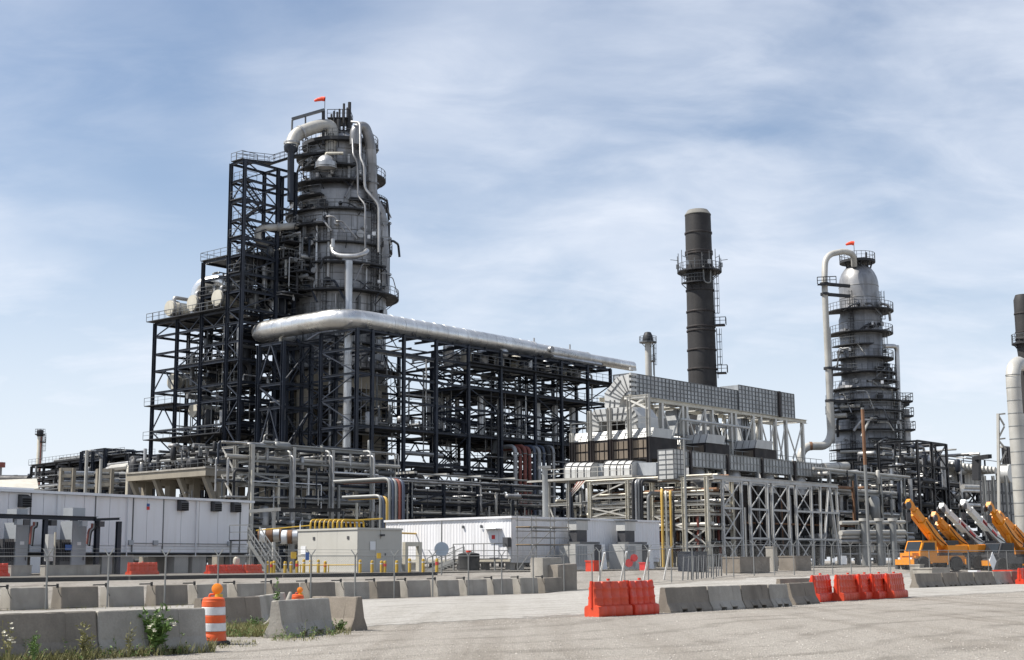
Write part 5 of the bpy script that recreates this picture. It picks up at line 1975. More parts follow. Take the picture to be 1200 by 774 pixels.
# railing of the shoulder and top gear
m = MB()
tp = V((C0.x, C0.y, tz(174)))
for (dx, dy, hh) in ((-1.0, -3, 4.4), (.2, -3, 5.2), (1.3, -2.4, 5.6), (-.4, -1, 5.4), (1.6, -.5, 4.8), (-1.4, -2, 3.6)):
    m.bar(tp + V((dx, dy, 0)), tp + V((dx, dy, hh)), .22, .22)
for z in (1.4, 2.6, 3.6):
    m.bar(tp + V((-1.4, -3, z)), tp + V((1.6, -2.8, z)), .14, .14)
    m.bar(tp + V((1.6, -2.8, z)), tp + V((1.6, .5, z)), .14, .14)
    m.bar(tp + V((-1.4, -3, z)), tp + V((-1.4, .5, z)), .14, .14)
top_frame = m.build('davit_frame', 'steel_dark', vc)
MB().box(tp + V((.1, -1.5, 3.7)), 3.4, 3.6, .14).build('top_landing', 'grating', top_frame)
railing(MB(), [tp + V((-1.6, -3.3, 3.84)), tp + V((1.8, -3.3, 3.84)), tp + V((1.8, .3, 3.84))], 1.2, .04, 1.2).build('railing', 'steel_dark', top_frame)
for (dx, dy, z0, z1, D) in ((.9, -3.4, 0, 5.9, .35), (-.6, -3.2, 0, 4.8, .3), (1.7, -3.1, .5, 6.2, .5), (.2, -3.6, 1, 3.4, .6)):
    rod(vc, 'vent_pipe', tp + V((dx, dy, z0)), tp + V((dx, dy, z1)), D, 'steel_dark')
# tall overhead pipes at the crown
ov = thing('overhead_line', 'fat cream elbow pipe leaving the crown of the main column leftwards', 'pipe', at(341, 240, 198))
pts = [at(388.5, 182, 202), at(388.5, 152, 202), at(374, 148.5, 201), at(352, 157.5, 199), at(341, 166, 198), at(341, 240, 197)]
pipe(ov, [pts[0], at(389, 147, 202), at(372, 148, 201), at(345.5, 158, 199), at(341, 174, 198.2)], 1.95, 'galv_pale', 20, 2.6, 'elbow_pipe', 7)
MB().tube([at(341, 172, 198.3), at(341, 176, 198.2), at(341, 179, 198), at(340.5, 236, 197)], .7, 16, True, [1.05, 1.0, .5, .48]).build('down_pipe', 'steel_navy', ov, True)
for q, ax in ((at(353, 156.5, 199.6), at(343.5, 160, 199) - at(372, 148, 201)), (at(342, 168, 198.4), UP)):
    ring(ov, 'seam_band', q, ax, 1.2, .3, 'alu_dull')
ov2 = thing('overhead_duct', 'big grey duct curving down the right shoulder of the main column', 'pipe', at(437, 230, 203))
pipe(ov2, [at(416, 170, 200), at(416, 152, 200), at(427, 147, 200.5), at(433.5, 165, 201), at(435.5, 186, 201.5), at(436, 232, 202), at(448, 252, 203), at(450, 300, 203), at(450, 345, 203)], 1.55, 'alu_column', 18, 3.0, 'duct_pipe', 6)
for y in (176, 196, 216, 262, 280, 300, 322):
    q = at(435.5 if y < 235 else 450, y, 202)
    ring(ov2, 'seam_band', q, UP, 1.1, .18, 'seam')
# slimmer silver lines that step down the right side
sl_ = thing('stepped_line', 'bright silver pipe stepping down the right flank of the main column', 'pipe', at(428, 200, 196))
pipe(sl_, [at(412, 143, 199.5), at(422, 144, 198), at(422.5, 186, 196), at(427, 194, 195.5), at(427.5, 221, 195.5), at(444, 240, 195), at(444, 296, 195)], .36, 'alu_dull', 12, .7, 'pipe', 4)
sl2 = thing('stepped_line', 'thin silver pipe beside the stepped line, bent at mid height', 'pipe', at(417, 200, 196))
pipe(sl2, [at(413, 163, 198), at(414, 182, 196), at(419, 190, 196), at(419.5, 230, 196), at(428, 240, 195), at(428, 291, 195)], .26, 'alu_column', 10, .6, 'pipe', 4)
# small domed drum on the upper left platform
dd = at(382, 196, 199)
dm = thing('domed_drum', 'small drum with shiny cream dome on an upper column platform', 'vessel', V((dd.x, dd.y, tz(207))))
r_ = pxm(12.5)
zz0 = dd.z
prof = [(r_, tz(207) + .1), (r_, zz0)] + [(max(.01, r_ * math.cos(k / 6 * math.pi / 2)), zz0 + (zat(dd, 182) - zz0) * math.sin(k / 6 * math.pi / 2)) for k in range(1, 7)]
MB().lathe(V((dd.x, dd.y, 0)), prof, 24).build('shell', 'alu', dm, True)
MB().lathe(V((dd.x, dd.y, 0)), [(r_ + .1, zz0 - .3), (r_ + .1, zz0 - .1)], 24).build('dome_band', 'alu_dull', dm, True)
pipe(dm, [V((dd.x, dd.y, zat(dd, 183))), V((dd.x, dd.y, zat(dd, 180))), V((dd.x + 2.5, dd.y, zat(dd, 180)))], .4, 'vessel_cream', 10, .5, 'nozzle')
# tall silver downcomer on the front
dl = thing('downcomer', 'tall silver downcomer pipe on the front of the main column', 'pipe', G(at(408, 600, 180)))
dcx = 181.0
pA_, pB_ = at(408.8, 305, 196), at(407.5, 380, 181)
pipe(dl, [at(408.7, 306, 195.5), at(408.5, 352, 195.5), at(408, 368, 195)], 1.1, 'alu', 14, 1, 'upper_run')
pb0 = at(408, 390, 186.5)
gl = V((pb0.x, pb0.y, 4))
pipe(dl, [V((pb0.x, pb0.y, zat(pb0, 386))), gl], 1.12, 'alu', 16, 1, 'lower_run')
z = 8
while z < zat(pb0, 390):
    ring(dl, 'seam_band', V((pb0.x, pb0.y, z)), UP, .59, .1, 'seam', 'tor24')
    z += 2.2
yk = thing('yoke_pipe', 'cream U-shaped pipe cradle on the front of the main column', 'pipe', at(409, 300, 195))
pipe(yk, [at(389, 289, 197), at(391, 297.5, 195.5), at(400, 300.5, 195), at(418, 300.5, 195), at(427, 297.5, 195.5), at(430, 294, 197)], .7, 'alu', 12, 1.0, 'bend_pipe', 4)
kn = at(390, 290, 195.5)
MB().tube([kn, kn + UP * 1.2], .28, 12, True).build('riser', 'alu', yk, True)
# round ends poking out at the right shoulder
for i, (x, y) in enumerate(((455.5, 312), (454.5, 330))):
    p = at(x - 6, y, 206)
    t = thing('side_drum', ['upper', 'lower'][i] + ' pale round drum end poking out at the right of the main column', 'vessel', p)
    D = 2.0
    MB().tube([p - V((3, 0, 0)), p, p + V((.45, 0, 0)), p + V((.75, 0, 0))], D / 2, 20, True, [D / 2, D / 2, D * .42, D * .2]).build('shell', 'vessel_cream', t, True)
    ring(t, 'flange', p - V((.2, 0, 0)), V((1, 0, 0)), D * .54, .2, 'alu_dull')
    rod(t, 'support', p - UP * D * .5, p - UP * D * 1.1, .3, 'steel_dark')
windsock(at(380.5, 131, 203), 'orange windsock on the crown of the main column', 2.1, V((-1, .1, 0)), 1.6)
davit = thing('davit_arm', 'long grey davit arm over the crown of the main column', 'davit', at(378, 160, 201))
member(davit, 'arm', at(342, 140, 200), at(380, 129, 201), .45, .4, 'rail_grey')
rod(davit, 'post', at(379, 170, 201), at(379, 130, 201), .5, 'steel_dark')
rod(davit, 'post', at(342.5, 141, 200), at(342, 154, 200), .3, 'rail_grey')
rod(davit, 'strut', at(358, 136, 200.4), at(358, 152, 200.4), .25, 'rail_grey')

# ------------------------------------------------------------------ big overhead pipe
PC = at(404, 372, 183)
zc = PC.z
pe = at(740, 430, 234)
Pd = A
# points on the level z = zc
def lvl(px, py_unused, base, d):
    return on(base, d, px)


pL = on(PC, B, 297)
p623, p687, p740 = on(PC, A, 623), on(PC, A, 687), on(PC, A, 741)
bp_ = thing('transfer_pipe', 'huge silver clad pipe wrapping the column and running off right over the rack', 'pipe', V((PC.x, PC.y, zc)))
path = bend([pL + A * 14, pL, PC - B * 0 + (pL - PC) * .5], 3.2, 9)[:-1] + bend([PC + (pL - PC) * .5, PC, p623], 5.5, 10)
tot = len(path)
rad_ = []
acc = [0]
for a, b in zip(path[:-1], path[1:]):
    acc.append(acc[-1] + (b - a).length)
d1 = 2.75
for s_ in acc:
    rad_.append(d1 / 2 if s_ < acc[-1] - 40 else d1 / 2 - (s_ - acc[-1] + 40) / 40 * .16)
# densify the straight run
MB().tube(path, d1 / 2, 36, True, rad_).build('main_run', 'alu_bright', bp_, True)
MB().tube([p623 - A * .15, p623 + A * .25, p623 + A * .5, p687], 1.0, 32, True, [1.24, 1.22, 1.02, 1.0]).build('middle_run', 'alu_bright', bp_, True)
MB().tube([p687 - A * .15, p687 + A * .1, p687 + A * .3, p740, p740 + A * .25], .8, 28, True, [1.04, 1.02, .82, .8, .5]).build('end_run', 'alu_bright', bp_, True)


def band_run(p, q, r0, r1, step, parent):
    L = (q - p).length
    d = (q - p) / L
    s_ = step
    while s_ < L:
        ring(parent, 'cladding_band', p + d * s_, d, r0 + (r1 - r0) * s_ / L + .01, .04, 'seam_light', 'tor32')
        s_ += step


band_run(PC + A * 6, p623, d1 / 2, d1 / 2 - .16, 2.1, bp_)
band_run(pL - B * 3.4, PC + B * 5.5, d1 / 2, d1 / 2, 2.1, bp_)
band_run(p623 + A * .6, p687, 1.02, 1.0, 2.1, bp_)
band_run(p687 + A * .4, p740, .82, .8, 2.1, bp_)
q = on(PC, A, 639) - B * .9 + UP * .2
MB().tube([q, q - B * .5], .5, 16).build('manway', 'alu_dull', bp_, True)
for x in (626, 668):
    q = on(PC, A, x) + UP * 1.0
    MB().tube([q, q + UP * .8], .12, 8).build('vent', 'alu_dull', bp_, True)

# ------------------------------------------------------------------ tall rack under the pipe
O2 = V((PC.x, PC.y, 0)) - B * 1.8
cols2 = [418, 436, 473, 511, 549, 587, 627, 658, 689, 716]
u2_ = [(on(O2 + UP * 25, A, x) - O2 - UP * 25).dot(A) for x in cols2]
v2_ = [0, 7.0, 14.0]
Pf = O2 + A * u2_[1]
lv3 = [zat(Pf + UP * 20, y) for y in (590, 540, 500, 467, 439, 410, 388)]
tr = thing('tall_pipe_rack', 'long dark blue lattice rack carrying the silver pipe to the right', 'steel structure', G(O2 + A * u2_[0]))
br = []
for i in range(len(u2_) - 1):
    for k in range(1, 7):
        if i >= 1:
            br.append(('u', 1, i, k, 'X' if k in (3, 4, 5) else ('/' if (i + k) % 2 else '\\')))
        br.append(('u', 2, i, k, 'X' if (i + k) % 3 else '^'))
    if i in (1, 3):
        br.append(('u', 0, i, 6, '/'))
    if i >= 4:
        br.append(('u', 0, i, 3 if i % 2 else 4, '/' if i % 2 else '\\'))
        br.append(('u', 0, i, 1, '\\'))
for i in range(len(u2_)):
    for k in range(1, 7):
        br.append(('v', i, 0, k, '/' if (i + k) % 2 else '\\'))
        if i % 2:
            br.append(('v', i, 1, k, 'X'))
P2 = steel_frame(tr, O2, u2_, v2_, lv3, 'steel_navy', .42, .22, .32, None, lambda i, j: (i == 0 and j == 2) or (j == 1 and i in (2, 3)), br, .145)
U1, U2 = u2_[1], u2_[-1]
# saddles under the pipe
for i in range(1, len(u2_)):
    for e in (0, .5):
        if i + e > len(u2_) - 1:
            continue
        u = u2_[i] if e == 0 else (u2_[i] + u2_[i + 1]) / 2
        zz_ = zc - (1.36 if u < (p623 - O2).dot(A) else 1.0)
        MB().box(P2(u, 1.8, lv3[-1] + .2), .5, 1.6, max(.3, zz_ - lv3[-1] - .1), A, B).build('pipe_saddle', 'steel_navy', tr)
        member(tr, 'beam', P2(u, -.2, lv3[-1] + .12), P2(u, 4.2, lv3[-1] + .12), .3, .3, 'steel_navy', 'H')
deck(tr, P2, u2_[1], u2_[4], 2, 6.5, lv3[2] + .25, 'grating', 'fb')
deck(tr, P2, u2_[4], u2_[9], .3, 13.5, lv3[4] + .25, 'grating', 'fr')
deck(tr, P2, u2_[4], u2_[9], .3, 13.5, lv3[2] + .25, 'grating', 'f')
deck(tr, P2, u2_[4], u2_[9], -.9, 3.0, lv3[5] + .22, 'grating', 'f')
deck(tr, P2, u2_[5], u2_[9], 3, 13.5, lv3[6] + .22, 'grating', 'b')
clutter(tr, P2, (U1, u2_[4], 2, 6.5, lv3[2] + .5, lv3[2] + 2.4), 36, DARKP, .15, .6, 71, 'hvvc')
clutter(tr, P2, (u2_[1] + 2, u2_[4], 1, 13, 6, lv3[1] + 2), 60, DARKP, .2, .8, 72, 'hhhve')
clutter(tr, P2, (u2_[4], u2_[9], 1, 13, lv3[5], lv3[6] + 1.4), 60, DARKP + ['alu', 'galv'], .2, .9, 73, 'hvvcc')
clutter(tr, P2, (u2_[4], u2_[9], 1, 13, lv3[2] - 3, lv3[2] + 3), 60, DARKP, .2, .9, 74, 'hhvec')
clutter(tr, P2, (u2_[4], u2_[9], 1, 13, 5, lv3[1]), 60, DARKP, .25, 1.0, 75, 'hhve')
clutter(tr, P2, (u2_[1], u2_[4], .5, 13, lv3[1], lv3[6]), 55, ['rail_grey', 'steel_navy', 'galv', 'steel_dark', 'alu_dull'], .08, .3, 76, 'hvvh')
clutter(tr, P2, (u2_[4], u2_[9], -.5, 13, lv3[0], lv3[6]), 90, ['rail_grey', 'steel_navy', 'galv', 'steel_dark', 'alu_dull', 'alu'], .08, .35, 77, 'hvve')
# row of upright silver pipes in the right half
for k in range(19):
    u = u2_[5] + .6 + (u2_[9] - u2_[5] + 1) * k / 19
    rod(tr, 'riser_pipe', P2(u, 4.5 + (k % 3) * 1.2, lv3[2] + .4), P2(u, 4.5 + (k % 3) * 1.2, lv3[4] - .3), .95, ['alu', 'alu_bright', 'alu'][k % 3], 12)
for k in range(7):
    u = u2_[4] + .8 + (u2_[5] - u2_[4]) * k / 7
    rod(tr, 'riser_pipe', P2(u, 8.5 + (k % 2) * 2, lv3[2] + .4), P2(u, 8.5 + (k % 2) * 2, lv3[4] - .3), .7, 'alu_dull', 10)
for k in range(9):
    u = u2_[4] + 1.2 + (u2_[9] - u2_[4]) * k / 9
    q = P2(u, 5.0, lv3[5] + .2)
    MB().tube([q, q + UP * .5, q + UP * 3.0, q + UP * 3.5], .9, 12, True, [.5, .85, .85, .4]).build('vessel', ['alu', 'vessel_cream', 'alu_dull'][k % 3], tr, True)
# pipe drop bundle: bends out of the rack and falls
pbn = thing('drop_bundle', 'bundle of dark and rusty-red pipes bending down out of the tall rack', 'pipes', G(P2(u2_[6], -2, 0)))
for k in range(9):
    q = pl(604 + k * 5.6, 560, P2(0, -1.6, 0), B)
    zt_ = zat(q, 523 + (k % 2) * 1.5)
    pts = [V((q.x, q.y, 4.5)), V((q.x, q.y, zt_)), V((q.x, q.y, zt_)) + B * 9]
    pipe(pbn, pts, [.62, .5, .6, .55, .5, .62, .45, .7, .5][k], ['alu_dull', 'red_brown', 'red_brown', 'red_brown', 'navy_pipe', 'alu_dull', 'navy_pipe', 'steel_dark', 'alu_dull'][k], 12, 1.0, 'pipe', 5)
    ring(pbn, 'elbow_band', V((q.x, q.y, zt_ - 1.1)), UP, .36, .12, 'galv', 'tor24')

# little support frame under the left end of the big pipe
O3 = V((pL.x, pL.y, 0)) - A * 1.6
uA = (on(O3 + UP * 20, B, 301.5) - O3 - UP * 20).dot(B)
uB = (on(O3 + UP * 20, B, 330.5) - O3 - UP * 20).dot(B)
fsm = thing('bend_support_frame', 'narrow dark braced tower holding up the bend of the big pipe', 'steel structure', G(O3 + B * uB))
l3 = [zat(O3 + B * uB + UP * 20, y) for y in (560, 532, 477, 449, 401)]
brs = [('v', 0, 0, k, kd) for k, kd in ((4, '^'), (2, '^'), (3, '/'), (1, '\\'))] + [('v', 1, 0, k, kd) for k, kd in ((4, 'X'), (2, 'X'), (1, 'X'))] + [('u', 0, 0, k, '/') for k in (1, 2, 4)] + [('u', 1, 0, k, '\\') for k in (1, 2, 3, 4)]
P3 = steel_frame(fsm, O3, [0, 5], [uB, uA], l3, 'steel_navy', .5, .28, .4, None, None, brs, .2)
clutter(fsm, P3, (.5, 4.5, uB, uA, 8, l3[3]), 18, DARKP + ['galv'], .15, .5, 81, 'hvve')
rod(fsm, 'pipe_stanchion', P3(1.6, (uA + uB) / 2, l3[-1] + .2), V((*P3(1.6, (uA + uB) / 2, 0)[:2], zc - 1.1)), .4, 'vessel_cream')

# ------------------------------------------------------------------ front pipe racks (weathered galvanised)
O4 = at(295, 540, 150)
O4 = V((O4.x, O4.y, 0))
bent_px = [295, 343.5, 389, 436]
u4 = [(on(O4 + UP * 12, A, x) - O4 - UP * 12).dot(A) for x in bent_px]
v4 = [0, (on(O4 + UP * 12, B, 276) - O4 - UP * 12).dot(B)]
l4 = [zat(O4 + UP * 10, y) for y in (617, 586, 568, 555, 540, 522)]
fr_ = thing('front_pipe_rack', 'weathered pale pipe rack with bracketed posts before the main column', 'pipe rack', G(O4))
P4 = steel_frame(fr_, O4, u4, v4, l4, 'galv_pale', .44, .2, .26, None, None, [('v', i, 0, 3, 'X') for i in (0,)] + [('v', 0, 0, 1, '/'), ('u', 0, 0, 3, 'X'), ('u', 1, 0, 2, '/')], .16, bmt='galv')
V4 = v4[1]
# outrigger arms left of the first bent
for z in (l4[5], l4[3], l4[1]):
    member(fr_, 'outrigger', P4(0, V4, z), P4(0, V4 + 2.4, z), .2, .24, 'galv_pale', 'H')
    member(fr_, 'brace', P4(0, V4 + 2.3, z), P4(0, V4 + .2, z - 2.6), .14, .14, 'galv_pale')
pr4 = random.Random(31)
for k, z in enumerate(l4):
    nn = 7
    for j in range(nn):
        v = .5 + (V4 - 1.0) * (j + pr4.uniform(-.25, .25)) / (nn - 1)
        D = pr4.choice((.16, .2, .24, .3, .42)) if k < 5 else pr4.choice((.15, .2, .26))
        ua, ub = pr4.choice(((-2.5, u4[3] + 3), (-1.5, u4[2] + 2), (u4[1] - 2, u4[3] + 4), (-3, u4[3] + 5)))
        mt = pr4.choice(PIPES + ['galv_pale', 'vessel_cream', 'rail_grey'])
        pts = [P4(ua, v, z + .2 + D / 2), P4(ub, v, z + .2 + D / 2)]
        if pr4.random() < .35:
            pts.append(P4(ub, v, z - pr4.uniform(2, 5)))
        if pr4.random() < .3:
            pts.insert(0, P4(ua, v, z - pr4.uniform(1.5, 4)))
        pipe(fr_, pts, D, mt, 8, D * 1.5, 'pipe', 4)
# goosenecks that come over the top of each bent and drop
for i, x in enumerate((337, 383, 431)):
    for j in range(2):
        q = pl(x + 4 + j * 3.5, 540, P4(0, -.9 - j * .5, 0), B)
        zt_ = zat(q, 529 + j * 5)
        pipe(fr_, [q + B * 5 + UP * (zt_ - q.z), V((q.x, q.y, zt_)), V((q.x, q.y, zat(q, 600)))], .32 - .08 * j, ['galv', 'alu_dull'][j], 10, .7, 'gooseneck_pipe', 5)
clutter(fr_, P4, (-1, u4[3] + 4, .2, V4, 2.5, l4[1]), 90, PIPES + ['vessel_cream', 'galv_pale', 'rail_grey'], .12, .5, 91, 'hvvec')
clutter(fr_, P4, (-1, u4[3] + 2, -1.2, .5, 2.0, l4[4]), 46, PIPES + ['vessel_cream', 'galv_pale', 'galv', 'sign_white'], .1, .35, 92, 'hvve')
clutter(fr_, P4, (0, u4[3] + 2, .2, V4, l4[2], l4[5] + 1), 80, PIPES + ['galv_pale', 'vessel_cream', 'galv'], .12, .45, 93, 'hvvec')
# pale canopy beam low in the front
p, q = at(283, 600, 128), at(329, 597, 128)
cn = thing('pipe_trestle', 'low pale trestle beam on a single post right of the white building', 'pipe rack', G(q))
member(cn, 'beam', p, q, .5, .3, 'galv_pale')
rod(cn, 'post', G(at(321, 650, 128)), at(321, 600, 128), .34, 'galv_pale', 10)
member(cn, 'beam', q + V((0, 0, -.1)), at(400, 598, 140), .3, .35, 'steel_dark', 'H')
# insulated horizontal drums by the stairs
for i, (x0, x1, y) in enumerate(((303, 330, 628), (330, 350, 630))):
    p, q = at(x0, y, 118), at(x1, y - 1, 118)
    t = thing('insulated_pipe', ['rusty and white capped pipe run beside the stairs', 'white capped pipe run left of the beige shelter'][i], 'pipe', G(p))
    MB().tube([p, q], .5, 14).build('run', 'alu_dull' if i else 'rust', t, True)
    for k in range(3):
        c_ = p + (q - p) * (.2 + .3 * k)
        MB().tube([c_ - (q - p).normalized() * .25, c_ + (q - p).normalized() * .25], .58, 14).build('jacket', ['sign_white', 'rust', 'alu'][k % 3], t, True)
    rod(t, 'support', G((p + q) / 2), (p + q) / 2, .3, 'galv')

# lower rack continuing right, dark
O5 = P4(u4[3], 0, 0) - B * .5
b5 = [448, 482, 520, 560, 600, 640]
u5 = [(on(O5 + UP * 10, A, x) - O5 - UP * 10).dot(A) for x in b5]
P5base = O5 + A * u5[1]
l5 = [zat(P5base + UP * 8, y) for y in (640, 604, 590, 577, 564)]
rk = thing('low_pipe_rack', 'dark low pipe rack with long horizontal pipes behind the ribbed building', 'pipe rack', G(P5base))
P5 = steel_frame(rk, O5, u5, [0, 6.5], l5, 'steel_navy', .34, .18, .22, None, None, [('u', 0, i, 3, '/') for i in (1, 3)] + [('u', 1, i, 2, 'X') for i in range(5)], .16)
for k, z in enumerate(l5):
    for j in range(7):
        v = .4 + 5.7 * j / 6
        D = pr4.choice((.12, .16, .22, .3))
        ua, ub = pr4.choice(((u5[0] - 2, u5[5] + 2), (u5[1], u5[5] + 3), (u5[0], u5[4])))
        rod(rk, 'pipe', P5(ua, v, z + .2 + D / 2), P5(ub, v, z + .2 + D / 2), D, pr4.choice(['steel_dark', 'alu_dull', 'galv', 'rail_grey', 'alu_dull', 'alu', 'galv_pale']), 10)
for i in range(1, 6):
    z = l5[4] + 1.0
    member(rk, 'cap_plate', P5(u5[i] - .1, -.8, z), P5(u5[i] - .1, 3.0, z), .5, .25, 'galv_pale')
    member(rk, 'column', P5(u5[i] - .1, 1.0, l5[4] + .2), P5(u5[i] - .1, 1.0, z - .13), .4, .4, 'steel_navy', 'H')
    if i < 5:
        rod(rk, 'guard_pipe', P5(u5[i], -.6, l5[3] + .8), P5(u5[i] + 3.4, -.6, l5[3] + .8), .2, 'galv', 8)
clutter(rk, P5, (u5[0], u5[5], -1.5, 6, 2, l5[4] + 1), 150, DARKP + ['galv', 'alu', 'galv', 'rail_grey', 'galv_pale'], .1, .36, 95, 'hvvvec')
# navy, white and red bundle bending down above the beige shelter
bd = thing('drop_bundle', 'bundle of silver, navy and red pipes bending down above the beige shelter', 'pipes', G(at(465, 640, 140)))
for k, (x, mt) in enumerate(((456.5, 'galv'), (460.5, 'navy_pipe'), (464, 'galv'), (468.5, 'red_brown'), (472.5, 'navy_pipe'))):
    q = at(x, 600, 138)
    zt_ = zat(q, 561 + k * .5)
    pipe(bd, [V((q.x - 6, q.y + 4.5, zt_)), V((q.x, q.y, zt_)), V((q.x, q.y, zat(q, 640)))], .33, mt, 10, .7, 'pipe', 5)
for k, (x, mt) in enumerate(((446, 'galv'), (449.5, 'navy_pipe'), (453.5, 'yellow_ochre'))):
    q = at(x, 600, 136)
    zt_ = zat(q, 581 + k)
    pipe(bd, [V((q.x - 4, q.y + 3, zt_)), V((q.x, q.y, zt_)), V((q.x, q.y, zat(q, 640)))], .3, mt, 10, .6, 'pipe', 5)
# yellow gas lines over the shelter
yl = thing('yellow_gas_lines', 'row of yellow goose-neck gas pipes above the beige shelter', 'pipes', G(at(400, 640, 112)))
for k in range(8):
    x = 364 + k * 5.2
    q = at(x, 620, 110)
    zt_ = zat(q, 609.5)
    pipe(yl, [V((q.x, q.y, zat(q, 645))), V((q.x, q.y, zt_)), V((q.x + 1.5, q.y + 2.0, zt_)), V((q.x + 1.5, q.y + 2.0, zt_ - 1))], .15, 'yellow_paint', 8, .35, 'pipe', 4)
rod(yl, 'header', at(300, 622, 113), at(365, 616, 113), .1, 'yellow_paint', 8)
rod(yl, 'header', at(402, 611, 113), at(448, 608, 116), .12, 'yellow_paint', 8)
rod(yl, 'header', at(470, 625, 113), at(545, 628, 120), .14, 'yellow_ochre', 8)
# small yellow-topped portal behind the shelter
p, q = at(475, 638, 100), at(491, 638, 101)
po = thing('goal_frame', 'small cream portal frame right of the beige shelter', 'frame', G(q))
member(po, 'beam', p, q, .3, .3, 'vessel_cream')
member(po, 'post', G(q), q + UP * .15, .32, .32, 'vessel_cream')
member(po, 'post', G(p), p + UP * .15, .3, .3, 'vessel_cream')


# ------------------------------------------------------------------ lamp posts and poles
def pole(px, y0, y1, Y, dia, mt, label, arm=None, mid=None):
    g = at(px, y0, Y)
    g = G(g)
    t = thing('light_pole', label, 'pole', g)
    zt_ = zat(g, y1)
    rod(t, 'shaft', g, V((g.x, g.y, zt_)), dia, mt, 10)
    if arm == 'cap':
        MB().box(V((g.x, g.y, zt_)), dia * 2.2, dia * 2.2, .18).build('cap_plate', mt, t)
    elif arm:
        rod(t, 'arm', V((g.x, g.y, zt_ - .1)), V((g.x + arm, g.y, zt_)), dia * .5, mt)
        MB().box(V((g.x + arm, g.y, zt_ - .1)), .7, .35, .16).build('lamp_head', 'cabinet_grey', t)
    if mid:
        MB().tube([V((g.x, g.y, zat(g, mid[1]))), V((g.x, g.y, zat(g, mid[0])))], dia * .53, 10).build('rusty_sleeve', 'rust', t, True)
    return t


pole(639.5, 650, 549, 124, .5, 'galv', 'stout grey post with cap plate behind the ribbed building', 'cap')
pole(1019, 655, 478, 140, .32, 'galv', 'tall grey pole with rusty upper half before the slim column', None, (480, 545))
pole(875, 655, 595, 128, .16, 'galv', 'thin grey lamp pole before the lattice frame', None)
pole(99, 600, 528, 190, .45, 'galv_pale', 'grey lamp pole over the white building, taller of two', .9)
pole(116, 600, 538, 185, .4, 'galv_pale', 'grey lamp pole over the white building, shorter of two', None)
pole(805.5, 655, 515, 146, .22, 'galv', 'thin white pole beside the yellow pipes', None)

# ------------------------------------------------------------------ furnace block
OF = at(838, 600, 150)
OF = V((OF.x, OF.y, 0))
A_, B_ = A, B
zl = zat(OF + UP * 10, 559)


def PF(u, v, z):
    q = OF + A * u + B * v
    return V((q.x, q.y, z))


def ufx(px, v, z=10):
    return (on(OF + B * v + UP * z, A, px) - OF - B * v - UP * z).dot(A)


def vfx(px, u, z=10):
    return (on(OF + A * u + UP * z, B, px) - OF - A * u - UP * z).dot(B)


lat = thing('lattice_frame', 'pale lattice frame of paired X-braced posts before the furnaces', 'steel structure', G(OF))
cp = [(846, 868), (878, 898.5), (904, 923.5), (932, 950)]
zs = [zat(PF(0, 0, 5), y) for y in (643, 630.5, 595)]
umax = ufx(982, 0)
member(lat, 'beam', PF(-.2, 0, zl), PF(umax, 0, zl), .35, .45, 'lattice_grey', 'H')
member(lat, 'beam', PF(-.2, 4.2, zl), PF(umax, 4.2, zl), .35, .45, 'lattice_grey', 'H')
for a, b in cp:
    ua, ub = ufx(a, 0), ufx(b, 0)
    for u in (ua, ub):
        member(lat, 'column', PF(u, 0, gz(*PF(u, 0, 0)[:2])), PF(u, 0, zl - .22), .27, .27, 'lattice_grey', 'H')
        member(lat, 'column', PF(u, 4.2, gz(*PF(u, 4.2, 0)[:2])), PF(u, 4.2, zl - .22), .27, .27, 'furnace_black', 'H')  # rear columns coloured black so they fade into the shade behind the frame
        member(lat, 'beam', PF(u, 0, zl), PF(u, 4.2, zl), .3, .35, 'lattice_grey', 'H')
    zz_ = [1.2] + zs[1:] + [zl - .3]
    for k in range(3):
        za, zb_ = zz_[k], zz_[k + 1]
        for v in (0,):
            member(lat, 'brace', PF(ua, v - .03, za), PF(ub, v - .03, zb_), .04, .15, 'lattice_grey')
            member(lat, 'brace', PF(ua, v + .03, zb_), PF(ub, v + .03, za), .04, .145, 'lattice_grey')
            member(lat, 'strut', PF(ua, v, zb_), PF(ub, v, zb_), .2, .22, 'lattice_grey')
# splayed end trestle
for x0, x1 in ((961, 962), (971, 963.5), (972, 984), (980, 985)):
    ua, ub = ufx(x0, 0), ufx(x1, 0, 3)
    member(lat, 'column', PF(ub, 0, 1), PF(ua, 0, zl - .22), .24, .24, 'lattice_grey', 'H')
for z in zs[1:]:
    member(lat, 'strut', PF(ufx(950, 0), 0, z), PF(ufx(982, 0), 0, z), .2, .22, 'lattice_grey')
# left wing of the frame: pipe carrying bents along B
wl = thing('furnace_pipe_rack', 'cream pipe rack with stacked horizontal pipes at the furnace corner', 'pipe rack', G(PF(-.4, 2, 0)))
vw = [.6, vfx(804.5, 0), vfx(767.5, 0), vfx(739, 0), vfx(695, 0)]
lw = [zat(PF(0, 5, 5), y) for y in (640, 620, 604, 592, 580, 562)]
PW = steel_frame(wl, PF(-.6, 0, 0), [0, 5], vw, lw, 'vessel_cream', .38, .18, .24, None, None, [('v', 0, 0, 1, 'X'), ('v', 0, 0, 0, 'V'), ('v', 0, 1, 2, 'X'), ('v', 0, 3, 3, 'X'), ('v', 0, 3, 5, '\\')], .15, bmt='galv_pale')
for k, z in enumerate(lw):
    for j in range(4):
        D = pr4.choice((.2, .26, .34, .45))
        rod(wl, 'pipe', PW(.4 + j * 1.1, vw[0] - .5, z + .2 + D / 2), PW(.4 + j * 1.1, vw[-1] + pr4.uniform(-1, 2), z + .2 + D / 2), D, pr4.choice(['alu_dull', 'vessel_cream', 'rust', 'galv', 'galv_pale', 'steel_dark', 'galv_pale']), 8)
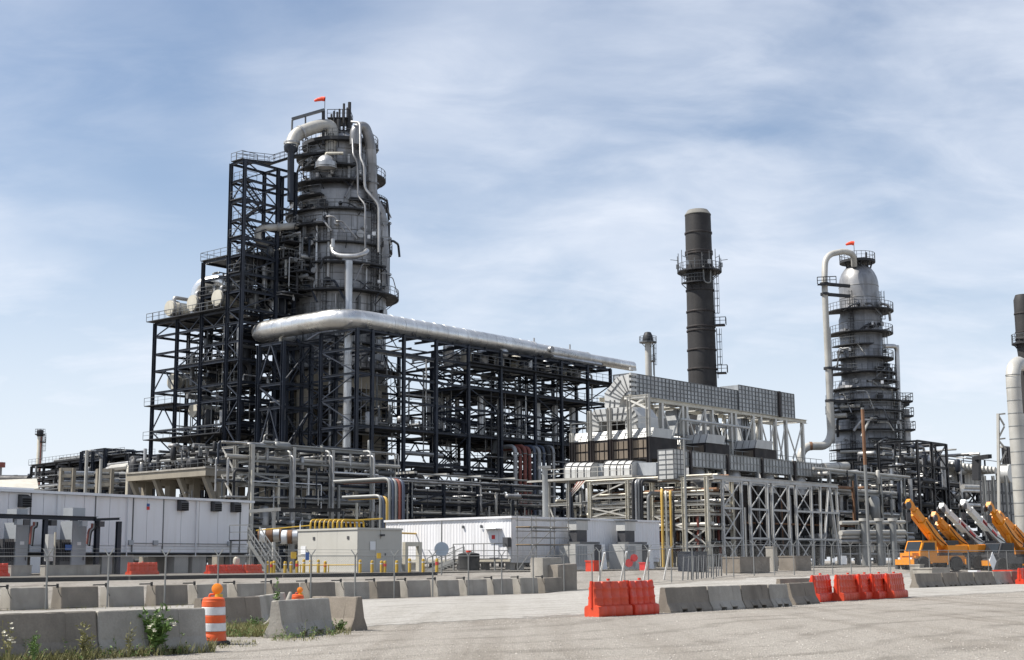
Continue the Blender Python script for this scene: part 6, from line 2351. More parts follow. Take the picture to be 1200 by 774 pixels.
clutter(wl, PW, (0, 5, vw[0], vw[2], 2, lw[5]), 50, ['vessel_cream', 'galv', 'rust', 'alu_dull', 'steel_dark', 'red_brown'], .12, .4, 101, 'hvve')
clutter(wl, PW, (0, 5, vw[2], vw[4] + 3, 4, lw[5]), 70, ['vessel_cream', 'galv', 'rail_grey', 'alu_dull', 'steel_dark', 'galv_pale', 'steel_dark'], .12, .45, 102, 'hvvec')
# yellow uprights, dark ribbed uprights
yp = thing('yellow_risers', 'tall ochre-yellow pipes rising beside the cream pipe rack', 'pipes', G(at(780, 650, 149)))
for k, (x, y, d, mt) in enumerate(((776.5, 574, .32, 'yellow_ochre'), (781, 576, .26, 'vessel_cream'), (786.5, 576, .3, 'yellow_ochre'), (790, 578, .24, 'steel_dark'))):
    q = at(x, 620, 149)
    zt_ = zat(q, y)
    pipe(yp, [V((q.x, q.y, 1)), V((q.x, q.y, zt_)), V((q.x, q.y, zt_)) + B * 1.0 + A * 1.5], d, mt, 10, .6, 'pipe', 5)
dp = thing('dark_risers', 'four dark upright pipes with bent tops at the furnace rack', 'pipes', G(at(747, 640, 152)))
for k, x in enumerate((742, 745.5, 749, 752.5)):
    q = at(x, 600, 152)
    zt_ = zat(q, 562 + (k % 2))
    pipe(dp, [V((q.x, q.y, 2)), V((q.x, q.y, zt_)), V((q.x, q.y, zt_)) + A * 3], .34, ['steel_dark', 'alu_dull', 'rail_grey', 'steel_dark'][k], 10, .6, 'pipe', 5)
q = at(760, 600, 152)
pipe(dp, [V((q.x, q.y, 2)), V((q.x, q.y, zat(q, 578))), V((q.x, q.y, zat(q, 578))) + A * 3], .42, 'galv', 10, .7, 'pipe', 5)
# striped awning
t = thing('striped_awning', 'faded red and cream striped awning left of the furnaces', 'awning', at(675, 575, 150))
cs = [at(668.5, 577, 149), at(676, 565.5, 151), at(687, 564, 151), at(669.5, 583, 149)]
for k in range(6):
    a, b = k / 6, (k + 1) / 6 - .012
    e = [cs[0] + (cs[3] - cs[0]) * 0, cs[1], cs[2], cs[3]]
    l0, l1 = cs[1] + (cs[2] - cs[1]) * a, cs[1] + (cs[2] - cs[1]) * b
    m0, m1 = cs[0] + (cs[3] - cs[0]) * a, cs[0] + (cs[3] - cs[0]) * b
    MB().prism([l0, l1, m1, m0], (0, 0, .05)).build('stripe', 'red_brown' if k % 2 == 0 else 'vessel_cream', t)
member(t, 'post', G(cs[0]), cs[0], .2, .2, 'steel_navy')
member(t, 'post', G(cs[3] + V((.5, 0, 0))), cs[3], .2, .2, 'steel_navy')


def rib_box(parent, O, du, dv, Lu, Lv, z0, z1, mt, ru, rz, rmt='rib_dark', rv=None, rib=.08, name='casing', end=True):
    """box casing with a grid of raised ribs on the u-face (v=0) and the end face (u=0)"""
    def Q(u, v, z):
        q = O + du * u + dv * v
        return V((q.x, q.y, z))
    o = MB().prism([Q(0, 0, z0), Q(Lu, 0, z0), Q(Lu, Lv, z0), Q(0, Lv, z0)], UP * (z1 - z0)).build(name, mt, parent)
    for k in range(ru + 1):
        u = Lu * k / ru
        member(o, 'rib', Q(u, -.02, z0), Q(u, -.02, z1), rib, rib, rmt)
    for k in range(rz + 1):
        z = z0 + (z1 - z0) * k / rz
        member(o, 'rib', Q(0, -.025, z), Q(Lu, -.025, z), rib * .9, rib * .9, rmt)
    if end and rv:
        for k in range(rv + 1):
            v = Lv * k / rv
            member(o, 'rib', Q(-.02, v, z0), Q(-.02, v, z1), rib, rib, rmt)
        for k in range(rz + 1):
            z = z0 + (z1 - z0) * k / rz
            member(o, 'rib', Q(-.025, 0, z), Q(-.025, Lv, z), rib * .9, rib * .9, rmt)
    return Q


# lower manifold duct
VL = 4.6
ua, ub = ufx(788, VL, 14), ufx(964, VL, 14)
zT, zB = zat(PF(ufx(790, VL, 14), VL, 12), 527.5), zat(PF(ufx(790, VL, 14), VL, 12), 545)
ld = thing('lower_duct', 'long grey ribbed manifold duct on round necks above the lattice frame', 'duct', G(PF(ua, VL, 0)))
rib_box(ld, PF(ua, VL, 0), A, B, ub - ua, 1.7, zB, zT, 'duct_grey', 46, 2, 'galv', 2, .1)
zB2 = zat(PF(ufx(790, VL, 14), VL, 12), 559.5)
# the near end piece drops down lower
qa = PF(ua - .3, VL - .3, 0)
rib_box(ld, qa, A, B, 2.0, 2.0, zB2 - .2, zT + .05, 'duct_pale', 3, 6, 'rail_grey', 2, .07, 'end_casing')
for k in range(4):
    u0 = ua + 4.5 + (ub - ua - 3) * k / 4
    m = MB()
    c_ = PF(u0 + 2.2, VL + 1.6, 0)
    MB().lathe(c_, [(1.35, zl - .8), (1.35, zB2 - 1), (1.3, zB2), (1.0, zB + .05)], 24).build('neck', 'alu_dull', ld, True)
    member(ld, 'joint_strip', PF(u0 - 1.2, VL - .1, zB2), PF(u0 - 1.2, VL - .1, zT + .1), .35, .3, 'furnace_black')
    member(ld, 'leg', PF(u0 + 5.2, VL - .1, zl), PF(u0 + 5.2, VL - .1, zB), .3, .3, 'galv', 'H')
# fireboxes behind the lattice
for k in range(4):
    u0 = ufx(846, 7.5) + k * 7.4
    fb = thing('firebox', 'black furnace firebox, %s from the left behind the lattice frame' % ORD[k], 'furnace', G(PF(u0, 7.5, 0)), 'fireboxes behind the lattice frame')
    rib_box(fb, PF(u0, 6.6, 0), A, B, 7.0, 9, 2.2, zl + 1.2, 'furnace_black', 5, 3, 'steel_dark', None, .16, 'casing', False)
    for j in range(3):
        q = PF(u0 + 1.2 + j * 2, 5.9, 2.4)
        MB().lathe(q, [(.0, 0), (.5, 0), (.5, .8), (.3, 1.0), (0, 1.0)], 10).build('burner', 'steel_dark', fb, True)
    for j in range(3):
        rod(fb, 'fuel_pipe', PF(u0 + .6 + j * 2.2, 5.6, 2), PF(u0 + .6 + j * 2.2, 5.6, zl - 1), .26, ['steel_dark', 'rust', 'alu_dull'][j], 8)
    rod(fb, 'fuel_pipe', PF(u0, 5.2, 3.4), PF(u0 + 6.5, 5.2, 3.4), .3, 'alu_dull', 8)
    rod(fb, 'fuel_pipe', PF(u0, 5.2, 6.0), PF(u0 + 6.5, 5.2, 6.0), .24, 'rust', 8)

# convection boxes: brown panelled, pale shoulders; three of them one behind the other
VQ = 12.0
uq = ufx(763, VQ, 16)
Q0 = PF(uq, VQ, 0)
vlen = (on(Q0 + UP * 16, B, 673) - Q0 - UP * 16).dot(B)
ref = Q0 + UP * 15
zb0, zb1, zb2 = zat(ref, 537.5), zat(ref, 512), zat(ref, 501)
for k in range(3):
    Ok = Q0 + A * (k * 11.5)
    cv = thing('convection_box', ['brown panelled furnace box under the pale arched duct, nearest to us', 'brown furnace box behind the lower duct, second along', 'brown furnace box behind the lower duct, third along'][k], 'furnace', G(Ok), 'brown furnace boxes')

    def PK(u, v, z, Ok=Ok):
        q = Ok + A * u + B * v
        return V((q.x, q.y, z))
    MB().prism([PK(0, 0, zb0), PK(5.4, 0, zb0), PK(5.4, vlen, zb0), PK(0, vlen, zb0)], UP * (zb1 - zb0)).build('core', 'furnace_black', cv)
    if k == 0:
        for bay in range(4):
            for c2 in range(3):
                for r2 in range(2):
                    va = vlen * bay / 4 + .35 + (vlen / 4 - .55) * c2 / 3
                    vb = va + (vlen / 4 - .55) / 3 - .16
                    za = zb0 + .2 + (zb1 - zb0 - .3) * r2 / 2
                    zb_ = za + (zb1 - zb0 - .3) / 2 - .2
                    MB().prism([PK(-.14, va, za), PK(0.01, va, za), PK(0.01, vb, za), PK(-.14, vb, za)], UP * (zb_ - za)).build('panel', 'brown_panel', cv)
    else:
        for c2 in range(4):
            va = .3 + 1.6 * c2
            MB().prism([PK(-.14, va, zb0 + .3), PK(.01, va, zb0 + .3), PK(.01, va + 1.35, zb0 + .3), PK(-.14, va + 1.35, zb0 + .3)], UP * (zb1 - zb0 - .6)).build('panel', 'brown_panel', cv)
    # pale tapered shoulder
    MB().prism([PK(-.1, -.1, zb1 + .004), PK(-.1, vlen + .1, zb1 + .004), PK(1.2, vlen + .1, zb2), PK(4.2, vlen + .1, zb2), PK(5.5, vlen + .1, zb1 + .004)][:2] + [PK(.45, vlen + .1, zb2), PK(.45, -.1, zb2)], A * 4.0).build('shoulder', 'duct_pale', cv)
    for c2 in range(13):
        v = vlen * c2 / 12
        member(cv, 'shoulder_rib', PK(-.12, v, zb1 + .05), PK(.43, v, zb2 - .02), .05, .05, 'rail_grey')
    if k == 0:
        # four tall posts in front of the face
        for j, x in enumerate((763, 741, 717.5, 694.5, 673)):
            v = (on(Ok + UP * 16, B, x) - Ok - UP * 16).dot(B)
            yt = (462, 466, 478, 482, 508)[j]
            zt_ = zat(PK(-.5, v, 15), yt)
            member(cv, 'post', PK(-.5, v, gz(Ok.x, Ok.y)), PK(-.5, v, zb1), .42, .42, 'furnace_black', 'H')
            member(cv, 'post', PK(-.5, v, zb1), PK(-.5, v, zt_), .42, .42, 'galv_pale', 'H')
        rl = [PK(-.6, -.2, zb2), PK(-.6, vlen, zb2)]
        railing(MB(), rl, 1.1, .035, 2.4).build('railing', 'galv', cv)
# arched pale duct on the first box
fp = Q0 - A * .1


def face(px, py, off=0.0):
    return pl(px, py, fp + A * off, A)


ad = thing('arched_duct', 'pale ribbed twin-leg duct forming an arch over the nearest furnace box', 'duct', face(715, 505))


def extr(poly_px, off, L, name, mt, parent):
    return MB().prism([face(x, y, off) for x, y in poly_px], A * L).build(name, mt, parent)


outer = [(690.5, 505), (690.5, 490), (697, 480), (740, 476.5), (747, 484), (749, 503)]
legs1 = [(690.5, 505.5), (690.5, 492), (702.5, 497), (702.5, 504.5)]
extr([(690.5, 506), (690.5, 490), (696, 480.5), (702, 494.5), (702, 505)], .6, 4.2, 'left_leg', 'duct_pale', ad)
extr([(696, 480.5), (739.5, 476.5), (732.5, 493), (703, 494.6)], .6, 4.2, 'arch_top', 'duct_pale', ad)
extr([(739.5, 476.5), (747, 487), (748, 502), (733, 503), (732.5, 493)], .6, 4.2, 'right_leg', 'duct_pale', ad)
for (a, b) in (((696, 480.5), (702, 494.5)), ((703, 480), (706.5, 494.3)), ((710, 479.3), (711.5, 494.1)), ((717, 478.7), (717.3, 494)), ((724, 478), (722.6, 493.6)), ((731, 477.3), (728, 493.3)), ((739.5, 476.5), (732.5, 493)),
               ((690.5, 490), (702, 496)), ((690.5, 497), (702, 500)), ((747, 487), (732.8, 496)), ((747.6, 494), (733, 499.6)), ((696, 487), (740, 484)), ((743, 481.5), (732.7, 494)), ((693.5, 485), (702, 495))):
    member(ad, 'rib', face(*a, .55), face(*b, .55), .09, .09, 'rail_grey')
extr([(702, 493), (733, 491.5), (733, 505), (702, 505)], 3.2, .2, 'arch_back', 'furnace_black', ad)
# bent duct rising from the arch into the top duct
bdx = [(708.5, 477), (708.5, 461), (722, 443), (727, 440), (735.5, 438), (737, 457), (729, 463), (724, 476)]
bdc = thing('bent_duct', 'pale ribbed duct bending from the arch up into the long top duct', 'duct', face(712, 478))
extr([(708.5, 478.5), (708.5, 461), (727, 468.5), (725.5, 477.5)], .9, 3.6, 'lower_leg', 'duct_pale', bdc)
extr([(708.5, 461), (723, 442.5), (734, 459.5), (727, 468.5)], .9, 3.6, 'bend_casing', 'duct_pale', bdc)
extr([(723, 442.5), (737.5, 438), (738, 457.5), (734, 459.5)], .9, 3.6, 'upper_leg', 'duct_pale', bdc)
for a, b in (((708.5, 461), (727, 468.5)), ((712, 456.6), (728.7, 466.3)), ((715.8, 451.8), (730.5, 464)), ((719.5, 447), (732.4, 461.6)), ((723, 442.5), (734, 459.5)), ((730, 440.2), (736, 458.5)), ((737.5, 438), (738, 457.5)),
             ((708.5, 470), (726.4, 472.8)), ((715, 469), (714, 478)), ((720, 469), (719.6, 478)), ((714, 462.9), (727.3, 446))):
    member(bdc, 'rib', face(*a, .85), face(*b, .85), .09, .09, 'rail_grey')

# long top duct on its trestle
VT = VQ + (on(Q0 + A * .9 + UP * 25, B, 739.5) - Q0 - A * .9 - UP * 25).dot(B)
ut0, ut1 = uq + .9, ufx(929, VT, 25)
zt1_, zt0_ = zat(PF(ut0, VT, 24), 437.5), zat(PF(ut0, VT, 24), 462.5)
td = thing('top_duct', 'long grey ribbed box duct on a white trestle above the furnaces', 'duct', PF(ut0, VT, zt0_))
step_u = ut0 + (ut1 - ut0) * .62
rib_box(td, PF(ut0, VT, 0), A, B, step_u - ut0, 2.6, zt0_, zt1_, 'duct_grey', 30, 5, 'rail_grey', 3, .09, 'casing')
rib_box(td, PF(step_u + .02, VT - .12, 0), A, B, ut1 - step_u, 2.8, zt0_ - .1, zt1_ + .75, 'duct_grey', 17, 6, 'rail_grey', None, .09, 'casing', False)
member(td, 'joint_strip', PF(ut1 - 4.2, VT - .2, zt0_ - .2), PF(ut1 - 4.2, VT - .2, zt1_ + .8), .5, .3, 'furnace_black')
q = PF(ut0 - .4, VT - .3, zt0_ + .1)
for k in range(5):
    member(td, 'end_fin', PF(ut0 - .7, VT - .3, zt0_ + .5 + k * .62), PF(ut0 + .5, VT - .3, zt0_ + .5 + k * .62), .22, .3, 'duct_pale')
ts = thing('duct_trestle', 'white braced trestle of paired posts carrying the long top duct', 'steel structure', G(PF(ut0, VT, 0)))
ztr = zt0_ - .3
zx0, zx1 = zb1 + 3.2, zat(PF(uq - .5, VQ, 15), 464)
v7 = VT - VQ
member(ts, 'brace', PF(uq - .5, VQ, zx0), PF(uq - .5, VQ + v7, zx1), .22, .22, 'white_steel')
member(ts, 'brace', PF(uq - .44, VQ, zx1), PF(uq - .44, VQ + v7, zx0), .21, .21, 'white_steel')
member(ts, 'cross_beam', PF(uq - .5, VQ, zx1), PF(uq - .5, VQ + v7, zx1), .3, .35, 'white_steel', 'H')
member(ts, 'girder', PF(ut0 - .5, VT, ztr), PF(ut1 + 3.4, VT, ztr), .4, .5, 'vessel_cream', 'H')
member(ts, 'girder', PF(ut0 - .5, VT + 4.4, ztr), PF(ut1 + 3.4, VT + 4.4, ztr), .4, .5, 'vessel_cream', 'H')
zlow = zT - 2
cols = [775, 799, 804, 825, 834, 856, 861, 882, 891, 908, 920.5, 940]
ul = [ufx(x, VT, 20) for x in cols]
for i, u in enumerate(ul):
    for v in (0, 4.4):
        member(ts, 'post', PF(u, VT + v, gz(*PF(u, VT, 0)[:2])), PF(u, VT + v, ztr - .25), .42, .42, 'white_steel', 'H')
    member(ts, 'cross_beam', PF(u, VT, ztr), PF(u, VT + 4.4, ztr), .3, .4, 'white_steel', 'H')
for i in range(len(ul) - 1):
    if ul[i + 1] - ul[i] > 1.8:
        for v in (0, 4.4):
            zq = zlow + 1.0
            member(ts, 'brace', PF(ul[i], VT + v - .05, zq), PF(ul[i + 1], VT + v - .05, ztr - .3), .12, .2, 'white_steel')
            member(ts, 'brace', PF(ul[i], VT + v + .05, ztr - .3), PF(ul[i + 1], VT + v + .05, zq), .12, .195, 'white_steel')
            member(ts, 'strut', PF(ul[i], VT + v, zq), PF(ul[i + 1], VT + v, zq), .2, .25, 'white_steel')
# hoppers and stairs inside the trestle
for k in range(3):
    u0 = ufx(783 + k * 38, VT + 2, 20)
    cc = [PF(u0, VT + 1, zlow + 2.2), PF(u0 + 4.6, VT + 1, zlow + 2.2), PF(u0 + 4.6, VT + 4, zlow + 2.2), PF(u0, VT + 4, zlow + 2.2)]
    up = [PF(u0 + 1.5, VT + 1.6, ztr - .4), PF(u0 + 3.1, VT + 1.6, ztr - .4), PF(u0 + 3.1, VT + 3.4, ztr - .4), PF(u0 + 1.5, VT + 3.4, ztr - .4)]
    hp = thing('transition_hood', 'grey tapered duct hood inside the white trestle, %s along' % ORD[k], 'duct', PF(u0 + 2, VT + 2, zlow), 'tapered hoods in the trestle')
    MB().hexa(cc, up).build('hood', 'duct_grey', hp)
    for j in range(4):
        f_ = j / 3
        member(hp, 'rib', cc[0] + (cc[1] - cc[0]) * f_ - B * .05, up[0] + (up[1] - up[0]) * f_ - B * .05, .09, .09, 'rail_grey')
    MB().prism([PF(u0, VT + .9, zlow + .6), PF(u0 + 4.6, VT + .9, zlow + .6), PF(u0 + 4.6, VT + 4.1, zlow + .6), PF(u0, VT + 4.1, zlow + .6)], UP * 1.59).build('base_casing', 'duct_pale', hp)
clutter(ts, PF, (ut0 + 4, ut1 - 8, VT - 1.5, VT + 6, zlow - 1, ztr - 1), 50, ['galv_pale', 'galv', 'rail_grey', 'duct_pale', 'steel_dark'], .12, .4, 111, 'hvve')
for k in range(4):
    u0 = ufx(790 + k * 33, VT - .5, 20)
    deck(ts, PF, u0, u0 + 3.6, VT - 1.8, VT - .4, zlow + 1.3 + (k % 2) * 2.0, 'grating', 'f', .1, 'galv_pale')
deck(ts, PF, ut0 + 6, ut1 + 3, VT - 2.4, VT - .5, zT + .6, 'grating', 'f', .1, 'galv')
# pale barrel ducts below the brown box
for i, (x0, x1, y) in enumerate(((668, 699, 552), (713.5, 745, 550))):
    a, b = pl(x1, y, fp - A * 2.5, A), pl(x0, y, fp - A * 2.5, A)
    t = thing('barrel_duct', ['pale half-round ducting below the brown box, left one', 'pale half-round ducting below the brown box, right one'][i], 'duct', V((a.x, a.y, a.z - 1)), 'half-round ducts below the brown box')
    R_ = .95
    m = MB()
    d = (b - a).normalized()
    ax = V((A.x, A.y, 0))
    n_ = 9
    secs = [(-1.1, -.9), (-1.1, .1), (-.95, .5), (-.6, .8), (-.1, .95), (.6, .95), (1.6, .95), (2.6, .95), (2.6, -.9)]
    MB().prism([a + ax * (x_ * 1.0) + UP * z_ for x_, z_ in secs], b - a).build('casing', 'duct_pale', t)
    L = (b - a).length
    for k in range(5):
        o_ = a + d * (L * k / 4)
        for (xa, za), (xb, zb_) in zip(secs[:5], secs[1:6]):
            member(t, 'rib', o_ + ax * (xa - .03) + UP * (za + .02), o_ + ax * (xb - .03) + UP * (zb_ + .02), .09, .09, 'rib_dark')
    member(t, 'rib', a + ax * -.98 + UP * .5, b + ax * -.98 + UP * .5, .08, .08, 'rib_dark')
    e = a - d * 2.6
    MB().prism([e + ax * .3 + UP * -.7, e + ax * .3 + UP * .75, e + ax * 2.2 + UP * .75, e + ax * 2.2 - UP * .7], d * 2.59).build('link_duct', 'cabinet_grey', t)
sup = thing('duct_platform', 'pale support platform with railing under the half-round ducts', 'platform', G(PF(uq - 3, VQ + 4, 0)))
zpl = zat(pl(715, 560, fp - A * 2.5, A), 560)
deck(sup, PF, uq - 6, uq + 2, VQ - 1.5, VQ + vlen, zpl - .3, 'galv_pale', 'l', .25, 'galv_pale')
for k in range(5):
    for u in (uq - 5.6, uq + 1.5):
        v = VQ - 1 + (vlen + .5) * k / 4
        member(sup, 'leg', PF(u, v, 1), PF(u, v, zpl - .3), .35, .35, 'galv_pale', 'H')
        if k < 4:
            v2 = VQ - 1 + (vlen + .5) * (k + 1) / 4
            member(sup, 'beam', PF(u, v, zpl - 3), PF(u, v2, zpl - 3), .25, .3, 'galv_pale', 'H')
            member(sup, 'brace', PF(u, v, 2), PF(u, v2, zpl - 3), .16, .16, 'galv_pale')
clutter(sup, PF, (uq - 5.5, uq + 1, VQ, VQ + vlen, 4, zpl - .6), 60, ['vessel_cream', 'galv', 'steel_dark', 'alu_dull', 'steel_dark', 'rail_grey'], .12, .5, 121, 'hhvec')

# ------------------------------------------------------------------ chimneys
SO = at(822, 400, 222)
SO = V((SO.x, SO.y, 0))
stk = thing('chimney_stack', 'tall dark charcoal chimney with railed gallery behind the furnaces', 'chimney', G(SO))
rt, rb_ = 30.5 / 2 * 222 / F * 1.01, 33.5 / 2 * 222 / F
zt_ = zat(SO + UP * 40, 247)
zc_ = zat(SO + UP * 40, 253)
MB().lathe(SO, [(rb_ * 1.15, 1), (rb_ * 1.05, 14), (rb_, zat(SO + UP * 40, 440)), (rt, zc_)], 40).build('shaft', 'stack_char', stk, True)
MB().lathe(SO, [(rt + .05, zc_), (rt + .06, zc_ + .12), (rt * .78, zt_), (rt * .7, zt_ + .03), (rt * .7, zt_ - 3)], 40).build('crown', 'stack_cap', stk, True)
for y in (274, 296, 298.5, 341, 366, 384, 388.5, 411, 433.5, 460, 485):
    z = zat(SO + UP * 40, y)
    rr_ = rt + (rb_ - rt) * (zc_ - z) / (zc_ - zat(SO + UP * 40, 440))
    ring(stk, 'stiffener_ring', V((SO.x, SO.y, z)), UP, rr_ + .14, .28, 'furnace_black', 'tor48')
platform(stk, SO, rt, rt + 1.5, zat(SO + UP * 40, 320), 0, rad(359.9), True, 'steel_dark', 30)
platform(stk, SO, rt, rt + 1.0, zat(SO + UP * 40, 334), rad(190), rad(275), True, 'steel_dark')
gz_ = zat(SO + UP * 40, 320)
ar = random.Random(5)
for k in range(11):
    a = rad(170 + k * 20)
    d = V((math.cos(a), math.sin(a), 0))
    q = V((SO.x, SO.y, gz_ + .3)) + d * (rt + 1.4)
    rod(stk, 'antenna_mast', q, q + UP * ar.uniform(1.5, 3.2), .12, 'rail_grey', 6)
    if k % 2:
        rod(stk, 'antenna_arm', q + UP * 1.6, q + UP * 1.7 + d * ar.uniform(.6, 1.5), .1, 'rail_grey', 6)
    if k % 3 == 0:
        MB().box(q + UP * .5, .5, .35, .7).build('instrument_box', 'cabinet_grey', stk)
pipe(stk, [V((SO.x + .3, SO.y - rt - .5, gz_ + .6)), V((SO.x + .3, SO.y - rt - .5, gz_ - 2.0)), V((SO.x + 1.4, SO.y - rt - .3, gz_ - 2.2)), V((SO.x + 1.5, SO.y - rt, gz_ + .5))], .25, 'galv', 8, .7, 'loop_pipe', 4)
dE = V((math.cos(rad(-12)), math.sin(rad(-12)), 0))
ladder(stk, SO + dE * (rt + .2), zat(SO + UP * 40, 384), gz_ + 1, dE, 'steel_dark')
ladder(stk, SO + dE * (rb_ + .2), zat(SO + UP * 40, 444), zat(SO + UP * 40, 386), dE, 'steel_dark')
for y in (383, 439):
    z = zat(SO + UP * 40, y)
    q = V((SO.x, SO.y, z)) + dE * (rb_ + .8)
    o = MB().box(q, 1.5, 1.5, .2, dE).build('landing', 'steel_dark', stk)
    railing(MB(), [q + dE * .9 + V((-dE.y, dE.x, 0)) * .7 + UP * .2, q + dE * .9 - V((-dE.y, dE.x, 0)) * .7 + UP * .2, q - dE * .9 - V((-dE.y, dE.x, 0)) * .7 + UP * .2], 1.1, .05, .8).build('railing', 'steel_dark', o)

FS = at(760, 430, 300)
FS = V((FS.x, FS.y, 0))


def fz(y):
    return zat(FS + UP * 40, y)


fst = thing('small_stack', 'slim pale stack with dark burner head far behind the furnaces', 'chimney', G(FS))
MB().lathe(FS, [(.75, 1), (.7, fz(402))], 18).build('shaft', 'galv_pale', fst, True)
rod(fst, 'side_pipe', V((FS.x + 1.2, FS.y, 1)), V((FS.x + 1.2, FS.y, fz(404))), .3, 'galv', 8)
MB().lathe(FS, [(1.0, fz(402)), (1.2, fz(399)), (1.05, fz(394)), (.7, fz(390)), (.5, fz(389.5))], 18).build('burner_head', 'steel_dark', fst, True)
platform(fst, FS, .7, 1.9, fz(402), 0, rad(359.9), True, 'rail_grey', 14, True)
platform(fst, FS, .7, 1.5, fz(424), rad(-60), rad(60), True, 'rail_grey', 6, False)
ladder(fst, FS + V((1.0, -.4, 0)), fz(440), fz(402), V((1, 0, 0)))

# ------------------------------------------------------------------ slim column on the right
S0 = at(1013, 480, 228)
S0 = V((S0.x, S0.y, 0))


def sz(y):
    return zat(S0 + UP * 30, y)


def sm_(p_):
    return p_ * 228 / F


sc_ = thing('slim_column', 'tall grey dome-topped column with ring platforms on the right', 'distillation tower', G(S0))
TI = S0 + V((-sm_(1.5), 0, 0))
R1, R2, R3 = sm_(23.2), sm_(25), sm_(35)
prof = [(R3, 2), (R3, sz(462)), (R2, sz(445)), (R2, sz(375)), (R1, sz(370)), (R1, sz(336))]
for k in range(1, 9):
    a = k / 8 * math.pi / 2
    prof.append((max(.02, R1 * math.cos(a)), sz(336) + (sz(309) - sz(336)) * math.sin(a)))
MB().lathe(S0, prof[:3] + prof[3:], 44).build('shell', 'alu_column', sc_, True)
z = 4
while z < sz(330):
    r_ = R3 if z < sz(464) else (R2 if sz(443) < z < sz(378) else (R1 if z > sz(368) else None))
    if r_:
        ring(sc_, 'cladding_band', V((S0.x, S0.y, z)), UP, r_ + .03, .14, 'seam', 'tor48')
    z += 2.0
for (y, r_, o_, a0, a1) in ((367, R1, 2.2, 160, 395), (393, R2, 1.7, 150, 390), (423, R2, 1.6, 170, 395), (440, R2, 1.9, 165, 400), (459, R2, 2.3, 160, 400), (473, R3, 1.4, 180, 350), (485, R3, 1.4, 170, 400), (507, R3, 1.3, 175, 370), (529, R3, 1.2, 180, 360), (553, R3, 1.4, 175, 370), (580, R3, 1.5, 175, 370), (604, R3, 1.5, 170, 380), (408, R2, 1.4, 180, 280), (449, R2, 2.0, 280, 390), (518, R3, 1.2, 260, 380), (541, R3, 1.2, 180, 270), (496, R3, 1.3, 250, 390), (566, R3, 1.3, 250, 370)):
    platform(sc_, S0, r_, r_ + o_, sz(y), rad(a0), rad(a1), True, 'grating', None, False, .16)
platform(sc_, S0, .5, sm_(21), sz(309), 0, rad(359.9), True, 'grating', 24, False, .4)
for y in (312,):
    for k in range(5):
        a = rad(200 + k * 35)
        d = V((math.cos(a), math.sin(a), 0))
        member(sc_, 'strut', V((S0.x, S0.y, sz(318))) + d * sm_(14), V((S0.x, S0.y, sz(309))) + d * sm_(17), .2, .2, 'steel_dark')
nr = random.Random(44)
for (yy, r_, n_) in ((362, R1, 3), (386, R2, 5), (412, R2, 5), (432, R2, 5), (452, R2, 5), (468, R3, 5), (480, R3, 5), (498, R3, 5), (520, R3, 5), (545, R3, 5), (570, R3, 5), (596, R3, 5)):
    for k in range(n_):
        a = rad(nr.uniform(185, 355))
        d = V((math.cos(a), math.sin(a), 0))
        z = sz(yy) + nr.uniform(-.8, .8)
        q = V((S0.x, S0.y, z)) + d * (r_ - .1)
        L, D = nr.uniform(.4, .9), nr.choice((.3, .45, .6, .8))
        nz = MB().tube([q, q + d * L], D / 2, 10).build('nozzle', nr.choice(['alu_dull', 'alu', 'steel_dark', 'galv']), sc_, True)
        MB().tube([q + d * L, q + d * (L + .14)], D * .68, 12).build('flange', nr.choice(['steel_dark', 'alu_dull']), nz, True)
        if nr.random() < .6:
            s_ = V((-d.y, d.x, 0)) * nr.choice((-1, 1))
            e = q + d * (L + .4)
            pipe(sc_, [q + d * L, e, e + s_ * nr.uniform(.6, 2.5), e + s_ * 2.5 - UP * nr.uniform(1, 3.5)], D * .55, nr.choice(['alu_dull', 'rail_grey', 'steel_dark', 'galv_pale']), 8, .5, 'pipe', 3)
for k in range(12):
    a = rad(nr.uniform(215, 350))
    z = sz(nr.choice((386, 415, 436, 455, 480, 500, 525)))
    q = V((S0.x, S0.y, z)) + V((math.cos(a), math.sin(a), 0)) * ((R2 if z > sz(445) else R3) + 1.0)
    MB().box(q, .38, .3, .5).build('instrument_box', 'sign_white', sc_)
for a in (rad(320), rad(235)):
    d = V((math.cos(a), math.sin(a), 0))
    ladder(sc_, S0 + d * (R1 + .5), sz(393), sz(345), d, 'steel_dark')
    ladder(sc_, S0 + d * (R3 + .4), sz(600), sz(462), d, 'steel_dark')
    ladder(sc_, S0 + d * (R2 + .4), sz(440), sz(393), d, 'steel_dark')
# short white headers on the rings
for (xa, xb, y, D) in ((974, 992, 488, .36), (985, 1008, 477, .28), (990, 1012, 600, .3), (985, 1010, 530, .25)):
    p, q = at(xa, y, 224), at(xb, y - 1, 222.6)
    MB().tube([p, q], D, 12).build('header', 'galv_pale', sc_, True)
# far side secondary tower steps at right of the column
for k, (x0, x1, y) in enumerate(((1040, 1066, 473), (1040, 1067, 490), (1040, 1069, 506), (1042, 1062, 477))):
    p = at(x0, y, 232)
    q = at(x1, y, 232)
    o = MB().prism([p + V((0, -2, 0)), q + V((0, -2, 0)), q + V((0, 2, 0)), p + V((0, 2, 0))], UP * .3).build('side_landing', 'grating', sc_)
    railing(MB(), [p + V((0, -2, .3)), q + V((0, -2, .3)), q + V((0, 2, .3))], 1.2, .05, 1.3).build('railing', 'rail_grey', o)
rod(sc_, 'side_pipe', at(1051, 405, 226), at(1056, 560, 226), .75, 'alu', 10)
pipe(sc_, [at(1036, 406, 224), at(1051, 406, 226), at(1052.5, 470, 226)], .75, 'alu', 12, 1.0, 'side_pipe')
q_ = at(1060, 480, 232)
rod(sc_, 'side_pipe', V((q_.x, q_.y, 2)), q_, 1.6, 'alu_dull', 14)
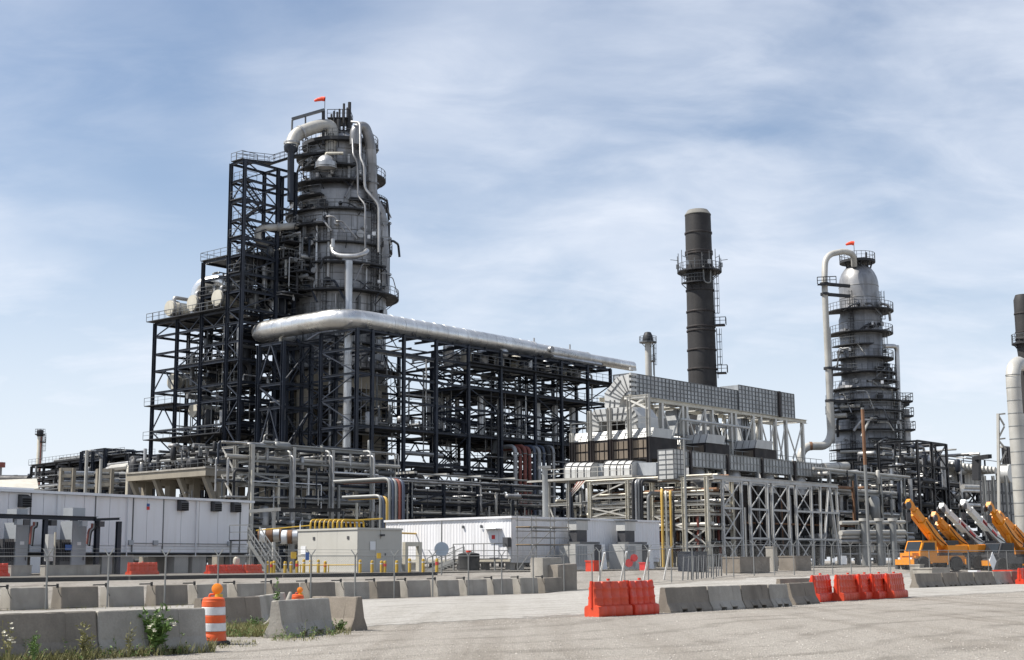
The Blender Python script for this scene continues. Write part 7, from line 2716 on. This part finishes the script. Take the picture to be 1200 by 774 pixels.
rod(sc_, 'side_pipe', V((q_.x - 2.4, q_.y, 2)), V((q_.x - 2.4, q_.y, sz(520))), 1.2, 'alu_dull', 14)
# overhead pipe
oh = thing('overhead_line', 'pale pipe arching over the slim column and down its left side', 'pipe', at(970, 520, 222))
pipe(oh, [at(1001, 312, 226), at(1000.5, 298.5, 225), at(990, 294.5, 224.5), at(967, 299, 223), at(966, 330, 222), at(973.5, 500, 222)], .98, 'galv_pale', 18, 3.0, 'riser', 8)
pipe(oh, [at(972, 470, 222), at(974.5, 511, 222), at(968, 523, 221), at(938, 523, 219), at(938, 600, 219)], 1.28, 'galv_pale', 18, 2.6, 'foot_bend', 8)
for y in (333, 345, 432, 470):
    q = at(966 + (y - 330) * .044, y, 222)
    ring(oh, 'clamp_ring', q, UP, .72, .4, 'steel_dark', 'tor24')
    member(oh, 'bracket', q, q + V((4.5, 2, 0)), .4, .5, 'steel_dark')
ring(oh, 'rust_band', at(950, 523, 219.6), V((1, 0, 0)), .68, .4, 'rust', 'tor24')
rod(oh, 'parallel_pipe', at(971.5, 385, 224), at(977, 520, 224), .55, 'alu_dull')
pt = at(958, 335, 222)
o = MB().prism([at(958, 335, 221), at(980, 334, 221), at(980, 334, 224), at(958, 335, 224)], UP * .3).build('pipe_landing', 'steel_dark', oh)
railing(MB(), [at(958, 333, 221), at(980, 332, 221)], 1.1, .06, 1.0).build('railing', 'steel_dark', o)
windsock(at(1001.5, 304, 225), 'orange windsock on top of the slim right column', 2.8, V((-1, 0, 0)), 1.3)
rod(thing('vent_mast', 'short dark vent mast on top of the slim right column', 'pipe', at(1015, 305, 226)), 'mast', at(1015, 307, 226), at(1015, 296, 226), .35, 'steel_dark')
# white horizontal duct at its foot
p, q = at(964, 548, 190), at(992, 546.5, 197)
t = thing('white_duct', 'bright white horizontal duct end left of the slim column', 'duct', p)
MB().tube([p, q], .58, 20).build('run', 'galv_pale', t, True)
ring(t, 'band', p + (q - p) * .55, q - p, .62, .2, 'seam', 'tor24')
rod(t, 'support', G((p + q) / 2), (p + q) / 2, .5, 'galv')

# ------------------------------------------------------------------ pipework round the foot of the slim column
OS = at(975, 640, 176)
OS = V((OS.x, OS.y, 0))


def PS(u, v, z):
    q = OS + A * u + B * v
    return V((q.x, q.y, z))


ff = thing('foot_pipe_rack', 'tangled pipe rack at the foot of the slim right column', 'pipe rack', G(OS))
steel_frame(ff, OS, [0, 7, 14, 21], [0, 6], [4, 7.2, 10, 12.5], 'galv', .4, .24, .3, None, None, [('u', 0, 1, 1, 'X')], .15)
for z in (4, 7.2, 10, 12.5):
    for j in range(5):
        D = pr4.choice((.25, .35, .5, .7))
        rod(ff, 'pipe', PS(-3, .5 + j * 1.2, z + .2 + D / 2), PS(24, .5 + j * 1.2, z + .2 + D / 2), D, pr4.choice(['galv_pale', 'alu_dull', 'steel_dark', 'alu', 'galv_pale']), 10)
clutter(ff, PS, (-2, 22, -1.5, 6, 2, 13), 90, PIPES + ['galv_pale', 'rust', 'galv'], .15, .7, 131, 'hvvec')
fg = thing('near_pipe_stands', 'white capped pipe stands in front of the slim right column', 'pipe rack', G(at(1030, 650, 150)))
for x in (1012, 1030, 1046):
    q = at(x, 611, 150)
    rod(fg, 'stand', G(q), q, .7, 'galv', 10)
    MB().tube([q, q + UP * .3], .5, 12).build('cap', 'galv_pale', fg, True)
for y, D in ((612, .4), (624, .55), (634, .4), (629, .3)):
    rod(fg, 'pipe', at(985, y + 1, 148), at(1060, y, 156), D, 'galv_pale' if y != 634 else 'alu_dull', 10)

# dark unit between column and right edge
O6 = at(1062, 620, 205)
O6 = V((O6.x, O6.y, 0))


def P6(u, v, z):
    q = O6 + A * u + B * v
    return V((q.x, q.y, z))


dk = thing('dark_process_unit', 'dense dark process frame behind the cranes with silver pipes on top', 'steel structure', G(O6))
steel_frame(dk, O6, [0, 7, 14, 21, 28, 35], [0, 8], [5, 9.5, 13, 16], 'steel_dark', .45, .26, .4, None, None, [('u', 0, i, 2, 'X') for i in range(5)] + [('u', 1, i, 1, 'X') for i in range(5)], .18)
for i in range(5):
    deck(dk, P6, i * 7 + .2, i * 7 + 6.8, .2, 7.8, [9.8, 13.3, 9.8, 13.3, 9.8][i], 'grating', 'f')
clutter(dk, P6, (0, 35, 0, 8, 2, 16), 140, DARKP + ['alu', 'galv'], .2, 1.0, 141, 'hhvvec')
clutter(dk, P6, (-1, 36, -2, 10, 9, 18.5), 90, DARKP + ['alu', 'galv', 'galv_pale'], .12, .7, 142, 'hhvvec')
# fatter top pipes
for k in range(13):
    c_ = at(1092 + k * 4.4, 546 + k * .55, 222)
    MB().tube([c_ - B * 3 , c_, c_ + A * .4, c_ + A * .4 - UP * 2.6], .55, 10, True).build('top_pipe', 'galv_pale', dk, True)
rod(dk, 'header', at(1090, 552, 224), at(1150, 557, 245), 1.1, 'alu', 12)
tk = steel_frame(dk, O6 - A * 1.5 - B * 3, [0, 5, 10], [0, 6], [8, 12, 15, 18.5], 'steel_dark', .35, .22, .3, None, None, [('u', 0, 0, 2, 'X'), ('u', 0, 1, 3, 'X')], .15)
clutter(dk, tk, (0, 10, 0, 6, 8, 19), 50, DARKP + ['alu', 'galv'], .2, .8, 143, 'hvvec')
rod(dk, 'header', at(1066, 543, 218), at(1150, 562, 240), .8, 'alu_dull', 12)
for k in range(9):
    x = 1066 + k * 5
    q = at(x, 545 + k * 2, 214)
    rod(dk, 'vent_pipe', V((q.x, q.y, 12)), V((q.x, q.y, zat(q, 528 + (k * 7) % 16))), .35 + .2 * (k % 3), DARKP[k % 6], 8)
for y, D, mt in ((571, .7, 'galv_pale'), (575, .5, 'alu'), (592, .5, 'alu_dull'), (604, .6, 'steel_dark')):
    rod(dk, 'pipe', at(1128, y, 196), at(1162, y + 1, 210), D, mt, 10)

# right-edge furnace
O7 = at(1168, 620, 170)
O7 = V((O7.x, O7.y, 0))


def P7(u, v, z):
    q = O7 + A * u + B * v
    return V((q.x, q.y, z))


rf = thing('edge_furnace', 'grey panelled furnace with dark box on top at the right edge', 'furnace', G(O7))
zA, zB_, zC, zD = [zat(O7 + UP * 8, y) for y in (602, 563, 548, 524)]
v1x = 1150
ve = (on(O7 + UP * 8, B, v1x) - O7 - UP * 8).dot(B)
rib_box(rf, P7(0, 0, 0), B, A, ve, 12, 4.5, zB_, 'duct_grey', 5, 5, 'rib_dark', None, .1, 'casing', False)
rib_box(rf, P7(0, 0, 0), A, B, 12, ve, 4.4, zB_ + .01, 'duct_grey', 5, 5, 'rib_dark', None, .1, 'casing', False)
MB().tube([P7(-.3, ve - 4, zB_ + .7), P7(-.3, -1, zB_ + .7)], 1.1, 16).build('barrel', 'duct_pale', rf, True)
rib_box(rf, P7(2, -.5, 0), B, A, ve - 2.5, 5, zC, zD, 'furnace_black', 3, 2, 'steel_dark', None, .14, 'dark_box', False)
MB().prism([P7(1.9, -.6, zD), P7(7.1, -.6, zD), P7(7.1, ve - 1.8, zD), P7(1.9, ve - 1.8, zD)], UP * .25).build('dark_box_lid', 'galv_pale', rf)
member(rf, 'flue', at(1144.5, 563, 176), at(1144.5, 536, 176), .85, .85, 'steel_dark')
member(rf, 'flue', at(1143, 537, 176), at(1160, 535, 172), .5, .5, 'steel_dark')
for x in (1169.5, 1198):
    p, q = at(x + 1.6, 640, 160), at(x, 485, 160)
    member(rf, 'mast_post', p, q, .28, .28, 'galv_pale')
for (x0, y0, x1, y1) in ((1169.5, 486, 1178, 485), (1169.5, 486, 1177, 499), (1170, 514, 1177, 500), (1170, 515, 1178, 514), (1170, 516, 1179, 527), (1171, 545, 1179, 529), (1171, 545, 1180, 545), (1190, 486, 1198, 485)):
    member(rf, 'mast_brace', at(x0, y0, 160), at(x1, y1, 160), .17, .17, 'galv_pale')
for x in (1156, 1166, 1172, 1181):
    q = at(x, 600, 166)
    member(rf, 'post', G(q), V((q.x, q.y, zB_ + .3)), .3, .3, 'galv', 'H')
for y in (578, 590, 601):
    member(rf, 'girt', at(1150, y, 167), at(1186, y + .5, 166), .2, .25, 'rail_grey')
wd_ = thing('white_flue', 'fat white banded flue pipe standing at the right edge', 'flue', G(at(1187, 640, 158)))
q = at(1191, 600, 158)
qt = at(1187, 440, 158)
pipe(wd_, [V((qt.x, qt.y, 2)), V((qt.x, qt.y, zat(qt, 432))), at(1193, 426, 161), at(1200, 428, 185)], 1.62, 'galv_pale', 22, 2.2, 'flue_pipe', 7)
for y in (440, 455, 470, 485, 500, 515, 530, 545, 560, 575, 590, 605):
    ring(wd_, 'band', V((qt.x, qt.y, zat(qt, y))), UP, .83, .12, 'galv', 'tor24')
ks = at(1200, 380, 186)
ks = V((ks.x, ks.y, 0))
st2 = thing('edge_stack', 'dark charcoal stack cut by the right edge of the photo', 'chimney', G(ks))
MB().lathe(ks, [(1.0, 2), (1.0, zat(ks + UP * 30, 420)), (1.15, zat(ks + UP * 30, 405)), (1.15, zat(ks + UP * 30, 352)), (.9, zat(ks + UP * 30, 346)), (.8, zat(ks + UP * 30, 346)), (.8, zat(ks + UP * 30, 352))], 24).build('shaft', 'stack_char', st2, True)
for y in (368, 390, 398, 407):
    ring(st2, 'stiffener_ring', V((ks.x, ks.y, zat(ks + UP * 30, y))), UP, 1.22, .2, 'furnace_black', 'tor24')
platform(st2, ks, 1.1, 1.75, zat(ks + UP * 30, 404), 0, rad(359.9), True, 'steel_dark', 16)

# ------------------------------------------------------------------ far plant on the left horizon
c_ = at(46, 530, 330)
c_ = V((c_.x, c_.y, 0))


def cz(y):
    return zat(c_ + UP * 20, y)


fc = thing('far_column', 'small dark far-off column with side ladder above the white building', 'distillation tower', G(c_))
MB().lathe(c_, [(.62, 1), (.58, cz(512)), (.4, cz(508)), (.02, cz(506.5))], 16).build('shell', 'vessel_cream', fc, True)
MB().lathe(c_, [(.58, cz(512)), (.8, cz(511)), (.8, cz(505)), (.4, cz(503.5)), (.02, cz(503.5))], 14).build('head', 'steel_dark', fc, True)
platform(fc, c_, .5, 1.2, cz(510), 0, rad(359.9), True, 'steel_dark', 10, False)
platform(fc, c_, .5, 1.4, cz(519), rad(-70), rad(60), True, 'steel_dark', 6, False)
ladder(fc, c_ + V((.8, -.3, 0)), cz(540), cz(508), V((1, 0, 0)), 'steel_dark')
rod(fc, 'side_pipe', V((c_.x + .5, c_.y - .5, 1)), V((c_.x + .5, c_.y - .5, cz(512))), .3, 'red_brown')
O8 = at(36, 570, 300)
O8 = V((O8.x, O8.y, 0))
dir8 = (at(147, 570, 270) - at(36, 570, 300))
dir8.z = 0
L8 = dir8.length
dir8.normalize()
n8 = V((-dir8.y, dir8.x, 0))


def P8(u, v, z):
    q = O8 + dir8 * u + n8 * v
    return V((q.x, q.y, z))


def z8(y):
    return zat(O8 + dir8 * L8 * .5 + UP * 10, y)


fa = thing('far_pipe_rack', 'far dark pipe rack with walkway rails on the left horizon', 'pipe rack', G(O8))
us8 = [L8 * k / 7 for k in range(8)]
steel_frame(fa, O8, us8, [0, 6], [z8(573), z8(558), z8(549), z8(541)], 'steel_dark', .45, .3, .45, None, None, [('u', 0, i, 2, 'X') for i in range(0, 7, 2)], .2, dir8, n8)
deck(fa, P8, -.5, L8, -.5, 6, z8(541) + .3, 'grating', 'fb')
clutter(fa, P8, (0, L8, 0, 6, z8(575), z8(546)), 60, ['steel_dark', 'galv', 'alu_dull', 'steel_navy'], .25, .9, 151, 'hhvc')
clutter(fa, P8, (L8 * .2, L8 * .95, 0, 6, z8(541), z8(533)), 34, ['steel_dark', 'galv', 'rail_grey', 'steel_navy'], .25, .7, 152, 'hv')
clutter(fa, P8, (-4, L8 + 8, -2, 8, z8(580), z8(540)), 120, ['steel_dark', 'galv', 'alu_dull', 'steel_navy', 'rail_grey'], .15, .6, 154, 'hhvvec')
deck(fa, P8, L8 * .58, L8 * .85, -1, 6, z8(541), 'grating', 'fb')
steel_frame(fa, P8(L8 * .6, -1, 0), [0, L8 * .12, L8 * .24], [0, 6], [z8(543), z8(532)], 'steel_navy', .6, .35, .5, None, None, [('u', 0, 0, 1, '/'), ('u', 0, 1, 1, '\\')], .22, dir8, n8)
clutter(fa, P8, (L8 * .82, L8 * 1.2, -2, 5, z8(570), z8(543)), 26, ['steel_dark', 'galv_pale', 'alu_dull'], .3, 1.2, 153, 'hvc')
# mid pale bents in front of it
for i, (x0, x1, y0, y1, lab) in enumerate(((71, 85, 549, 575, 'pale concrete pipe bent above the white building, left of the lamp poles'), (114, 130, 550, 574, 'pale concrete pipe bent above the white building, between lamp poles and table'))):
    t = thing('pipe_bent', lab, 'pipe rack', G(at(x0, 600, 200)))
    zb0_ = at(x0, y0, 200).z
    for x in (x0, x1):
        q = at(x, 580, 200)
        member(t, 'post', G(q), V((q.x, q.y, zb0_)), .5, .5, 'fireproof')
    for y in (y0 + 1.5, y0 + 9, y0 + 18):
        member(t, 'cross_beam', at(x0, y, 200), at(x1, y, 200), .5, .45, 'fireproof')
    for y in (y0 + 5, y0 + 13, y0 + 20):
        for k in range(2):
            rod(t, 'pipe', at(x0 - 2, y + k * 2, 201), at(x1 + 28, y + k * 2 + .5, 214), .5, ['galv_pale', 'steel_dark', 'alu_dull'][(k + int(y)) % 3], 8)
t = thing('horizontal_drum', 'dark low tank line on the far left horizon', 'pipe', G(at(0, 570, 260)))
MB().tube([at(-60, 562, 262), at(34, 563, 258)], .9, 12).build('run', 'steel_dark', t, True)
rod(t, 'vent_pipe', at(18, 564, 259), at(18, 557, 259), .9, 'steel_dark')
for x in (-30, 10, 30):
    q = at(x, 563, 259)
    rod(t, 'support', G(q), q, .6, 'steel_dark')
t = thing('far_flare', 'tiny dark far-off stack head at the left edge of the horizon', 'chimney', G(at(.5, 560, 340)))
q = at(.5, 548, 340)
rod(t, 'shaft', G(q), q, .8, 'galv')
MB().tube([q, q + UP * 1.2], 1.1, 10, True, None).build('head', 'red_brown', t, True)
# dark clutter right of far rack, before the concrete table
t = thing('yard_vessels', 'dark vessels and pipes beside the concrete table, left horizon', 'vessels', G(at(160, 580, 205)))
for i, (x, y, D) in enumerate(((158, 541, 1.8), (166, 546, 1.4), (152, 549, 1.0))):
    q = at(x, y, 205)
    MB().tube([V((q.x, q.y, 3)), q - UP * .8, q, q + UP * .5], D / 2, 14, True, [D / 2, D / 2, D * .42, D * .15]).build('vessel', ['steel_dark', 'alu_dull', 'vessel_cream'][i], t, True)
for i in range(7):
    q = at(150 + i * 4, 560, 206)
    rod(t, 'mast', V((q.x, q.y, 4)), V((q.x, q.y, zat(q, 531 + (i * 5) % 14))), .16, 'steel_dark', 6)
for i in range(5):
    rod(t, 'pipe', at(140, 556 + i * 3, 207), at(178, 555 + i * 3, 207), .5, ['galv', 'steel_dark', 'alu_dull'][i % 3], 8)
# plant masses deep behind, closing the view under the racks
bk = random.Random(77)
for i, (x0, x1, y, Y) in enumerate(((130, 300, 585, 225), (300, 480, 575, 225), (470, 640, 575, 232), (630, 770, 580, 235), (770, 960, 575, 215), (960, 1075, 585, 250), (1060, 1240, 590, 255))):
    p, q = at(x0, 620, Y), at(x1, 620, Y)
    lab = 'dark pipework deep in the plant behind ' + ['the white building', 'the beige shelter', 'the ribbed building', 'the half-round ducts', 'the fireboxes', 'the slim column', 'the cranes'][i]
    t = thing('back_pipework', lab, 'pipe rack', G(p))
    h_ = zat(p, y)
    d = (q - p)
    L = V((d.x, d.y, 0)).length

    def PB(u, v, z, p=p, d=V((d.x, d.y, 0)).normalized()):
        e = p + d * u + V((0, 1, 0)) * v
        return V((e.x, e.y, z))
    for k in range(int(L / 5) + 1):
        member(t, 'column', PB(k * 5, 0, 1), PB(k * 5, 0, h_), .5, .5, 'steel_dark')
    for z in (4, 6.5, 9, h_):
        if z <= h_:
            member(t, 'beam', PB(0, 0, z), PB(L, 0, z), .3, .45, 'steel_dark')
    clutter(t, PB, (0, L, 0, 8, 1.5, h_), 90, DARKP + ['steel_dark', 'steel_dark'], .3, 1.3, 160 + i, 'hhhvvc')


# ------------------------------------------------------------------ cranes
def wheel(parent, c, ax, R_, wd):
    w_ = MB().tube([c - ax * wd / 2, c - ax * wd * .38, c + ax * wd * .38, c + ax * wd / 2], R_, 20, True, [R_ * .9, R_, R_, R_ * .9]).build('wheel', 'rubber', parent, True)
    MB().tube([c - ax * (wd * .52), c - ax * wd * .4], R_ * .55, 14).build('rim', 'crane_dark', w_, True)


def crane(base, tip, mt, label, fwd, full=True, mark=False, jib=True, w_=.95):
    """base, tip: ends of the boom; fwd: the way the carrier points"""
    g = G(base)
    t = thing('mobile_crane', label, 'crane', g, 'parked telescopic cranes')
    sd = V((-fwd.y, fwd.x, 0))
    bz = g.z
    # carrier
    c0 = g + fwd * 1.2
    MB().box(V((c0.x, c0.y, bz + .7)), 5.2, 2.1, .45, fwd).build('carrier', mt if full else 'crane_dark', t)
    MB().box(V((c0.x, c0.y, bz + 1.15)), 4.8, 2.16, .12, fwd).build('fender_deck', mt if full else 'crane_dark', t)
    for k in (-1.5, 1.7):
        for s_ in (-1, 1):
            wheel(t, V((c0.x, c0.y, bz + .62)) + fwd * k + sd * s_ * 1.05, sd * s_, .62, .45)
    for k in (-2.55, 2.55):
        MB().box(V((c0.x, c0.y, bz + .55)) + fwd * k, .4, 2.6, .45, fwd).build('outrigger_beam', mt, t)
        for s_ in (-1, 1):
            MB().box(V((c0.x, c0.y, bz + .15)) + fwd * k + sd * s_ * 1.25, .3, .3, .9, fwd).build('outrigger_jack', 'crane_dark', t)
    # cab at the front with sloped screen
    cc = V((c0.x, c0.y, bz + .75)) + fwd * 1.0 + sd * .0
    pf_ = [(-.7, 0), (.95, 0), (.95, .85), (.6, 1.75), (-.7, 1.75)]
    cab = MB().prism([cc + fwd * a + UP * z - sd * 1.1 for a, z in pf_], sd * 2.2).build('cab', mt if full else 'crane_dark', t)
    win = [(-.5, .92), (.78, .92), (.5, 1.6), (-.5, 1.6)]
    for s_ in (-1, 1):
        MB().prism([cc + fwd * a + UP * z + sd * s_ * 1.1 for a, z in win], sd * s_ * .03).build('side_window', 'glass_dark', cab)
    MB().prism([cc + fwd * .95 + UP * .92 - sd * .9, cc + fwd * .95 + UP * .92 + sd * .9, cc + fwd * .65 + UP * 1.68 + sd * .9, cc + fwd * .65 + UP * 1.68 - sd * .9], fwd * .03).build('windscreen', 'glass_dark', cab)
    for s_ in (-1, 1):
        MB().box(V((c0.x, c0.y, bz + .95)) + fwd * 2.66 + sd * s_ * .8, .08, .3, .2, fwd).build('headlight', 'sign_white', t)
    MB().box(V((c0.x, c0.y, bz + 1.27)) + fwd * 2.1, .9, 1.7, .25, fwd).build('bonnet', mt if full else 'crane_dark', t)
    # turret, counterweight
    tb = V((base.x, base.y, bz + 1.27)) - fwd * .6
    MB().tube([tb, tb + UP * .25], 1.0, 20).build('slew_ring', 'crane_dark', t, True)
    MB().box(tb + UP * .25 - fwd * .2, 2.0, 1.6, .6, fwd).build('turret', mt, t)
    MB().box(tb + UP * .3 - fwd * 1.7, .9, 1.8, .6, fwd).build('counterweight', 'crane_dark' if mt != 'crane_orange' else mt, t)
    # boom, three nested sections and head
    d = tip - base
    L = d.length
    d.normalize()
    x, y, _ = frame_of(d)
    for k, (a, b, s_) in enumerate(((0, .62, 1.0), (.60, .86, .82), (.85, .97, .66))):
        member(t, 'boom_section', base + d * L * a, base + d * L * b, w_ * s_, w_ * 1.1 * s_, mt)
        member(t, 'boom_collar', base + d * (L * b - .18), base + d * (L * b + .02), w_ * s_ * 1.12, w_ * s_ * 1.22, mt)
    h = member(t, 'boom_head', base + d * L * .96, base + d * (L + .35), w_ * .8, w_ * .95, mt)
    for s_ in (-1, 1):
        c_ = base + d * (L + .2) + x * s_ * .22 + y * .35
        MB().tube([c_ - x * .06, c_ + x * .06], .3, 14).build('sheave', 'crane_dark', t, True)
    rod(t, 'lift_cylinder', base + fwd * .9 + UP * -.3, base + d * L * .42 - UP * .3, .36, 'crane_dark' if mt != 'crane_orange' else mt, 10)
    if jib:
        member(t, 'jib', base + d * L * .1 + x * (w_ * .5 + .28), base + d * L * .78 + x * (w_ * .5 + .24), .34, .5, mt)
    if mark:
        for k in (.28, .55):
            m_p = base + d * L * k
            for s_ in (-1, 1):
                e = x * s_ * (w_ * .5 + .012)
                member(t, 'boom_mark', m_p + e - d * .55, m_p + e + d * .55, .015, w_ * .5, 'crane_mark')
    for s_ in (-1, 1):
        MB().tube(bend([base + x * s_ * (w_ * .5 + .05) + UP * .2, base + d * L * .3 + x * s_ * (w_ * .5 + .07) - UP * .25, base + d * L * .6 + x * s_ * (w_ * .5 + .05)], 1.0, 4), .035, 6).build('hydraulic_hose', 'rubber', t, True)
    for k in (.15, .3, .45):
        member(t, 'boom_rib', base + d * (L * k), base + d * (L * k + .06), w_ * 1.04, w_ * 1.15, mt)
    hb = tip - UP * 1.6
    MB().box(hb + d * .3, .35, .3, .7).build('hook_block', 'crane_dark', t)
    rod(t, 'hoist_rope', hb + d * .3 + UP * .6, tip + d * .2, .05, 'crane_dark', 6)
    return t


fw = V((-.94, -.34, 0)).normalized()
crane(at(1106, 642, 119), at(1066, 591, 117), 'crane_orange', 'orange mobile crane with raised boom, leftmost of the parked cranes', fw, w_=.52)
crane(at(1131, 641, 126), at(1096, 605, 123), 'crane_orange', 'orange crane with low boom between the first orange crane and the white booms', fw, False, w_=.5)
crane(at(1148, 638, 133), at(1105, 595, 129), 'crane_white', 'white crane with red-marked boom, left of the two white ones', fw, False, True, False, .58)
crane(at(1174, 638, 137), at(1130, 591, 132), 'crane_white', 'white crane with red-marked boom, right of the two white ones', fw, False, True, False, .6)
crane(at(1195, 641, 126), at(1160, 594, 123), 'crane_orange', 'orange crane with raised boom right of the white cranes', fw, False, w_=.54)
crane(at(1210, 642, 131), at(1172, 604, 128), 'crane_orange', 'orange crane cut by the right edge of the photo', fw, False, w_=.5)

# clutter in the yard behind the gate
yr = random.Random(6)
for i, (x, y, Y, mt, wd, hh, lab) in enumerate((
        (695, 677, 96, 'red_plastic', .7, .65, 'red plastic bin just inside the gate'),
        (755, 668, 104, 'sign_red', .5, .5, 'red drum-like box inside the gate, beside the air unit'),
        (812, 672, 100, 'steel_navy', 1.6, 1.3, 'dark blue crate behind the gate fence'),
        (875, 673, 100, 'concrete_brown', 4.0, 1.0, 'long grey concrete box behind the gate fence'),
        (905, 672, 104, 'concrete_pale', .6, 1.7, 'pale concrete block behind the gate fence before the lattice'),
        (932, 672, 108, 'concrete_brown', 2.4, 1.0, 'grey concrete block behind the gate fence, right of the pale one'),
        (1075, 675, 100, 'concrete_pale', .7, 1.0, 'pale short concrete post left of the cranes'),
        (1092, 675, 100, 'concrete_pale', 3.0, .8, 'pale low concrete kerb in front of the orange cranes'),
        (1180, 672, 104, 'red_plastic', 1.6, .7, 'small red plastic bin before the right-hand cranes'),
        (1142, 674, 104, 'sign_white', .6, .6, 'small white box before the white cranes'))):
    g = G(at(x, y, Y))
    t = thing('yard_box', lab, 'box', g)
    MB().box(g, wd, min(wd, 1.4), hh, A, B).build('body', mt, t)
    MB().box(g + UP * (hh + .004), wd + .08, min(wd, 1.4) + .08, .08, A, B).build('lid', mt, t)
for i, (x, y, R_, lab) in enumerate(((737, 660, .3, 'red round stop disc beside the air unit, lower'), (743, 654, .28, 'red round stop disc beside the air unit, upper'))):
    q = at(x, y, 101)
    t = thing('stop_disc', lab, 'sign', G(q))
    MB().tube([q, q + V((0, -.04, 0))], R_, 8).build('disc', 'sign_red', t)
    rod(t, 'post', G(q), q + V((0, .06, .2)), .06, 'galv')
# pale props leaning inside the gate
gp_ = thing('gate_props', 'white slanting props bracing the gate panels', 'gate', G(on(fr2, A, 715)))
for x in (709, 735, 762, 786):
    p = G(on(fr2 + B * 2.2, A, x - 8))
    q = G(on(fr2 + B * .15, A, x), 2.0)
    member(gp_, 'prop', p, q, .1, .1, 'sign_white')
for (x, y, lab) in ((822, 667, 'rolled pipe bundle leaning on the gate fence'),):
    t = thing('fence_stack', 'stack of spare gate panels leaning behind the fence', 'fence panels', G(at(820, 680, 90)))
    for k in range(8):
        q = G(on(fr2 + B * (.8 + k * .12), A, 800 + k * 6))
        member(t, 'panel_tube', q, q + UP * 1.5 + A * .2, .06, .06, 'rail_grey')
        member(t, 'panel_tube', q + A * 1.0, q + UP * 1.45 + A * 1.05, .06, .06, 'rail_grey')
        member(t, 'panel_rail', q + UP * 1.45 + A * .2, q + UP * 1.45 + A * 1.05, .05, .05, 'rail_grey')
